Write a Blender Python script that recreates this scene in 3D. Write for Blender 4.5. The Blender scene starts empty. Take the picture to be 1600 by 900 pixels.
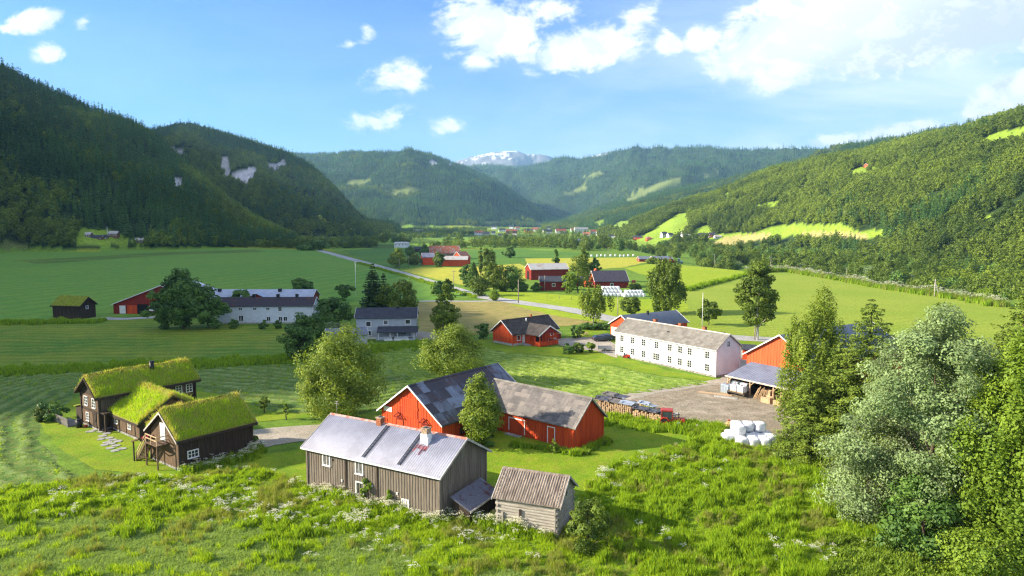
import bpy, math, random
import numpy as np
from mathutils import Vector, Matrix

R = math.radians
rnd = random.Random(7)
rng = np.random.default_rng(11)
SC = bpy.context.scene
COL = SC.collection

# ------------------------------------------------------------------ camera
F, CH, HY = 1100.0, 29.0, 345.0          # focal length in photo pixels, camera height, horizon row
PITCH = math.atan((450.0 - HY) / F)
cd = bpy.data.cameras.new('camera')
cam = bpy.data.objects.new('camera', cd)
COL.objects.link(cam)
cd.sensor_width = 36.0
cd.lens = 36.0 * F / 1600.0
cd.clip_start, cd.clip_end = 0.5, 60000.0
cam.location = (0, 0, CH)
cam.rotation_euler = (math.pi / 2 - PITCH, 0, 0)
SC.camera = cam

# ------------------------------------------------------------------ sun, sky, exposure
SUN_EL, SUN_AZ = 24.0, -92.0             # degrees; azimuth measured from +Y towards +X
sd = bpy.data.lights.new('sun', 'SUN')
sd.energy, sd.angle, sd.color = 5.0, R(0.5), (1.0, 0.89, 0.72)
sun = bpy.data.objects.new('sun', sd)
COL.objects.link(sun)
sdir = Vector((math.sin(R(SUN_AZ)) * math.cos(R(SUN_EL)), math.cos(R(SUN_AZ)) * math.cos(R(SUN_EL)), math.sin(R(SUN_EL))))
sun.rotation_euler = sdir.to_track_quat('Z', 'Y').to_euler()
vs = SC.view_settings
vs.view_transform, vs.look, vs.exposure, vs.gamma = 'Standard', 'None', 1.45, 1.0
vs.use_curve_mapping = False
SC.cycles.max_bounces = 6
SC.cycles.diffuse_bounces = 2
SC.cycles.glossy_bounces = 2
SC.cycles.transmission_bounces = 3
SC.cycles.transparent_max_bounces = 6
SC.cycles.volume_bounces = 0
SC.cycles.use_denoising = True
SC.cycles.denoising_prefilter = 'NONE'
SC.cycles.filter_width = 1.25
SC.cycles.use_adaptive_sampling = False
SC.cycles.sample_clamp_indirect = 3.0
SC.cycles.use_light_tree = False


class NT:
    """tiny helper to write node graphs"""
    def __init__(s, tree):
        s.t = tree; s.n = tree.nodes; s.l = tree.links
    def add(s, typ, **kw):
        n = s.n.new(typ)
        for k, v in kw.items(): setattr(n, k, v)
        return n
    def link(s, a, b): s.l.new(a, b)
    def put(s, sock, v):
        if hasattr(v, 'links') or isinstance(v, bpy.types.NodeSocket): s.l.new(v, sock)
        else: sock.default_value = v
    def math(s, op, a, b=0.0, c=None, clamp=False):
        n = s.add('ShaderNodeMath', operation=op, use_clamp=clamp)
        s.put(n.inputs[0], a); s.put(n.inputs[1], b)
        if c is not None: s.put(n.inputs[2], c)
        return n.outputs[0]
    def vmath(s, op, a, b=(0, 0, 0)):
        n = s.add('ShaderNodeVectorMath', operation=op)
        s.put(n.inputs[0], a); s.put(n.inputs[1], b)
        return n.outputs['Value'] if op in ('LENGTH', 'DOT_PRODUCT') else n.outputs[0]
    def noise(s, vec, scale, detail=4, rough=0.55, dist=0.0):
        n = s.add('ShaderNodeTexNoise')
        s.put(n.inputs['Vector'], vec); n.inputs['Scale'].default_value = scale
        n.inputs['Detail'].default_value = detail; n.inputs['Roughness'].default_value = rough
        n.inputs['Distortion'].default_value = dist
        return n.outputs['Fac']
    def ramp(s, v, a, b, c=0.0, d=1.0, smooth=True):
        n = s.add('ShaderNodeMapRange', interpolation_type='SMOOTHSTEP' if smooth else 'LINEAR', clamp=True)
        s.put(n.inputs['Value'], v)
        for k, x in zip(('From Min', 'From Max', 'To Min', 'To Max'), (a, b, c, d)): n.inputs[k].default_value = x
        return n.outputs['Result']
    def mix(s, fac, a, b, mode='MIX'):
        n = s.add('ShaderNodeMix', data_type='RGBA', blend_type=mode)
        s.put(n.inputs[0], fac)
        for i, v in ((6, a), (7, b)):
            if isinstance(v, tuple): n.inputs[i].default_value = (*v[:3], 1)
            else: s.l.new(v, n.inputs[i])
        return n.outputs[2]


def pix_dir(px, py):
    cx, cv = (px - 800.0) / F, (450.0 - py) / F
    cp, sp = math.cos(PITCH), math.sin(PITCH)
    return np.array((cx, cp + cv * sp, -sp + cv * cp))

def G(px, py, z=0.0):
    """the point at height z seen at photo pixel px, py"""
    d = pix_dir(px, py); k = (z - CH) / d[2]
    return Vector((d[0] * k, d[1] * k, z))

def project(x, y, z):
    cp, sp = math.cos(PITCH), math.sin(PITCH)
    zz = z - CH
    dep = y * cp - zz * sp
    dep = np.where(np.abs(dep) < 1e-3, 1e-3, dep)
    return 800 + F * x / dep, 450 - F * (y * sp + zz * cp) / dep, dep


def world_sky():
    w = bpy.data.worlds.new('World'); SC.world = w; w.use_nodes = True
    t = NT(w.node_tree); t.n.clear()
    sky = t.add('ShaderNodeTexSky', sky_type='NISHITA')
    sky.sun_disc = False
    sky.sun_elevation = R(SUN_EL); sky.sun_rotation = R(SUN_AZ)
    sky.altitude = 100; sky.air_density = 1.0; sky.dust_density = 0.25; sky.ozone_density = 3.0
    tc = t.add('ShaderNodeTexCoord')
    sep = t.add('ShaderNodeSeparateXYZ'); t.link(tc.outputs['Generated'], sep.inputs[0])
    yy = t.math('MAXIMUM', sep.outputs[1], 0.05)
    u = t.math('DIVIDE', sep.outputs[0], yy); v = t.math('DIVIDE', sep.outputs[2], yy)
    cmb = t.add('ShaderNodeCombineXYZ'); t.link(u, cmb.inputs[0]); t.link(v, cmb.inputs[1])
    uv = cmb.outputs[0]
    # cumulus: a few puffs, each a soft ellipse of directions torn open by noise
    blobs = [  # px, py, half width, half height, turn, weight
        (770, 40, 85, 55, 0, 1.0), (905, 78, 105, 36, 8, 1.0), (995, 34, 42, 28, 30, .55), (850, 20, 70, 22, 0, .55), (745, 85, 50, 22, 0, .6),
        (1045, 66, 24, 22, 0, .75), (1100, 60, 36, 22, 0, .75), (1140, 76, 30, 22, 0, .6),
        (1290, 45, 170, 75, 18, 1.5), (1420, 5, 260, 95, 14, 1.7), (1560, -30, 260, 100, 8, 1.8), (1180, 88, 80, 36, 10, 1.2),
        (1590, 162, 90, 46, 24, 1.4), (1420, 208, 120, 18, 10, .70), (1290, 222, 90, 13, 4, .55),
        (625, 120, 64, 26, 8, .62), (590, 188, 60, 20, 6, .58), (697, 198, 36, 16, 14, .5),
        (575, 52, 16, 13, 70, .45), (556, 68, 30, 7, 10, .42), (52, 34, 46, 18, 10, .85), (8, 45, 20, 10, 0, .55), (130, 36, 22, 12, 20, .5), (80, 82, 28, 18, 0, .62)]
    dens = None
    for px, py, rx, ry, ang, wgt in blobs:
        d = pix_dir(px, py)
        m = t.add('ShaderNodeMapping', vector_type='TEXTURE')
        t.link(uv, m.inputs[0])
        m.inputs['Location'].default_value = (d[0] / d[1], d[2] / d[1], 0)
        m.inputs['Rotation'].default_value = (0, 0, R(ang))
        m.inputs['Scale'].default_value = (rx / F * 1.25, ry / F * 1.25, 1)
        ln = t.vmath('LENGTH', m.outputs[0])
        b = t.math('MULTIPLY', t.math('SUBTRACT', 1.0, ln), wgt)
        dens = b if dens is None else t.math('SMOOTH_MAX', dens, b, 0.12)
    st = t.add('ShaderNodeMapping'); t.link(uv, st.inputs[0]); st.inputs['Scale'].default_value = (1, 1.5, 1)
    n1 = t.noise(st.outputs[0], 13.0, 10, 0.66, 0.5)
    n2 = t.noise(st.outputs[0], 38.0, 6, 0.62, 0.3)
    puff = t.math('ADD', t.math('MULTIPLY', t.math('SUBTRACT', n1, 0.5), 2.6), t.math('MULTIPLY', t.math('SUBTRACT', n2, 0.5), 1.2))
    dd = t.math('ADD', t.math('MINIMUM', t.math('MULTIPLY', dens, 1.5), 1.3), puff)
    mask = t.math('MULTIPLY', t.ramp(dd, 0.12, 0.78), t.ramp(dens, -0.15, 0.30))
    # the same noise sampled towards the sun tells which side of a puff is lit
    off = t.vmath('ADD', st.outputs[0], (-0.02, 0.035, 0))
    n3 = t.noise(off, 13.0, 6, 0.6, 0.5)
    lit = t.ramp(t.math('SUBTRACT', n1, n3), -0.14, 0.12)
    lit = t.math('MAXIMUM', lit, t.math('MULTIPLY', t.ramp(dens, 0.5, 1.1), 0.6))
    far_r = t.ramp(t.math('SUBTRACT', u, t.math('MULTIPLY', v, 0.9)), 0.12, 0.45, 0.0, 1.0)
    base = t.mix(far_r, (4.5, 4.9, 5.4), (3.7, 4.1, 4.6))
    edge = t.math('SUBTRACT', v, t.math('MULTIPLY_ADD', u, 0.16, 0.165))
    lit = t.math('SUBTRACT', lit, t.math('MULTIPLY', far_r, t.math('MULTIPLY', t.ramp(edge, 0.11, 0.01, 0.0, 0.9), t.ramp(edge, -0.05, -0.01))), clamp=True)
    cc = t.mix(lit, base, (6.1, 6.1, 6.1))
    # thin high veil, drawn out along one direction
    ci = t.add('ShaderNodeMapping'); t.link(uv, ci.inputs[0]); ci.inputs['Rotation'].default_value = (0, 0, R(-14)); ci.inputs['Scale'].default_value = (1.2, 5.0, 1)
    c1 = t.noise(ci.outputs[0], 2.2, 8, 0.6, 0.4)
    veil_r = t.ramp(t.math('SUBTRACT', u, t.math('MULTIPLY', v, 0.6)), -0.35, 0.45, 0.15, 1.0)
    veil_v = t.math('MULTIPLY', t.ramp(v, 0.42, 0.20), t.ramp(sep.outputs[1], 0.0, 0.3))
    veil = t.math('MULTIPLY', t.math('MULTIPLY', t.ramp(c1, 0.28, 0.70, 0.25, 1.0), veil_r), veil_v)
    hor = t.ramp(v, 0.15, 0.0, 0.0, 0.35)
    tint = t.mix(1.0, sky.outputs[0], (0.38, 0.66, 1.10), 'MULTIPLY')
    s1 = t.mix(hor, tint, (3.6, 4.3, 5.0))
    s2 = t.mix(t.math('MULTIPLY', veil, 0.95), s1, (4.9, 5.4, 6.0))
    s3 = t.mix(t.math('MULTIPLY', mask, t.ramp(sep.outputs[1], 0.0, 0.3)), s2, cc)
    # bright broken cloud added out of view, behind and above, to raise the fill
    bk = t.math('MULTIPLY', t.ramp(t.noise(tc.outputs['Generated'], 2.6, 7, 0.6, 0.4), 0.44, 0.60), t.ramp(sep.outputs[2], 0.06, 0.30))
    bk = t.math('MULTIPLY', bk, t.math('MAXIMUM', t.ramp(sep.outputs[1], 0.30, -0.10), t.ramp(sep.outputs[2], 0.45, 0.6)))
    s3 = t.mix(bk, s3, (7.5, 7.5, 7.6))
    bg = t.add('ShaderNodeBackground'); bg.inputs[1].default_value = 0.081
    t.link(s3, bg.inputs[0])
    out = t.add('ShaderNodeOutputWorld'); t.link(bg.outputs[0], out.inputs[0])
    w.cycles.sampling_method = 'MANUAL'; w.cycles.sample_map_resolution = 1024
world_sky()

# ------------------------------------------------------------------ noise and masks in numpy
def _hash(ix, iy, seed):
    h = (ix.astype(np.int64) * 374761393 + iy.astype(np.int64) * 668265263 + seed * 974711) & 0xffffffff
    h = ((h ^ (h >> 13)) * 1274126177) & 0xffffffff
    h = h ^ (h >> 16)
    return h / 4294967295.0

def vnoise(x, y, seed=0):
    x = np.asarray(x, float); y = np.asarray(y, float)
    ix, iy = np.floor(x), np.floor(y); fx, fy = x - ix, y - iy
    fx = fx * fx * (3 - 2 * fx); fy = fy * fy * (3 - 2 * fy)
    a = _hash(ix, iy, seed); b = _hash(ix + 1, iy, seed); c = _hash(ix, iy + 1, seed); d = _hash(ix + 1, iy + 1, seed)
    return (a * (1 - fx) + b * fx) * (1 - fy) + (c * (1 - fx) + d * fx) * fy

def fbm(x, y, seed=0, octs=4, gain=0.5):
    s = 0.0; a = 1.0; tot = 0.0
    for k in range(octs):
        s = s + a * vnoise(np.asarray(x) * 2 ** k, np.asarray(y) * 2 ** k, seed + k * 17); tot += a; a *= gain
    return s / tot

def inpoly(px, py, poly):
    px = np.asarray(px, float); py = np.asarray(py, float)
    ins = np.zeros(px.shape, bool); n = len(poly)
    for i in range(n):
        x1, y1 = poly[i]; x2, y2 = poly[(i + 1) % n]
        if y1 == y2: continue
        c = ((y1 > py) != (y2 > py)) & (px < (x2 - x1) * (py - y1) / (y2 - y1) + x1)
        ins ^= c
    return ins

def sstep(a, b, x):
    t = np.clip((x - a) / (b - a), 0, 1); return t * t * (3 - 2 * t)

# ------------------------------------------------------------------ object helpers
def tag(o, label=None, cat=None, group=None, kind=None):
    if label: o['label'] = label
    if cat: o['category'] = cat
    if group: o['group'] = group
    if kind: o['kind'] = kind
    return o

def empty(name, loc=(0, 0, 0), rz=0.0, label=None, cat=None, group=None, parent=None):
    o = bpy.data.objects.new(name, None); COL.objects.link(o)
    o.location = loc; o.rotation_euler = (0, 0, rz); o.empty_display_size = 0.5
    if parent: o.parent = parent
    return tag(o, label, cat, group)

def link_mesh(name, me, parent=None, mats=()):
    for m in mats: me.materials.append(m)
    o = bpy.data.objects.new(name, me); COL.objects.link(o)
    if parent: o.parent = parent
    return o

def np_mesh(name, V, Fc, mats=(), attrs=None, smooth=False, matidx=None):
    V = np.asarray(V, np.float32); Fc = np.asarray(Fc, np.int32)
    me = bpy.data.meshes.new(name)
    me.vertices.add(len(V)); me.vertices.foreach_set('co', V.ravel())
    nf, k = Fc.shape
    me.loops.add(nf * k); me.loops.foreach_set('vertex_index', Fc.ravel())
    me.polygons.add(nf); me.polygons.foreach_set('loop_start', np.arange(nf, dtype=np.int32) * k)
    me.polygons.foreach_set('use_smooth', np.full(nf, smooth, bool))
    if matidx is not None: me.polygons.foreach_set('material_index', np.asarray(matidx, np.int32))
    me.update(calc_edges=True)
    for an, (typ, dom, data) in (attrs or {}).items():
        a = me.attributes.new(an, typ, dom)
        a.data.foreach_set({'FLOAT': 'value', 'INT': 'value', 'FLOAT_VECTOR': 'vector', 'FLOAT_COLOR': 'color'}[typ], np.asarray(data, np.float32 if typ != 'INT' else np.int32).ravel())
    for m in mats: me.materials.append(m)
    return me

class MB:
    """collects shapes, several materials, builds ONE mesh"""
    def __init__(s): s.v = []; s.f = []; s.m = []; s.sm = []
    def face(s, pts, m=0, smooth=False):
        b = len(s.v); s.v.extend(tuple(p) for p in pts); s.f.append(tuple(range(b, b + len(pts)))); s.m.append(m); s.sm.append(smooth)
    def box(s, x0, x1, y0, y1, z0, z1, m=0, M=None):
        c = [Vector((x, y, z)) for z in (z0, z1) for y in (y0, y1) for x in (x0, x1)]
        if M is not None: c = [M @ p for p in c]
        b = len(s.v); s.v.extend(tuple(p) for p in c)
        for f in ((0, 2, 3, 1), (4, 5, 7, 6), (0, 1, 5, 4), (2, 6, 7, 3), (0, 4, 6, 2), (1, 3, 7, 5)):
            s.f.append(tuple(b + i for i in f)); s.m.append(m); s.sm.append(False)
    def bar(s, a, b, w, h=None, m=0):
        """square bar from a to b"""
        a = Vector(a); b = Vector(b); d = (b - a)
        if d.length < 1e-6: return
        q = d.to_track_quat('X', 'Z').to_matrix().to_4x4(); q.translation = a
        h = h or w
        s.box(0, d.length, -w / 2, w / 2, -h / 2, h / 2, m, q)
    def tube(s, a, b, r0, r1=None, n=8, m=0, caps=True):
        a = Vector(a); b = Vector(b); d = b - a; r1 = r0 if r1 is None else r1
        if d.length < 1e-6: return
        q = d.to_track_quat('Z', 'Y')
        base = len(s.v)
        for P, r in ((a, r0), (b, r1)):
            for i in range(n):
                an = 2 * math.pi * i / n
                s.v.append(tuple(P + q @ Vector((math.cos(an) * r, math.sin(an) * r, 0))))
        for i in range(n):
            j = (i + 1) % n
            s.f.append((base + i, base + j, base + n + j, base + n + i)); s.m.append(m); s.sm.append(True)
        if caps:
            s.f.append(tuple(base + i for i in range(n))[::-1]); s.m.append(m); s.sm.append(False)
            s.f.append(tuple(base + n + i for i in range(n))); s.m.append(m); s.sm.append(False)
    def prism(s, prof, x0, x1, m=0, axis='x'):
        """profile in (y, z), pulled along x (counter-clockwise seen from +x)"""
        n = len(prof)
        P = (lambda a, p: (a, p[0], p[1])) if axis == 'x' else (lambda a, p: (p[0], a, p[1]))
        b = len(s.v)
        s.v.extend(P(x0, p) for p in prof); s.v.extend(P(x1, p) for p in prof)
        for i in range(n):
            j = (i + 1) % n
            s.f.append((b + i, b + j, b + n + j, b + n + i)); s.m.append(m); s.sm.append(False)
        s.f.append(tuple(b + i for i in range(n))[::-1]); s.m.append(m); s.sm.append(False)
        s.f.append(tuple(b + n + i for i in range(n))); s.m.append(m); s.sm.append(False)
    def build(s, name, mats, parent=None, loc=None, rz=0.0):
        if not isinstance(mats, (list, tuple)): mats = [mats]
        me = bpy.data.meshes.new(name)
        me.from_pydata(s.v, [], s.f)
        me.polygons.foreach_set('material_index', s.m); me.polygons.foreach_set('use_smooth', s.sm)
        me.update()
        o = link_mesh(name, me, parent, mats)
        if loc is not None: o.location = loc
        o.rotation_euler = (0, 0, rz)
        return o

def kids(o): return [c for c in COL.objects if c.parent == o]

def copy_tree(o, loc=None, rz=None, scale=None, label=None, parts=None):
    c = o.copy(); COL.objects.link(c)
    if loc is not None: c.location = loc
    if rz is not None: c.rotation_euler = (0, 0, rz)
    if scale is not None: c.scale = scale if hasattr(scale, '__len__') else (scale,) * 3
    if label: c['label'] = label
    for k in (parts if parts is not None else kids(o)):
        d = k.copy(); COL.objects.link(d); d.parent = c
    return c

# ------------------------------------------------------------------ materials
def mat(name, col, rough=0.85, var=0.18, scale=1.5, col2=None, metal=0.0, bump=0.0, bscale=8.0, stretch=(1, 1, 1), spec=0.3, detail=5, thr=(0.35, 0.65), coords='Object'):
    m = bpy.data.materials.new(name); m.use_nodes = True
    t = NT(m.node_tree); p = t.n['Principled BSDF']
    tc = t.add('ShaderNodeTexCoord'); mp = t.add('ShaderNodeMapping'); mp.inputs['Scale'].default_value = stretch
    if coords == 'World':
        g = t.add('ShaderNodeNewGeometry'); t.link(g.outputs['Position'], mp.inputs[0])
    else: t.link(tc.outputs[coords], mp.inputs[0])
    n = t.noise(mp.outputs[0], scale, detail, 0.6)
    c2 = col2 if col2 else tuple(x * (1 - var * 1.6) for x in col)
    c1 = col if col2 else tuple(min(1, x * (1 + var)) for x in col)
    c = t.mix(t.ramp(n, *thr), c1, c2)
    n2 = t.noise(mp.outputs[0], scale * 9, 3, 0.6)
    c = t.mix(t.ramp(n2, 0.3, 0.7, 0, 0.35 * min(1, var * 4)), c, (0, 0, 0))
    t.link(c, p.inputs['Base Color'])
    p.inputs['Roughness'].default_value = rough; p.inputs['Metallic'].default_value = metal
    p.inputs['Specular IOR Level'].default_value = spec
    if bump:
        b = t.add('ShaderNodeBump'); b.inputs['Strength'].default_value = 1.0; b.inputs['Distance'].default_value = bump
        t.link(t.noise(mp.outputs[0], bscale, 4, 0.6), b.inputs['Height']); t.link(b.outputs[0], p.inputs['Normal'])
    return m

def leaf_mat(name, ca, cb, transl=0.35, spec=0.25, rand=False, under=None):
    """two-sided leaves: colour runs between ca and cb with the clump's own tint"""
    m = bpy.data.materials.new(name); m.use_nodes = True
    t = NT(m.node_tree); t.n.clear()
    if rand:
        oi = t.add('ShaderNodeObjectInfo'); g = t.add('ShaderNodeNewGeometry')
        n = t.noise(g.outputs['Position'], 0.012, 3, 0.6)
        n2 = t.noise(g.outputs['Position'], 0.003, 2, 0.5)
        f = t.math('ADD', t.math('MULTIPLY', t.math('POWER', oi.outputs['Random'], 1.3), 0.38), t.math('ADD', t.ramp(n, 0.38, 0.62, 0, 0.28), t.ramp(n2, 0.4, 0.6, 0, 0.22)))
    else:
        a = t.add('ShaderNodeAttribute', attribute_name='tint'); f = a.outputs['Fac']
    c = t.mix(f, ca, cb)
    if under:
        g2 = t.add('ShaderNodeNewGeometry'); c = t.mix(t.math('MULTIPLY', g2.outputs['Backfacing'], 0.8), c, under)
    d = t.add('ShaderNodeBsdfPrincipled'); t.link(c, d.inputs['Base Color']); d.inputs['Roughness'].default_value = 0.55
    d.inputs['Specular IOR Level'].default_value = spec
    tr = t.add('ShaderNodeBsdfTranslucent'); c2 = t.mix(1.0, c, (1.25, 1.15, 0.55), 'MULTIPLY'); t.link(c2, tr.inputs[0])
    mx = t.add('ShaderNodeMixShader'); mx.inputs[0].default_value = transl
    t.link(d.outputs[0], mx.inputs[1]); t.link(tr.outputs[0], mx.inputs[2])
    o = t.add('ShaderNodeOutputMaterial'); t.link(mx.outputs[0], o.inputs[0])
    return m
# ------------------------------------------------------------------ terrain: one sheet in polar layout, hills from crest and foot lines
def row(px, py, rc, rf, tree=11.0):
    d = pix_dir(px, py); hr = math.hypot(d[0], d[1])
    return (math.degrees(math.atan2(d[0], d[1])), CH + d[2] / hr * rc - tree, rc, rf)

LAYERS = [
    dict(id=1, amp=30, pw=1.15, rows=[(-180, 20, 1300, 800), (-140, 150, 1200, 800), (-112, 265, 1050, 640), (-97, 338, 925, 600), (-90, 340, 905, 590), (-84.5, 352, 905, 590), (-82.8, 396, 905, 590), (-80, 394, 908, 592), (-77, 386, 915, 595), (-74, 382, 930, 600), (-60, 376, 1000, 640), (-48, 345, 1120, 680),  # crest left of view: heights shaped to place the shadow edge
        row(-80, 70, 1250, 720), row(0, 103, 1280, 790), row(40, 125, 1270, 800), row(75, 140, 1260, 800), row(130, 165, 1240, 800), row(185, 179, 1220, 800), row(235, 205, 1200, 800),
        row(300, 262, 1130, 820), row(360, 312, 1060, 820), row(420, 350, 980, 830), row(470, 372, 930, 840), (-15, 0, 900, 850), (-10, -5, 900, 850), (180, -5, 900, 850)]),
    dict(id=2, amp=30, pw=1.1, rows=[(-180, -5, 1900, 1400), (-64, -5, 1900, 1400), (-53, 440, 2000, 1320), (-45, 560, 1950, 1270), (-40, 520, 1900, 1270), row(0, 114, 1850, 1300), row(120, 188, 1820, 1300), row(200, 205, 1780, 1260), row(235, 203, 1760, 1240), row(290, 192, 1740, 1220), row(330, 200, 1720, 1200), row(400, 221, 1660, 1180), row(460, 241, 1600, 1160), row(500, 270, 1540, 1150),  # unseen high mountain left of view, added to keep this ridge shaded
        row(540, 311, 1480, 1170), row(570, 346, 1440, 1200), (-9.6, 12, 1420, 1250), (-8.8, -4, 1400, 1300), (180, -5, 1400, 1300)]),
    dict(id=3, amp=60, pw=1.1, rows=[(-180, -5, 5000, 3600), (-45, 60, 5000, 3600), row(300, 235, 4900, 3200), row(465, 238, 4800, 2900), row(530, 240, 4700, 2700), row(570, 237, 4700, 2600), row(600, 237, 4600, 2550), row(620, 235, 4550, 2520), row(645, 234, 4500, 2500), row(670, 239, 4500, 2500), row(695, 247, 4500, 2500), row(725, 259, 4500, 2500), row(760, 276, 4500, 2550), row(800, 298, 4500, 2700),
        row(840, 325, 4500, 2900), row(880, 345, 4500, 3100), (6, -5, 4500, 3200), (180, -5, 4500, 3200)]),
    dict(id=4, amp=95, pw=1.1, rows=[(-180, -5, 7000, 4200), (-12, -5, 7000, 4300), row(640, 290, 7000, 4400), row(700, 262, 7000, 4300), row(760, 256, 7000, 4300), row(830, 258, 6900, 4200), row(880, 251, 6800, 3900), row(940, 246, 6600, 3600), row(1000, 240, 6400, 3300), row(1080, 235, 6200, 3100), row(1200, 233, 5900, 3000), row(1290, 233, 5600, 2900), row(1400, 232, 5400, 2900),
        row(1600, 225, 5200, 2900), (60, 300, 5200, 2900), (90, 20, 5200, 2900), (180, -5, 5200, 2900)]),
    dict(id=5, amp=55, pw=1.15, rows=[(-180, -5, 3400, 2300), (2, -5, 3400, 2300), row(880, 345, 3500, 2300), row(940, 322, 3500, 2100), row(1000, 303, 3400, 1900), row(1100, 290, 3200, 1800), row(1200, 262, 3000, 1700), row(1290, 238, 2900, 1600), row(1350, 223, 2800, 1500), row(1440, 206, 2700, 1500), row(1500, 195, 2600, 1500), row(1600, 180, 2500, 1500),
        (60, 380, 2400, 1500), (90, 50, 2400, 1500), (180, -5, 2400, 1500)]),
    dict(id=6, amp=26, pw=1.0, rows=[(-180, -5, 1500, 1100), (5, -5, 1500, 1300), row(930, 360, 1550, 1300), row(990, 341, 1550, 1150), row(1050, 319, 1600, 1000), row(1120, 301, 1600, 940), row(1200, 269, 1550, 880), row(1280, 250, 1500, 800), row(1360, 236, 1450, 720), row(1430, 217, 1400, 640), row(1500, 201, 1350, 580), row(1600, 172, 1300, 520), row(1700, 140, 1280, 480),
        (50, 330, 1200, 470), (75, 330, 1200, 500), (110, 150, 1200, 600), (180, -5, 1200, 700)]),
    dict(id=7, amp=60, pw=1.0, rows=[(-180, -5, 11000, 8500), (-7.5, -5, 11000, 8500), row(690, 262, 11000, 8500, 0), row(725, 249, 11000, 8500, 0), row(745, 243, 11000, 8500, 0), row(775, 239, 11000, 8500, 0), row(802, 235, 11000, 8500, 0), row(820, 241, 11000, 8500, 0), row(835, 247, 11000, 8500, 0), row(852, 244, 11000, 8500, 0), row(866, 249, 11000, 8500, 0), row(885, 255, 11000, 8500, 0), row(930, 243, 11000, 8500, 0), row(955, 238, 11000, 8500, 0), row(980, 237, 11000, 8500, 0), row(1010, 247, 11000, 8500, 0),
        (14, -5, 11000, 8500), (180, -5, 11000, 8500)]),
]
for L in LAYERS:
    T = np.array(L['rows'], float)
    # scale each row so that the highest visible point of the profile meets the crest line
    s = np.linspace(0.02, 1, 60)
    sh = np.sin(np.pi / 2 * s) ** L['pw']
    for i in range(len(T)):
        th, zc, rc, rf = T[i]
        if zc > 30:
            want = (zc - CH) / rc
            for _ in range(6):
                got = np.max((T[i, 1] * sh - CH) / (rf + s * (rc - rf)))
                T[i, 1] *= (want + CH / rc) / (got + CH / rc)
    L['T'] = T

_tg = np.linspace(-180, 180, 7201); _k = np.exp(-0.5 * (np.arange(-30, 31) * 0.05 / 0.45) ** 2); _k /= _k.sum()
for L in LAYERS:                                                    # round the kinks between the crest points
    L['G'] = [np.convolve(np.pad(np.interp(_tg, L['T'][:, 0], L['T'][:, j]), 30, 'edge'), _k, 'valid') for j in (1, 2, 3)]

def terrain(x, y):
    """height and layer id (0 = valley floor) at world x, y"""
    x = np.asarray(x, float); y = np.asarray(y, float)
    th = np.degrees(np.arctan2(x, y)); r = np.hypot(x, y)
    z = np.zeros_like(r); lid = np.zeros(r.shape, int)
    n1 = fbm(x / 420, y / 420, 3, 4); n2 = fbm(x / 1100, y / 1100, 9, 3); n3 = fbm(x / 90, y / 90, 5, 3)
    # gentle valley floor relief beyond the farmland, and the river hollow to the right
    far = sstep(900, 2400, r)
    z = z + far * (n2 - 0.5) * 16
    rv = sstep(0, 45, riverside(x, y))
    z = z - 6.0 * rv * (1 - sstep(900, 1300, r))
    # the near knoll the photograph is taken over
    base = z
    for L in LAYERS:
        T = L['T']
        zc, rc, rf = (np.interp(th, _tg, g) for g in L['G'])
        rf = rf * (1 + 0.10 * (fbm(th / 4.0 + 7, th * 0 + L['id'], 21, 3) - 0.5))
        s = np.clip((r - rf) / np.maximum(rc - rf, 1), 0, 1)
        h = zc * np.sin(np.pi / 2 * s) ** L['pw']
        rel = np.clip(zc / 200, 0, 1.4)
        h = h + rel * L['amp'] * np.sin(np.pi * s) * ((n1 - 0.5) * 2.2 + (n3 - 0.5) * 0.6)
        h = h + rel * (n3 - 0.5) * 8 * np.where(s >= 1, 1, s * s)
        if L['id'] == 7: h = h + (fbm(x / 500, y / 500, 31, 6, 0.55) - 0.5) * 170 * s
        h = h * (1 - 0.25 * sstep(0, 2500, r - rc))
        h = np.where(r > rf, base + h, -50)
        m = h > z
        z = np.where(m, h, z); lid = np.where(m & (s > 0.02), L['id'], lid)
    return z, lid

RIV = [G(px, py) for px, py in ((1165, 425), (1230, 421), (1300, 434), (1400, 452), (1500, 466), (1560, 476), (1640, 492), (1760, 515))]
RIVX = np.array([p.x for p in RIV]); RIVY = np.array([p.y for p in RIV])
_o = np.argsort(RIVX); RIVX = RIVX[_o]; RIVY = RIVY[_o]
def riverside(x, y):
    """how far a point lies beyond the far edge of the big hay field (metres, positive on the river side)"""
    return np.where(x > RIVX[0] - 10, y - np.interp(x, RIVX, RIVY) - 10, -50)

def tz(x, y): return float(terrain(np.array([x]), np.array([y]))[0][0])

def hit(px, py):
    """the terrain point seen at a photo pixel"""
    d = pix_dir(px, py)
    k = np.geomspace(45, 14000, 3000)
    z, _ = terrain(d[0] * k, d[1] * k)
    below = np.nonzero(CH + d[2] * k < z)[0]
    i = below[0] if len(below) else len(k) - 1
    return Vector((d[0] * k[i], d[1] * k[i], float(z[i])))

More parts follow.
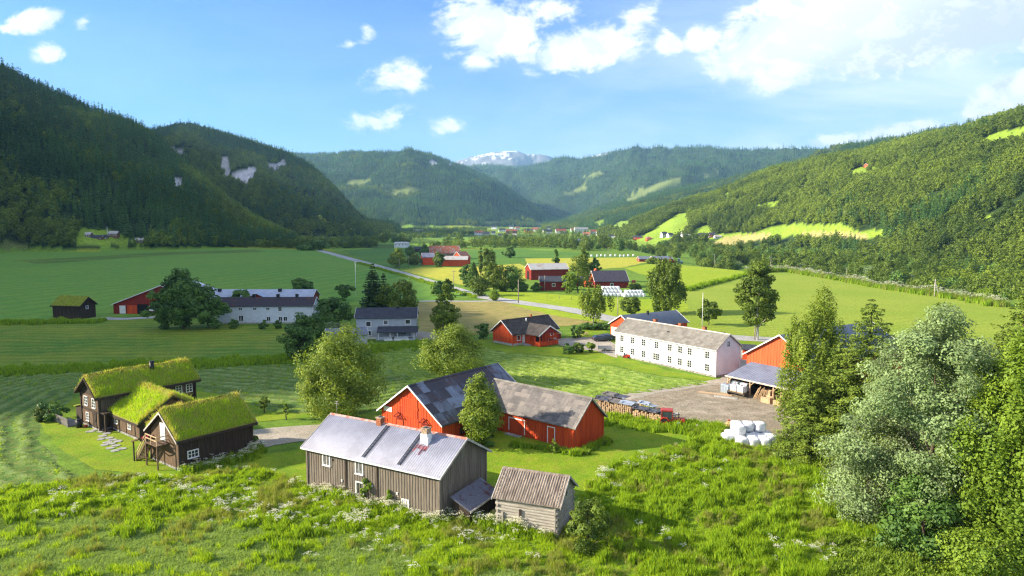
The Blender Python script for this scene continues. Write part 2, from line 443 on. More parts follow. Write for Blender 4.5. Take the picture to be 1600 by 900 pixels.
# patches on the slopes, as outlines seen from the valley
MEADOWS = [
    ([(1000, 368), (1030, 352), (1052, 339), (1070, 332), (1077, 336), (1075, 356), (1050, 372), (1020, 384), (985, 384)], 0),
    ([(1080, 361), (1095, 355), (1108, 353), (1112, 362), (1095, 369), (1082, 368)], 0),
    ([(1112, 366), (1180, 363), (1205, 353), (1245, 350), (1320, 350), (1342, 361), (1404, 360), (1380, 369), (1358, 374), (1330, 372), (1290, 370), (1245, 367), (1215, 372), (1120, 380), (1096, 374)], 0),
    ([(1110, 379), (1135, 371), (1180, 364), (1215, 366), (1195, 373), (1150, 380), (1115, 383)], 1),
    ([(1250, 364), (1300, 362), (1352, 364), (1356, 375), (1325, 371), (1270, 370)], 1),
    ([(1328, 268), (1345, 262), (1372, 259), (1370, 266), (1345, 272), (1330, 273)], 0),
    ([(1395, 252), (1403, 242), (1407, 243), (1402, 254)], 0),
    ([(1525, 224), (1545, 213), (1562, 206), (1606, 197), (1606, 211), (1577, 216), (1555, 220), (1535, 225)], 0),
    ([(979, 316), (988, 303), (996, 296), (1020, 289), (1045, 281), (1062, 278), (1055, 286), (1020, 300), (1000, 310), (985, 318)], 2),
    ([(1096, 274), (1120, 268), (1122, 271), (1098, 278)], 2),
    ([(1420, 300), (1440, 293), (1462, 292), (1450, 300), (1428, 305)], 2), ([(1180, 322), (1215, 312), (1230, 314), (1200, 325)], 0), ([(1290, 330), (1330, 322), (1338, 326), (1300, 336)], 2), ([(1500, 345), (1545, 335), (1560, 340), (1515, 352)], 0), ([(1240, 290), (1262, 284), (1266, 288), (1246, 294)], 2),
    ([(540, 285), (575, 279), (580, 284), (550, 291)], 2), ([(610, 300), (650, 292), (655, 297), (615, 306)], 2), ([(880, 300), (915, 292), (918, 297), (885, 305)], 2), ([(900, 275), (940, 268), (944, 272), (905, 280)], 2),
    ([(955, 354), (972, 346), (988, 342), (984, 350), (965, 358)], 0),
    ([(928, 349), (940, 344), (948, 346), (935, 352)], 0),
    ([(1128, 304), (1142, 300), (1144, 305), (1132, 310)], 0),
    ([(755, 347), (780, 344), (784, 348), (760, 350)], 2), ([(836, 347), (850, 346), (850, 351), (838, 352)], 2),
    ([(128, 356), (190, 364), (200, 372), (230, 377), (225, 384), (120, 382), (118, 372)], 0), ([(0, 377), (20, 378), (44, 384), (44, 390), (0, 390)], 2),
    ([(345, 245), (356, 244), (361, 260), (356, 272), (349, 276)], 5), ([(359, 268), (387, 263), (402, 259), (399, 276), (384, 287), (366, 281)], 5),
    ([(414, 252), (426, 257), (446, 248), (448, 257), (430, 268), (418, 262)], 5), ([(271, 280), (284, 277), (285, 291), (277, 294)], 5),
    ([(255, 228), (276, 232), (298, 240), (290, 243), (268, 236)], 5), ([(672, 254), (680, 251), (686, 257), (676, 259)], 5), ([(700, 256), (708, 254), (708, 259)], 5),
]
VILLAGE = [(600, 366), (700, 356), (780, 360), (860, 355), (905, 351), (955, 354), (1000, 366), (1180, 374), (1180, 420), (600, 420)]

def patch_id(x, y, z, wob=True):
    """0 forest/nothing, 1 green meadow, 2 tan, 3 rough clearing, 6 rock"""
    px, py, dep = project(x, y, z)
    if wob:
        px = px + (vnoise(px / 7, py / 7, 3) - 0.5) * 7; py = py + (vnoise(px / 9, py / 6, 8) - 0.5) * 4
    out = np.zeros(px.shape, int)
    for poly, k in MEADOWS: out = np.where(inpoly(px, py, poly) & (dep > 0), k + 1, out)
    return out

def build_terrain():
    th = np.concatenate([np.linspace(-180, -46, 90, endpoint=False), np.linspace(-46, 46, 860), np.linspace(46, 180, 90)[1:]])
    r = np.concatenate([[0.0, 15, 30], np.geomspace(45, 13500, 520)])
    TH, RR = np.meshgrid(np.radians(th), r, indexing='ij')
    X, Y = RR * np.sin(TH), RR * np.cos(TH)
    Z, lid = terrain(X, Y)
    nt, nr = TH.shape
    pid = patch_id(X, Y, Z)
    # colours of the ground itself
    n = fbm(X / 60, Y / 60, 41, 4)[..., None]; n2 = fbm(X / 400, Y / 400, 43, 3)[..., None]
    grass = np.array((0.13, 0.225, 0.024)) * (0.7 + 0.6 * n)
    forest = np.array((0.030, 0.055, 0.014)) * (0.7 + 0.6 * n)
    tan = np.array((0.40, 0.36, 0.13)) * (0.85 + 0.3 * n)
    clear = np.array((0.15, 0.19, 0.05)) * (0.7 + 0.6 * n)
    rock = np.array((0.46, 0.45, 0.45)) * (0.35 + 1.3 * fbm(X / 12, Y / 9, 77, 3)[..., None])
    col = grass.copy()
    L = lid[..., None]
    col = np.where(L > 0, forest, col)
    P = pid[..., None]
    col = np.where(P == 1, grass * 1.5 * np.array((1.2, 1.05, 1.0)), col); col = np.where(P == 2, tan, col)
    col = np.where(P == 3, clear, col); col = np.where(P == 6, rock, col)
    # valley floor beyond the farms: strips of hay and pasture
    strip = vnoise(X / 95 + Y / 300, Y / 140, 51)[..., None]
    fl = (L == 0) & (P == 0) & (RR[..., None] > 700)
    col = np.where(fl, grass * 1.25, col)
    col = np.where(fl & (strip > 0.66), grass * np.array((2.0, 1.45, 1.1)), col)
    col = np.where(fl & (strip < 0.3), grass * 0.65, col)
    # bare fells: grey rock above, snow lying in hollows
    sn = fbm(X / 260, Y / 330, 61, 5, 0.6)[..., None]
    fell = np.array((0.20, 0.20, 0.21)) * (0.6 + 0.9 * fbm(X / 120, Y / 120, 62, 4)[..., None])
    fell = np.where(Z[..., None] < 700, np.array((0.10, 0.12, 0.06)) * (0.7 + 0.6 * n), fell)
    fell = np.where((sn > 0.61) & (Z[..., None] > 720), np.array((0.75, 0.78, 0.84)), fell)
    col = np.where(L == 7, fell, col)
    col = np.concatenate([np.clip(col, 0, 1), np.ones(col.shape[:2] + (1,))], -1)
    V = np.stack([X, Y, Z], -1).reshape(-1, 3)
    i = np.arange(nt - 1)[:, None]; j = np.arange(nr - 1)[None, :]
    a = (i * nr + j).ravel()
    Fc = np.stack([a, a + 1, a + nr + 1, a + nr], -1)
    m = bpy.data.materials.new('terrain_ground'); m.use_nodes = True
    t = NT(m.node_tree); p = t.n['Principled BSDF']
    at = t.add('ShaderNodeAttribute', attribute_name='soil')
    g = t.add('ShaderNodeNewGeometry')
    n1 = t.noise(g.outputs['Position'], 0.35, 6, 0.65); n2 = t.noise(g.outputs['Position'], 3.0, 4, 0.6)
    c = t.mix(1.0, at.outputs['Color'], t.mix(t.ramp(n1, 0.25, 0.75), (0.62, 0.62, 0.62), (1.3, 1.25, 1.2)), 'MULTIPLY')
    c = t.mix(1.0, c, t.mix(t.ramp(n2, 0.3, 0.7), (0.75, 0.75, 0.75), (1.2, 1.2, 1.2)), 'MULTIPLY')
    t.link(c, p.inputs['Base Color']); p.inputs['Roughness'].default_value = 0.95; p.inputs['Specular IOR Level'].default_value = 0.1
    me = np_mesh('ground', V, Fc, [m], {'soil': ('FLOAT_COLOR', 'POINT', col.reshape(-1, 4))}, smooth=True)
    o = link_mesh('ground', me); tag(o, kind='structure')
    # running maximum of the sight angle, to leave out trees nobody could see
    tan = np.where(RR > 1, (Z + 9 - CH) / np.maximum(RR, 1), -1)
    return th, r, np.maximum.accumulate(tan, axis=1)
TH_GRID, R_GRID, HORIZON = build_terrain()

def seen(x, y, z, h):
    th = np.degrees(np.arctan2(x, y)); r = np.hypot(x, y)
    i = np.clip(np.searchsorted(TH_GRID, th), 0, len(TH_GRID) - 1); j = np.clip(np.searchsorted(R_GRID, r * 0.985) - 1, 0, len(R_GRID) - 1)
    return (z + h - CH) / r > HORIZON[i, j] - 6.0 / r

# ------------------------------------------------------------------ trees
def leaf_quads(C, N, size, rg, aspect=0.62):
    """one diamond leaf per centre C with normal N"""
    n = len(C)
    a = rg.normal(size=(n, 3)); U = np.cross(N, a); U /= np.linalg.norm(U, axis=1, keepdims=True) + 1e-9
    W = np.cross(N, U); W /= np.linalg.norm(W, axis=1, keepdims=True) + 1e-9
    s = size if hasattr(size, '__len__') else np.full(n, size)
    s = s[:, None]
    V = np.stack([C - U * s, C - W * s * aspect, C + U * s, C + W * s * aspect], 1).reshape(-1, 3)
    return V, np.arange(n * 4).reshape(n, 4)

def crown_mesh(name, m, h0, h1, rad, clumps, per, leaf, seed=0, kind='round', clump_r=None, top=0.5, hollow=0.55, lean=(0, 0)):
    """kinds: round, tall, weep, spruce, willow"""
    rg = np.random.default_rng(seed)
    H = h1 - h0
    if kind == 'spruce':
        C = []; T = []; Nn = []; D = []
        nw = clumps
        for w in range(nw):
            f = (w + rg.random() * 0.6) / nw
            z = h0 + H * f
            rr = rad * (1 - f) ** 0.72 * (0.8 + 0.35 * rg.random()) + 0.12
            nb = max(4, int(5 + 9 * (1 - f)))
            a0 = rg.random() * 6.28
            for b in range(nb):
                an = a0 + b * 6.283 / nb + rg.normal() * 0.2
                L = rr * (0.72 + 0.4 * rg.random())
                k = max(6, int(per * L / rad))
                q = np.sqrt(rg.random(k))
                wd = 0.28 * L * (1 - q * 0.7) + 0.05
                off = rg.normal(size=k) * wd * 0.6
                x = np.cos(an) * L * q - np.sin(an) * off; y = np.sin(an) * L * q + np.cos(an) * off
                zz = z - 0.30 * L * q + 0.16 * L * q ** 3 - np.abs(rg.normal(size=k)) * 0.10 * (1 + L * .3)
                C.append(np.stack([x, y, zz], 1)); T.append(np.full(k, rg.random() * 0.5) + 0.5 * q)
                nn = np.stack([np.cos(an) * np.ones(k) * 0.35, np.sin(an) * np.ones(k) * 0.35, np.ones(k)], 1) + rg.normal(size=(k, 3)) * 0.4
                Nn.append(nn)
        C = np.concatenate(C); T = np.concatenate(T); N = np.concatenate(Nn)
        N /= np.linalg.norm(N, axis=1, keepdims=True)
        V, Fc = leaf_quads(C, N, leaf * (0.7 + 0.6 * rg.random(len(C))), rg, 0.45)
        return np_mesh(name, V, Fc, [m], {'tint': ('FLOAT', 'FACE', np.clip(T, 0, 1))})
    # clump centres over the outline of the crown, fewer inside
    d = rg.normal(size=(clumps, 3)); d /= np.linalg.norm(d, axis=1, keepdims=True)
    rr = hollow + (1 - hollow) * rg.random(clumps) ** 0.6
    lump = 0.58 + 0.80 * np.array([float(vnoise(a * 2.2 + 9, b * 2.2 + c * 3.1, seed + 5)) for a, b, c in d])
    P = d * (rr * lump)[:, None]
    zf = (P[:, 2] + 1) / 2
    if kind == 'tall': prof = np.interp(zf, [0, .12, .35, .6, .85, 1.1], [.45, .85, 1.0, .85, .5, .15])
    elif kind == 'weep': prof = np.interp(zf, [0, .2, .5, .8, 1.1], [.85, 1.0, 1.0, .9, .55])
    else: prof = np.interp(zf, [0, .15, .45, .8, 1.1], [.75, 1.0, 1.05, .9, .5])
    C0 = np.stack([P[:, 0] * rad * prof, P[:, 1] * rad * prof, h0 + H * np.clip(zf, -0.1, 1.08)], 1)
    C0[:, 0] += lean[0] * zf * H; C0[:, 1] += lean[1] * zf * H
    cr = (clump_r or rad * 0.26) * (0.6 + 0.8 * rg.random(clumps))
    tint = rg.random(clumps)
    cnt = np.maximum(6, (per * (cr / cr.mean()) ** 1.6).astype(int))
    idx = np.repeat(np.arange(clumps), cnt)
    k = len(idx)
    q = rg.normal(size=(k, 3)); q /= np.linalg.norm(q, axis=1, keepdims=True); q *= (0.45 + 0.65 * rg.random((k, 1)) ** 0.6)
    sc = np.array([1, 1, 0.72]) if kind != 'weep' else np.array([0.62, 0.62, 1.35])
    off = q * sc * cr[idx][:, None]
    if kind == 'weep': off[:, 2] -= cr[idx] * 0.7 * rg.random(k) ** 2 * 1.6
    C = C0[idx] + off
    N = q + 0.5 * d[idx] + rg.normal(size=(k, 3)) * 0.55 + np.array([0, 0, 0.35]); N /= np.linalg.norm(N, axis=1, keepdims=True)
    T = np.clip(0.75 * tint[idx] + 0.35 * rg.random(k) - 0.05, 0, 1)
    V, Fc = leaf_quads(C, N, leaf * (0.65 + 0.7 * rg.random(k)), rg)
    return np_mesh(name, V, Fc, [m], {'tint': ('FLOAT', 'FACE', T)})

def trunk_mesh(name, m, h, r0, crown0, crad, seed=0, limbs=7, lean=(0, 0), kind='round'):
    rg = random.Random(seed); mb = MB()
    pts = [Vector((0, 0, -0.3))]; n = 6
    for i in range(1, n + 1):
        f = i / n
        pts.append(Vector((lean[0] * f * h + rg.uniform(-.12, .12) * crad * .4, lean[1] * f * h + rg.uniform(-.12, .12) * crad * .4, h * f)))
    for i in range(n):
        mb.tube(pts[i], pts[i + 1], r0 * (1 - i / n) + 0.03, r0 * (1 - (i + 1) / n) + 0.03, 7, caps=False)
    if kind != 'spruce':
        for k in range(limbs):
            f = rg.uniform(crown0 / h * 0.8, 0.8); i = min(n - 1, int(f * n)); a = pts[i].lerp(pts[i + 1], f * n - i)
            an = rg.uniform(0, 6.28); L = crad * rg.uniform(.55, .95)
            mid = a + Vector((math.cos(an) * L * .5, math.sin(an) * L * .5, L * .45)); e = a + Vector((math.cos(an) * L, math.sin(an) * L, L * .85))
            rr = r0 * (1 - f) * .55 + .02
            mb.tube(a, mid, rr, rr * .65, 5, caps=False); mb.tube(mid, e, rr * .65, rr * .2, 5, caps=False)
    me = bpy.data.meshes.new(name); me.from_pydata(mb.v, [], mb.f); me.polygons.foreach_set('use_smooth', [True] * len(mb.f)); me.materials.append(m); me.update()
    return me

M_BARK = mat('bark_brown', (0.10, 0.075, 0.05), 0.95, 0.3, 4, bump=0.02)
M_BIRCH = mat('bark_birch', (0.52, 0.50, 0.46), 0.9, 0.3, 3, col2=(0.10, 0.09, 0.08), thr=(0.55, 0.62), stretch=(1, 1, 2.5))
LM = dict(
    green=leaf_mat('leaves_green', (0.058, 0.106, 0.014), (0.188, 0.263, 0.029)),
    dark=leaf_mat('leaves_dark', (0.046, 0.112, 0.023), (0.149, 0.262, 0.039), 0.25),
    gold=leaf_mat('leaves_gold', (0.093, 0.159, 0.015), (0.296, 0.380, 0.041), 0.35),
    bright=leaf_mat('leaves_bright', (0.107, 0.195, 0.016), (0.292, 0.408, 0.038), 0.4),
    silver=leaf_mat('leaves_silver', (0.095, 0.153, 0.044), (0.310, 0.428, 0.171), 0.25, under=(0.34, 0.39, 0.25)),
    spruce=leaf_mat('needles_dark', (0.016, 0.041, 0.011), (0.055, 0.102, 0.019), 0.12),
    spruce_lit=leaf_mat('needles_lit', (0.052, 0.107, 0.018), (0.237, 0.317, 0.036), 0.2),  # brighter copy of the spruce needles, sunlight put into the colour
    forest=leaf_mat('forest_leaves', (0.052, 0.099, 0.012), (0.313, 0.409, 0.040), 0.35, rand=True),
    forest_dark=leaf_mat('forest_needles', (0.051, 0.131, 0.034), (0.185, 0.342, 0.072), 0.2, rand=True),
)

# ------------------------------------------------------------------ scattering a mass nobody could count
def scatter(name, pts, variants, idx, rotz, scl, kind='stuff', label=None, parent=None, cat=None, tilt=None):
    """points mesh + geometry nodes: an instance of variants[idx] on each point"""
    col = bpy.data.collections.new(name + '_sources')
    for k, me in enumerate(variants):
        ob = bpy.data.objects.new('%s_source_%02d' % (name, k), me); col.objects.link(ob)
    n = len(pts)
    me = bpy.data.meshes.new(name)
    me.vertices.add(n); me.vertices.foreach_set('co', np.asarray(pts, np.float32).ravel())
    rot = np.zeros((n, 3), np.float32); rot[:, 2] = rotz
    if tilt is not None: rot[:, 0] = tilt
    for an, ty, data in (('i_rot', 'FLOAT_VECTOR', rot), ('i_scl', 'FLOAT_VECTOR', np.asarray(scl, np.float32)), ('i_idx', 'INT', np.asarray(idx, np.int32))):
        a = me.attributes.new(an, ty, 'POINT'); a.data.foreach_set('vector' if ty == 'FLOAT_VECTOR' else 'value', data.ravel())
    me.update()
    o = link_mesh(name, me, parent)
    ng = bpy.data.node_groups.new(name + '_nodes', 'GeometryNodeTree')
    ng.interface.new_socket('Geometry', in_out='INPUT', socket_type='NodeSocketGeometry')
    ng.interface.new_socket('Geometry', in_out='OUTPUT', socket_type='NodeSocketGeometry')
    gi = ng.nodes.new('NodeGroupInput'); go = ng.nodes.new('NodeGroupOutput')
    ci = ng.nodes.new('GeometryNodeCollectionInfo'); ci.inputs['Collection'].default_value = col
    ci.inputs['Separate Children'].default_value = True; ci.inputs['Reset Children'].default_value = True
    ip = ng.nodes.new('GeometryNodeInstanceOnPoints'); ip.inputs['Pick Instance'].default_value = True
    def named(nm, ty):
        a = ng.nodes.new('GeometryNodeInputNamedAttribute'); a.data_type = ty; a.inputs[0].default_value = nm
        return a.outputs[0]
    L = ng.links
    L.new(gi.outputs[0], ip.inputs['Points']); L.new(ci.outputs[0], ip.inputs['Instance'])
    L.new(named('i_idx', 'INT'), ip.inputs['Instance Index']); L.new(named('i_rot', 'FLOAT_VECTOR'), ip.inputs['Rotation'])
    L.new(named('i_scl', 'FLOAT_VECTOR'), ip.inputs['Scale']); L.new(ip.outputs[0], go.inputs[0])
    md = o.modifiers.new('scatter', 'NODES'); md.node_group = ng
    tag(o, label, cat, None, kind)
    return o

# low-detail trees for the woods: leaf clumps about a metre across
FOREST = [crown_mesh('wood_broadleaf', LM['forest'], 1.5, 10 + k, 3.4 + .3 * k, 26, 9, 0.62, 100 + k, clump_r=1.25) for k in range(3)] + \
         [crown_mesh('wood_spruce', LM['forest_dark'], 0.6, 13 + k * 2, 2.5, 12, 6, 0.55, 120 + k, 'spruce') for k in range(3)]

def plant_woods():
    P = []; I = []; S = []
    def zone(n, th0, th1, r0, r1, layers, conifer, hs, power=1.0):
        th = np.radians(rng.uniform(th0, th1, n)); r = np.sqrt(rng.uniform(r0 ** 2, r1 ** 2, n))
        x, y = r * np.sin(th), r * np.cos(th); z, lid = terrain(x, y)
        ok = np.isin(lid, layers) & (patch_id(x, y, z) == 0) & (patch_id(x, y, z + 7.5 * hs) == 0)
        ok &= fbm(x / 45, y / 45, 83, 3) > 0.30
        ok &= seen(x, y, z, 12)
        x, y, z, r = x[ok], y[ok], z[ok], r[ok]; n = len(x)
        con = (1.5 * (fbm(x / 160, y / 160, 71, 4) - .5) + .5 + 0.18 * rng.random(n) + 0.0006 * z) > conifer
        idx = np.where(con, 3 + rng.integers(0, 3, n), rng.integers(0, 3, n))
        s = hs * (0.65 + 0.6 * rng.random(n) ** 1.3)
        P.append(np.stack([x, y, z - 0.3], 1)); I.append(idx); S.append(np.stack([s, s, s * (0.85 + 0.35 * rng.random(n))], 1))
        return n
    c = [zone(64000, -40, -9, 780, 2200, [1, 2], 0.64, 0.98),
         zone(64000, 1, 41, 480, 1650, [6], 0.86, 0.92),
         zone(52000, -21, 12, 2400, 5000, [3], 0.50, 1.25),
         zone(52000, 2, 42, 1500, 3600, [5], 0.52, 1.2),
         zone(52000, -12, 42, 3000, 7000, [4], 0.45, 1.5)]
    print('woods', c)
    names = ['woods_on_the_left_mountain', 'woods_on_the_right_slope', 'woods_on_the_far_hill', 'woods_on_the_middle_ridge', 'woods_on_the_far_plateau']
    labs = ['dark shaded mixed forest covering the steep left mountain', 'sunlit green mixed forest covering the right hillside', 'blue green spruce forest on the far hill in the middle', 'hazy forest on the ridge behind the right hillside', 'hazy blue forest on the long flat far plateau']
    for nm, lb, p, i, s in zip(('forest',) * 5, labs, P, I, S):
        scatter(nm, p, FOREST, i, rng.uniform(0, 6.28, len(p)), s, label=lb, cat='forest')
plant_woods()
# ------------------------------------------------------------------ fields, roads, yards: sheets a few millimetres to centimetres above the ground
def soil(name, cols, scales=(0.08, 0.9, 7.0), row=None, rough=0.95, bump=0.05, rowcol=None, rowamt=0.5, dots=None, swath=None):
    """ground cover: three colours mixed by noise in world space; row = (angle, spacing, wobble) drills or swaths"""
    m = bpy.data.materials.new(name); m.use_nodes = True
    t = NT(m.node_tree); p = t.n['Principled BSDF']
    g = t.add('ShaderNodeNewGeometry'); P = g.outputs['Position']
    a = t.noise(P, scales[0], 4, 0.6); b = t.noise(P, scales[1], 5, 0.65); c = t.noise(P, scales[2], 4, 0.6)
    k = t.mix(t.ramp(a, 0.32, 0.68), cols[0], cols[1])
    k = t.mix(t.ramp(b, 0.42, 0.72, 0, 0.8), k, cols[2])
    k = t.mix(1.0, k, t.mix(t.ramp(c, 0.25, 0.75), (0.58, 0.60, 0.55), (1.32, 1.28, 1.2)), 'MULTIPLY')
    g2 = t.noise(P, 0.35, 6, 0.7); k = t.mix(1.0, k, t.mix(t.ramp(g2, 0.3, 0.7), (0.82, 0.84, 0.8), (1.16, 1.12, 1.1)), 'MULTIPLY')
    if row:
        ang, sp, wob = row
        mp = t.add('ShaderNodeMapping'); t.link(P, mp.inputs[0]); mp.inputs['Rotation'].default_value = (0, 0, -R(ang))
        w = t.add('ShaderNodeTexWave', wave_type='BANDS', bands_direction='Y'); t.link(mp.outputs[0], w.inputs[0])
        w.inputs['Scale'].default_value = 0.314 / sp * 1.0; w.inputs['Distortion'].default_value = wob; w.inputs['Detail'].default_value = 3; w.inputs['Detail Scale'].default_value = 0.4
        k = t.mix(t.math('MULTIPLY', w.outputs['Fac'], rowamt), k, rowcol or tuple(x * 0.45 for x in cols[0]))
    if swath:
        sa = t.add('ShaderNodeAttribute', attribute_name='swath')
        k = t.mix(t.math('MULTIPLY', sa.outputs['Fac'], t.ramp(b, 0.25, 0.6, 0.55, 1.0)), k, swath)
    t.link(k, p.inputs['Base Color']); p.inputs['Roughness'].default_value = rough; p.inputs['Specular IOR Level'].default_value = 0.12
    bm = t.add('ShaderNodeBump'); bm.inputs['Distance'].default_value = bump; bm.inputs['Strength'].default_value = 1
    t.link(t.math('ADD', c, b), bm.inputs['Height']); t.link(bm.outputs[0], p.inputs['Normal'])
    return m

def sheet(name, poly, m, z, jit=0.6, step=3.0, seed=0, kind='structure', world=False):
    """flat sheet whose outline is drawn on the ground where the photograph shows it, with a slightly ragged edge"""
    P = [Vector((p[0], p[1], 0)) if world else G(*p) for p in poly]; pts = []
    for i in range(len(P)):
        a, b = P[i], P[(i + 1) % len(P)]; L = (b - a).length
        n = max(1, min(60, int(L / step)))
        for k in range(n):
            q = a.lerp(b, k / n)
            if jit: q = q + Vector((float(vnoise(q.x / 2.2, q.y / 2.2, seed)) - .5, float(vnoise(q.x / 2.2, q.y / 2.2, seed + 1)) - .5, 0)) * jit * 2
            pts.append((q.x, q.y, z))
    me = bpy.data.meshes.new(name); me.from_pydata(pts, [], [tuple(range(len(pts)))]); me.update()
    if me.polygons[0].normal.z < 0: me.flip_normals()
    o = link_mesh(name, me, None, [m]); tag(o, kind=kind); return o

def ribbon(name, line, width, m, z, jit=0.15, kind='structure', edge=None):
    """road along pixel line"""
    P = [G(*p) for p in line]; Q = []
    for i in range(len(P) - 1):
        p0 = P[max(0, i - 1)]; p1 = P[i]; p2 = P[i + 1]; p3 = P[min(len(P) - 1, i + 2)]
        n = max(3, int((p2 - p1).length / 4))
        for k in range(n):
            u = k / n
            Q.append(0.5 * ((2 * p1) + (p2 - p0) * u + (2 * p0 - 5 * p1 + 4 * p2 - p3) * u * u + (3 * p1 - p0 - 3 * p2 + p3) * u ** 3))
    Q.append(P[-1]); V = []; Fc = []
    for i, q in enumerate(Q):
        d = (Q[min(i + 1, len(Q) - 1)] - Q[max(0, i - 1)]); d.z = 0; d.normalize(); s = Vector((-d.y, d.x, 0))
        for sg in (-1, 1):
            w = width / 2 * (1 + jit * (float(vnoise(i * .7, sg * 3, 5)) - .5)); v = q + s * sg * w; V.append((v.x, v.y, z))
        if i: Fc.append((2 * i - 2, 2 * i, 2 * i + 1, 2 * i - 1))
    me = bpy.data.meshes.new(name); me.from_pydata(V, [], Fc); me.update()
    if me.polygons[0].normal.z < 0: me.flip_normals()
    o = link_mesh(name, me, None, [m]); tag(o, kind=kind); return o

M_CROP = soil('crop_green', [(0.130, 0.300, 0.044), (0.175, 0.325, 0.044), (0.230, 0.335, 0.042)], (0.012, 0.12, 3.0), row=(74, 11, 0.6), rowamt=0.22)
M_CROPY = soil('crop_yellowing', [(0.10, 0.19, 0.03), (0.17, 0.24, 0.03), (0.06, 0.15, 0.03)], (0.03, 0.4, 3.0))
M_STRIP = soil('meadow_mixed', [(0.095, 0.225, 0.022), (0.240, 0.300, 0.026), (0.280, 0.290, 0.040)], (0.035, 0.18, 2.5), row=(2, 4, 9.0), rowamt=0.38)
M_MOWN = soil('mown_hay', [(0.065, 0.150, 0.026), (0.100, 0.185, 0.030), (0.200, 0.185, 0.055)], (0.05, 0.8, 5.0), bump=0.08, swath=(0.24, 0.31, 0.10))
M_MOWNS = soil('mown_hay_green', [(0.100, 0.205, 0.018), (0.175, 0.260, 0.022), (0.225, 0.270, 0.035)], (0.06, 0.9, 5.0), bump=0.08, swath=(0.31, 0.39, 0.10))
M_HAY = soil('hay_light', [(0.250, 0.345, 0.034), (0.320, 0.385, 0.050), (0.185, 0.285, 0.032)], (0.03, 0.35, 1.6), row=(-20, 3.2, 5.0), rowamt=0.34)
M_YEL = soil('stubble_yellow', [(0.46, 0.44, 0.05), (0.40, 0.41, 0.055), (0.30, 0.36, 0.045)], (0.02, 0.2, 2.0), row=(-12, 6, 2), rowamt=0.12)
M_TAN = soil('stubble_tan', [(0.30, 0.255, 0.085), (0.37, 0.30, 0.11), (0.22, 0.24, 0.055)], (0.03, 0.25, 3.0), row=(-8, 3.5, 5), rowamt=0.25, rowcol=(0.18, 0.16, 0.055))
M_PAST = soil('pasture_green', [(0.080, 0.195, 0.026), (0.125, 0.230, 0.028), (0.055, 0.150, 0.024)], (0.02, 0.3, 3.0))
M_BRIGHT = soil('grass_lime', [(0.280, 0.380, 0.018), (0.320, 0.400, 0.022), (0.210, 0.330, 0.020)], (0.03, 0.3, 3.0), row=(-20, 4, 2), rowamt=0.10)
M_LAWN = soil('lawn_short', [(0.140, 0.265, 0.012), (0.235, 0.320, 0.014), (0.210, 0.225, 0.030)], (0.12, 0.7, 6.0), bump=0.05)
M_ROAD = soil('road_gravel_grey', [(0.38, 0.38, 0.39), (0.43, 0.43, 0.44), (0.33, 0.33, 0.34)], (0.05, 0.5, 5.0), bump=0.01)
M_GRAV = soil('gravel_drive', [(0.38, 0.34, 0.29), (0.44, 0.40, 0.35), (0.29, 0.25, 0.20)], (0.08, 0.7, 6.0), bump=0.03)
M_DIRT = soil('yard_dirt', [(0.31, 0.26, 0.195), (0.38, 0.33, 0.265), (0.21, 0.17, 0.125)], (0.12, 0.55, 4.0), row=(-35, 3.1, 16), rowamt=0.2, rowcol=(0.17, 0.13, 0.09), bump=0.10)

CROP = [(-500, 520), (-500, 396), (-60, 388), (40, 384.5), (160, 387), (300, 387), (430, 389), (498, 392), (530, 401), (580, 414), (640, 432), (700, 452), (728, 463), (690, 467), (655, 471), (600, 475), (500, 478), (330, 480), (250, 490), (150, 500), (0, 508)]
sheet('crop_field', CROP, M_CROP, 0.02)
sheet('crop_field', [(20, 407), (140, 401), (250, 394.5), (400, 390), (415, 394), (300, 397), (200, 403), (60, 413)], M_CROPY, 0.05, 3, 8, 3)
sheet('meadow', [(-300, 530), (-100, 508), (60, 503), (140, 500), (175, 495), (260, 497), (330, 508), (455, 512), (470, 520), (468, 548), (440, 560), (300, 568), (140, 574), (0, 580), (-300, 600)], M_STRIP, 0.03, 0.8)
sheet('stubble_field', [(650, 473), (700, 472), (760, 469), (805, 473), (850, 483), (905, 496), (945, 503), (900, 508), (830, 512), (760, 522), (700, 528), (655, 525)], M_TAN, 0.03, .8)
sheet('hay_field', [(795, 476), (832, 477), (880, 487), (928, 496), (950, 500), (930, 503), (880, 496), (840, 487)], M_BRIGHT, 0.045, .6)
sheet('stubble_field', [(628, 423), (660, 417), (728, 418), (812, 412), (830, 420), (820, 436), (770, 452), (720, 445), (680, 436)], M_YEL, 0.03, .8)
sheet('pasture', [(535, 391), (600, 388), (700, 390), (820, 389), (1000, 403), (840, 404), (810, 411), (730, 417), (655, 416), (620, 420), (575, 410)], M_PAST, 0.03, .8)
sheet('hay_field', [(820, 404), (1000, 402), (1030, 407), (1000, 412), (975, 418), (880, 424), (830, 424)], M_YEL, 0.05, .8)
sheet('hay_field', [(975, 419), (1010, 413), (1060, 414), (1110, 418), (1166, 424), (1160, 432), (1120, 440), (1075, 452), (1050, 440), (1000, 428)], M_BRIGHT, 0.055, .8)
sheet('pasture', [(770, 456), (820, 457), (900, 462), (1000, 468), (1060, 462), (1075, 478), (1060, 500), (980, 505), (950, 496), (880, 480), (800, 470)], M_BRIGHT, 0.035, .8)
sheet('hay_field', [(1070, 456), (1120, 442), (1165, 432), (1210, 426), (1260, 428), (1320, 438), (1400, 452), (1490, 465), (1555, 476), (1650, 495), (1800, 530), (1800, 640), (1560, 600), (1400, 560), (1215, 532), (1120, 521), (1060, 512), (1050, 480)], M_HAY, 0.03, .8)
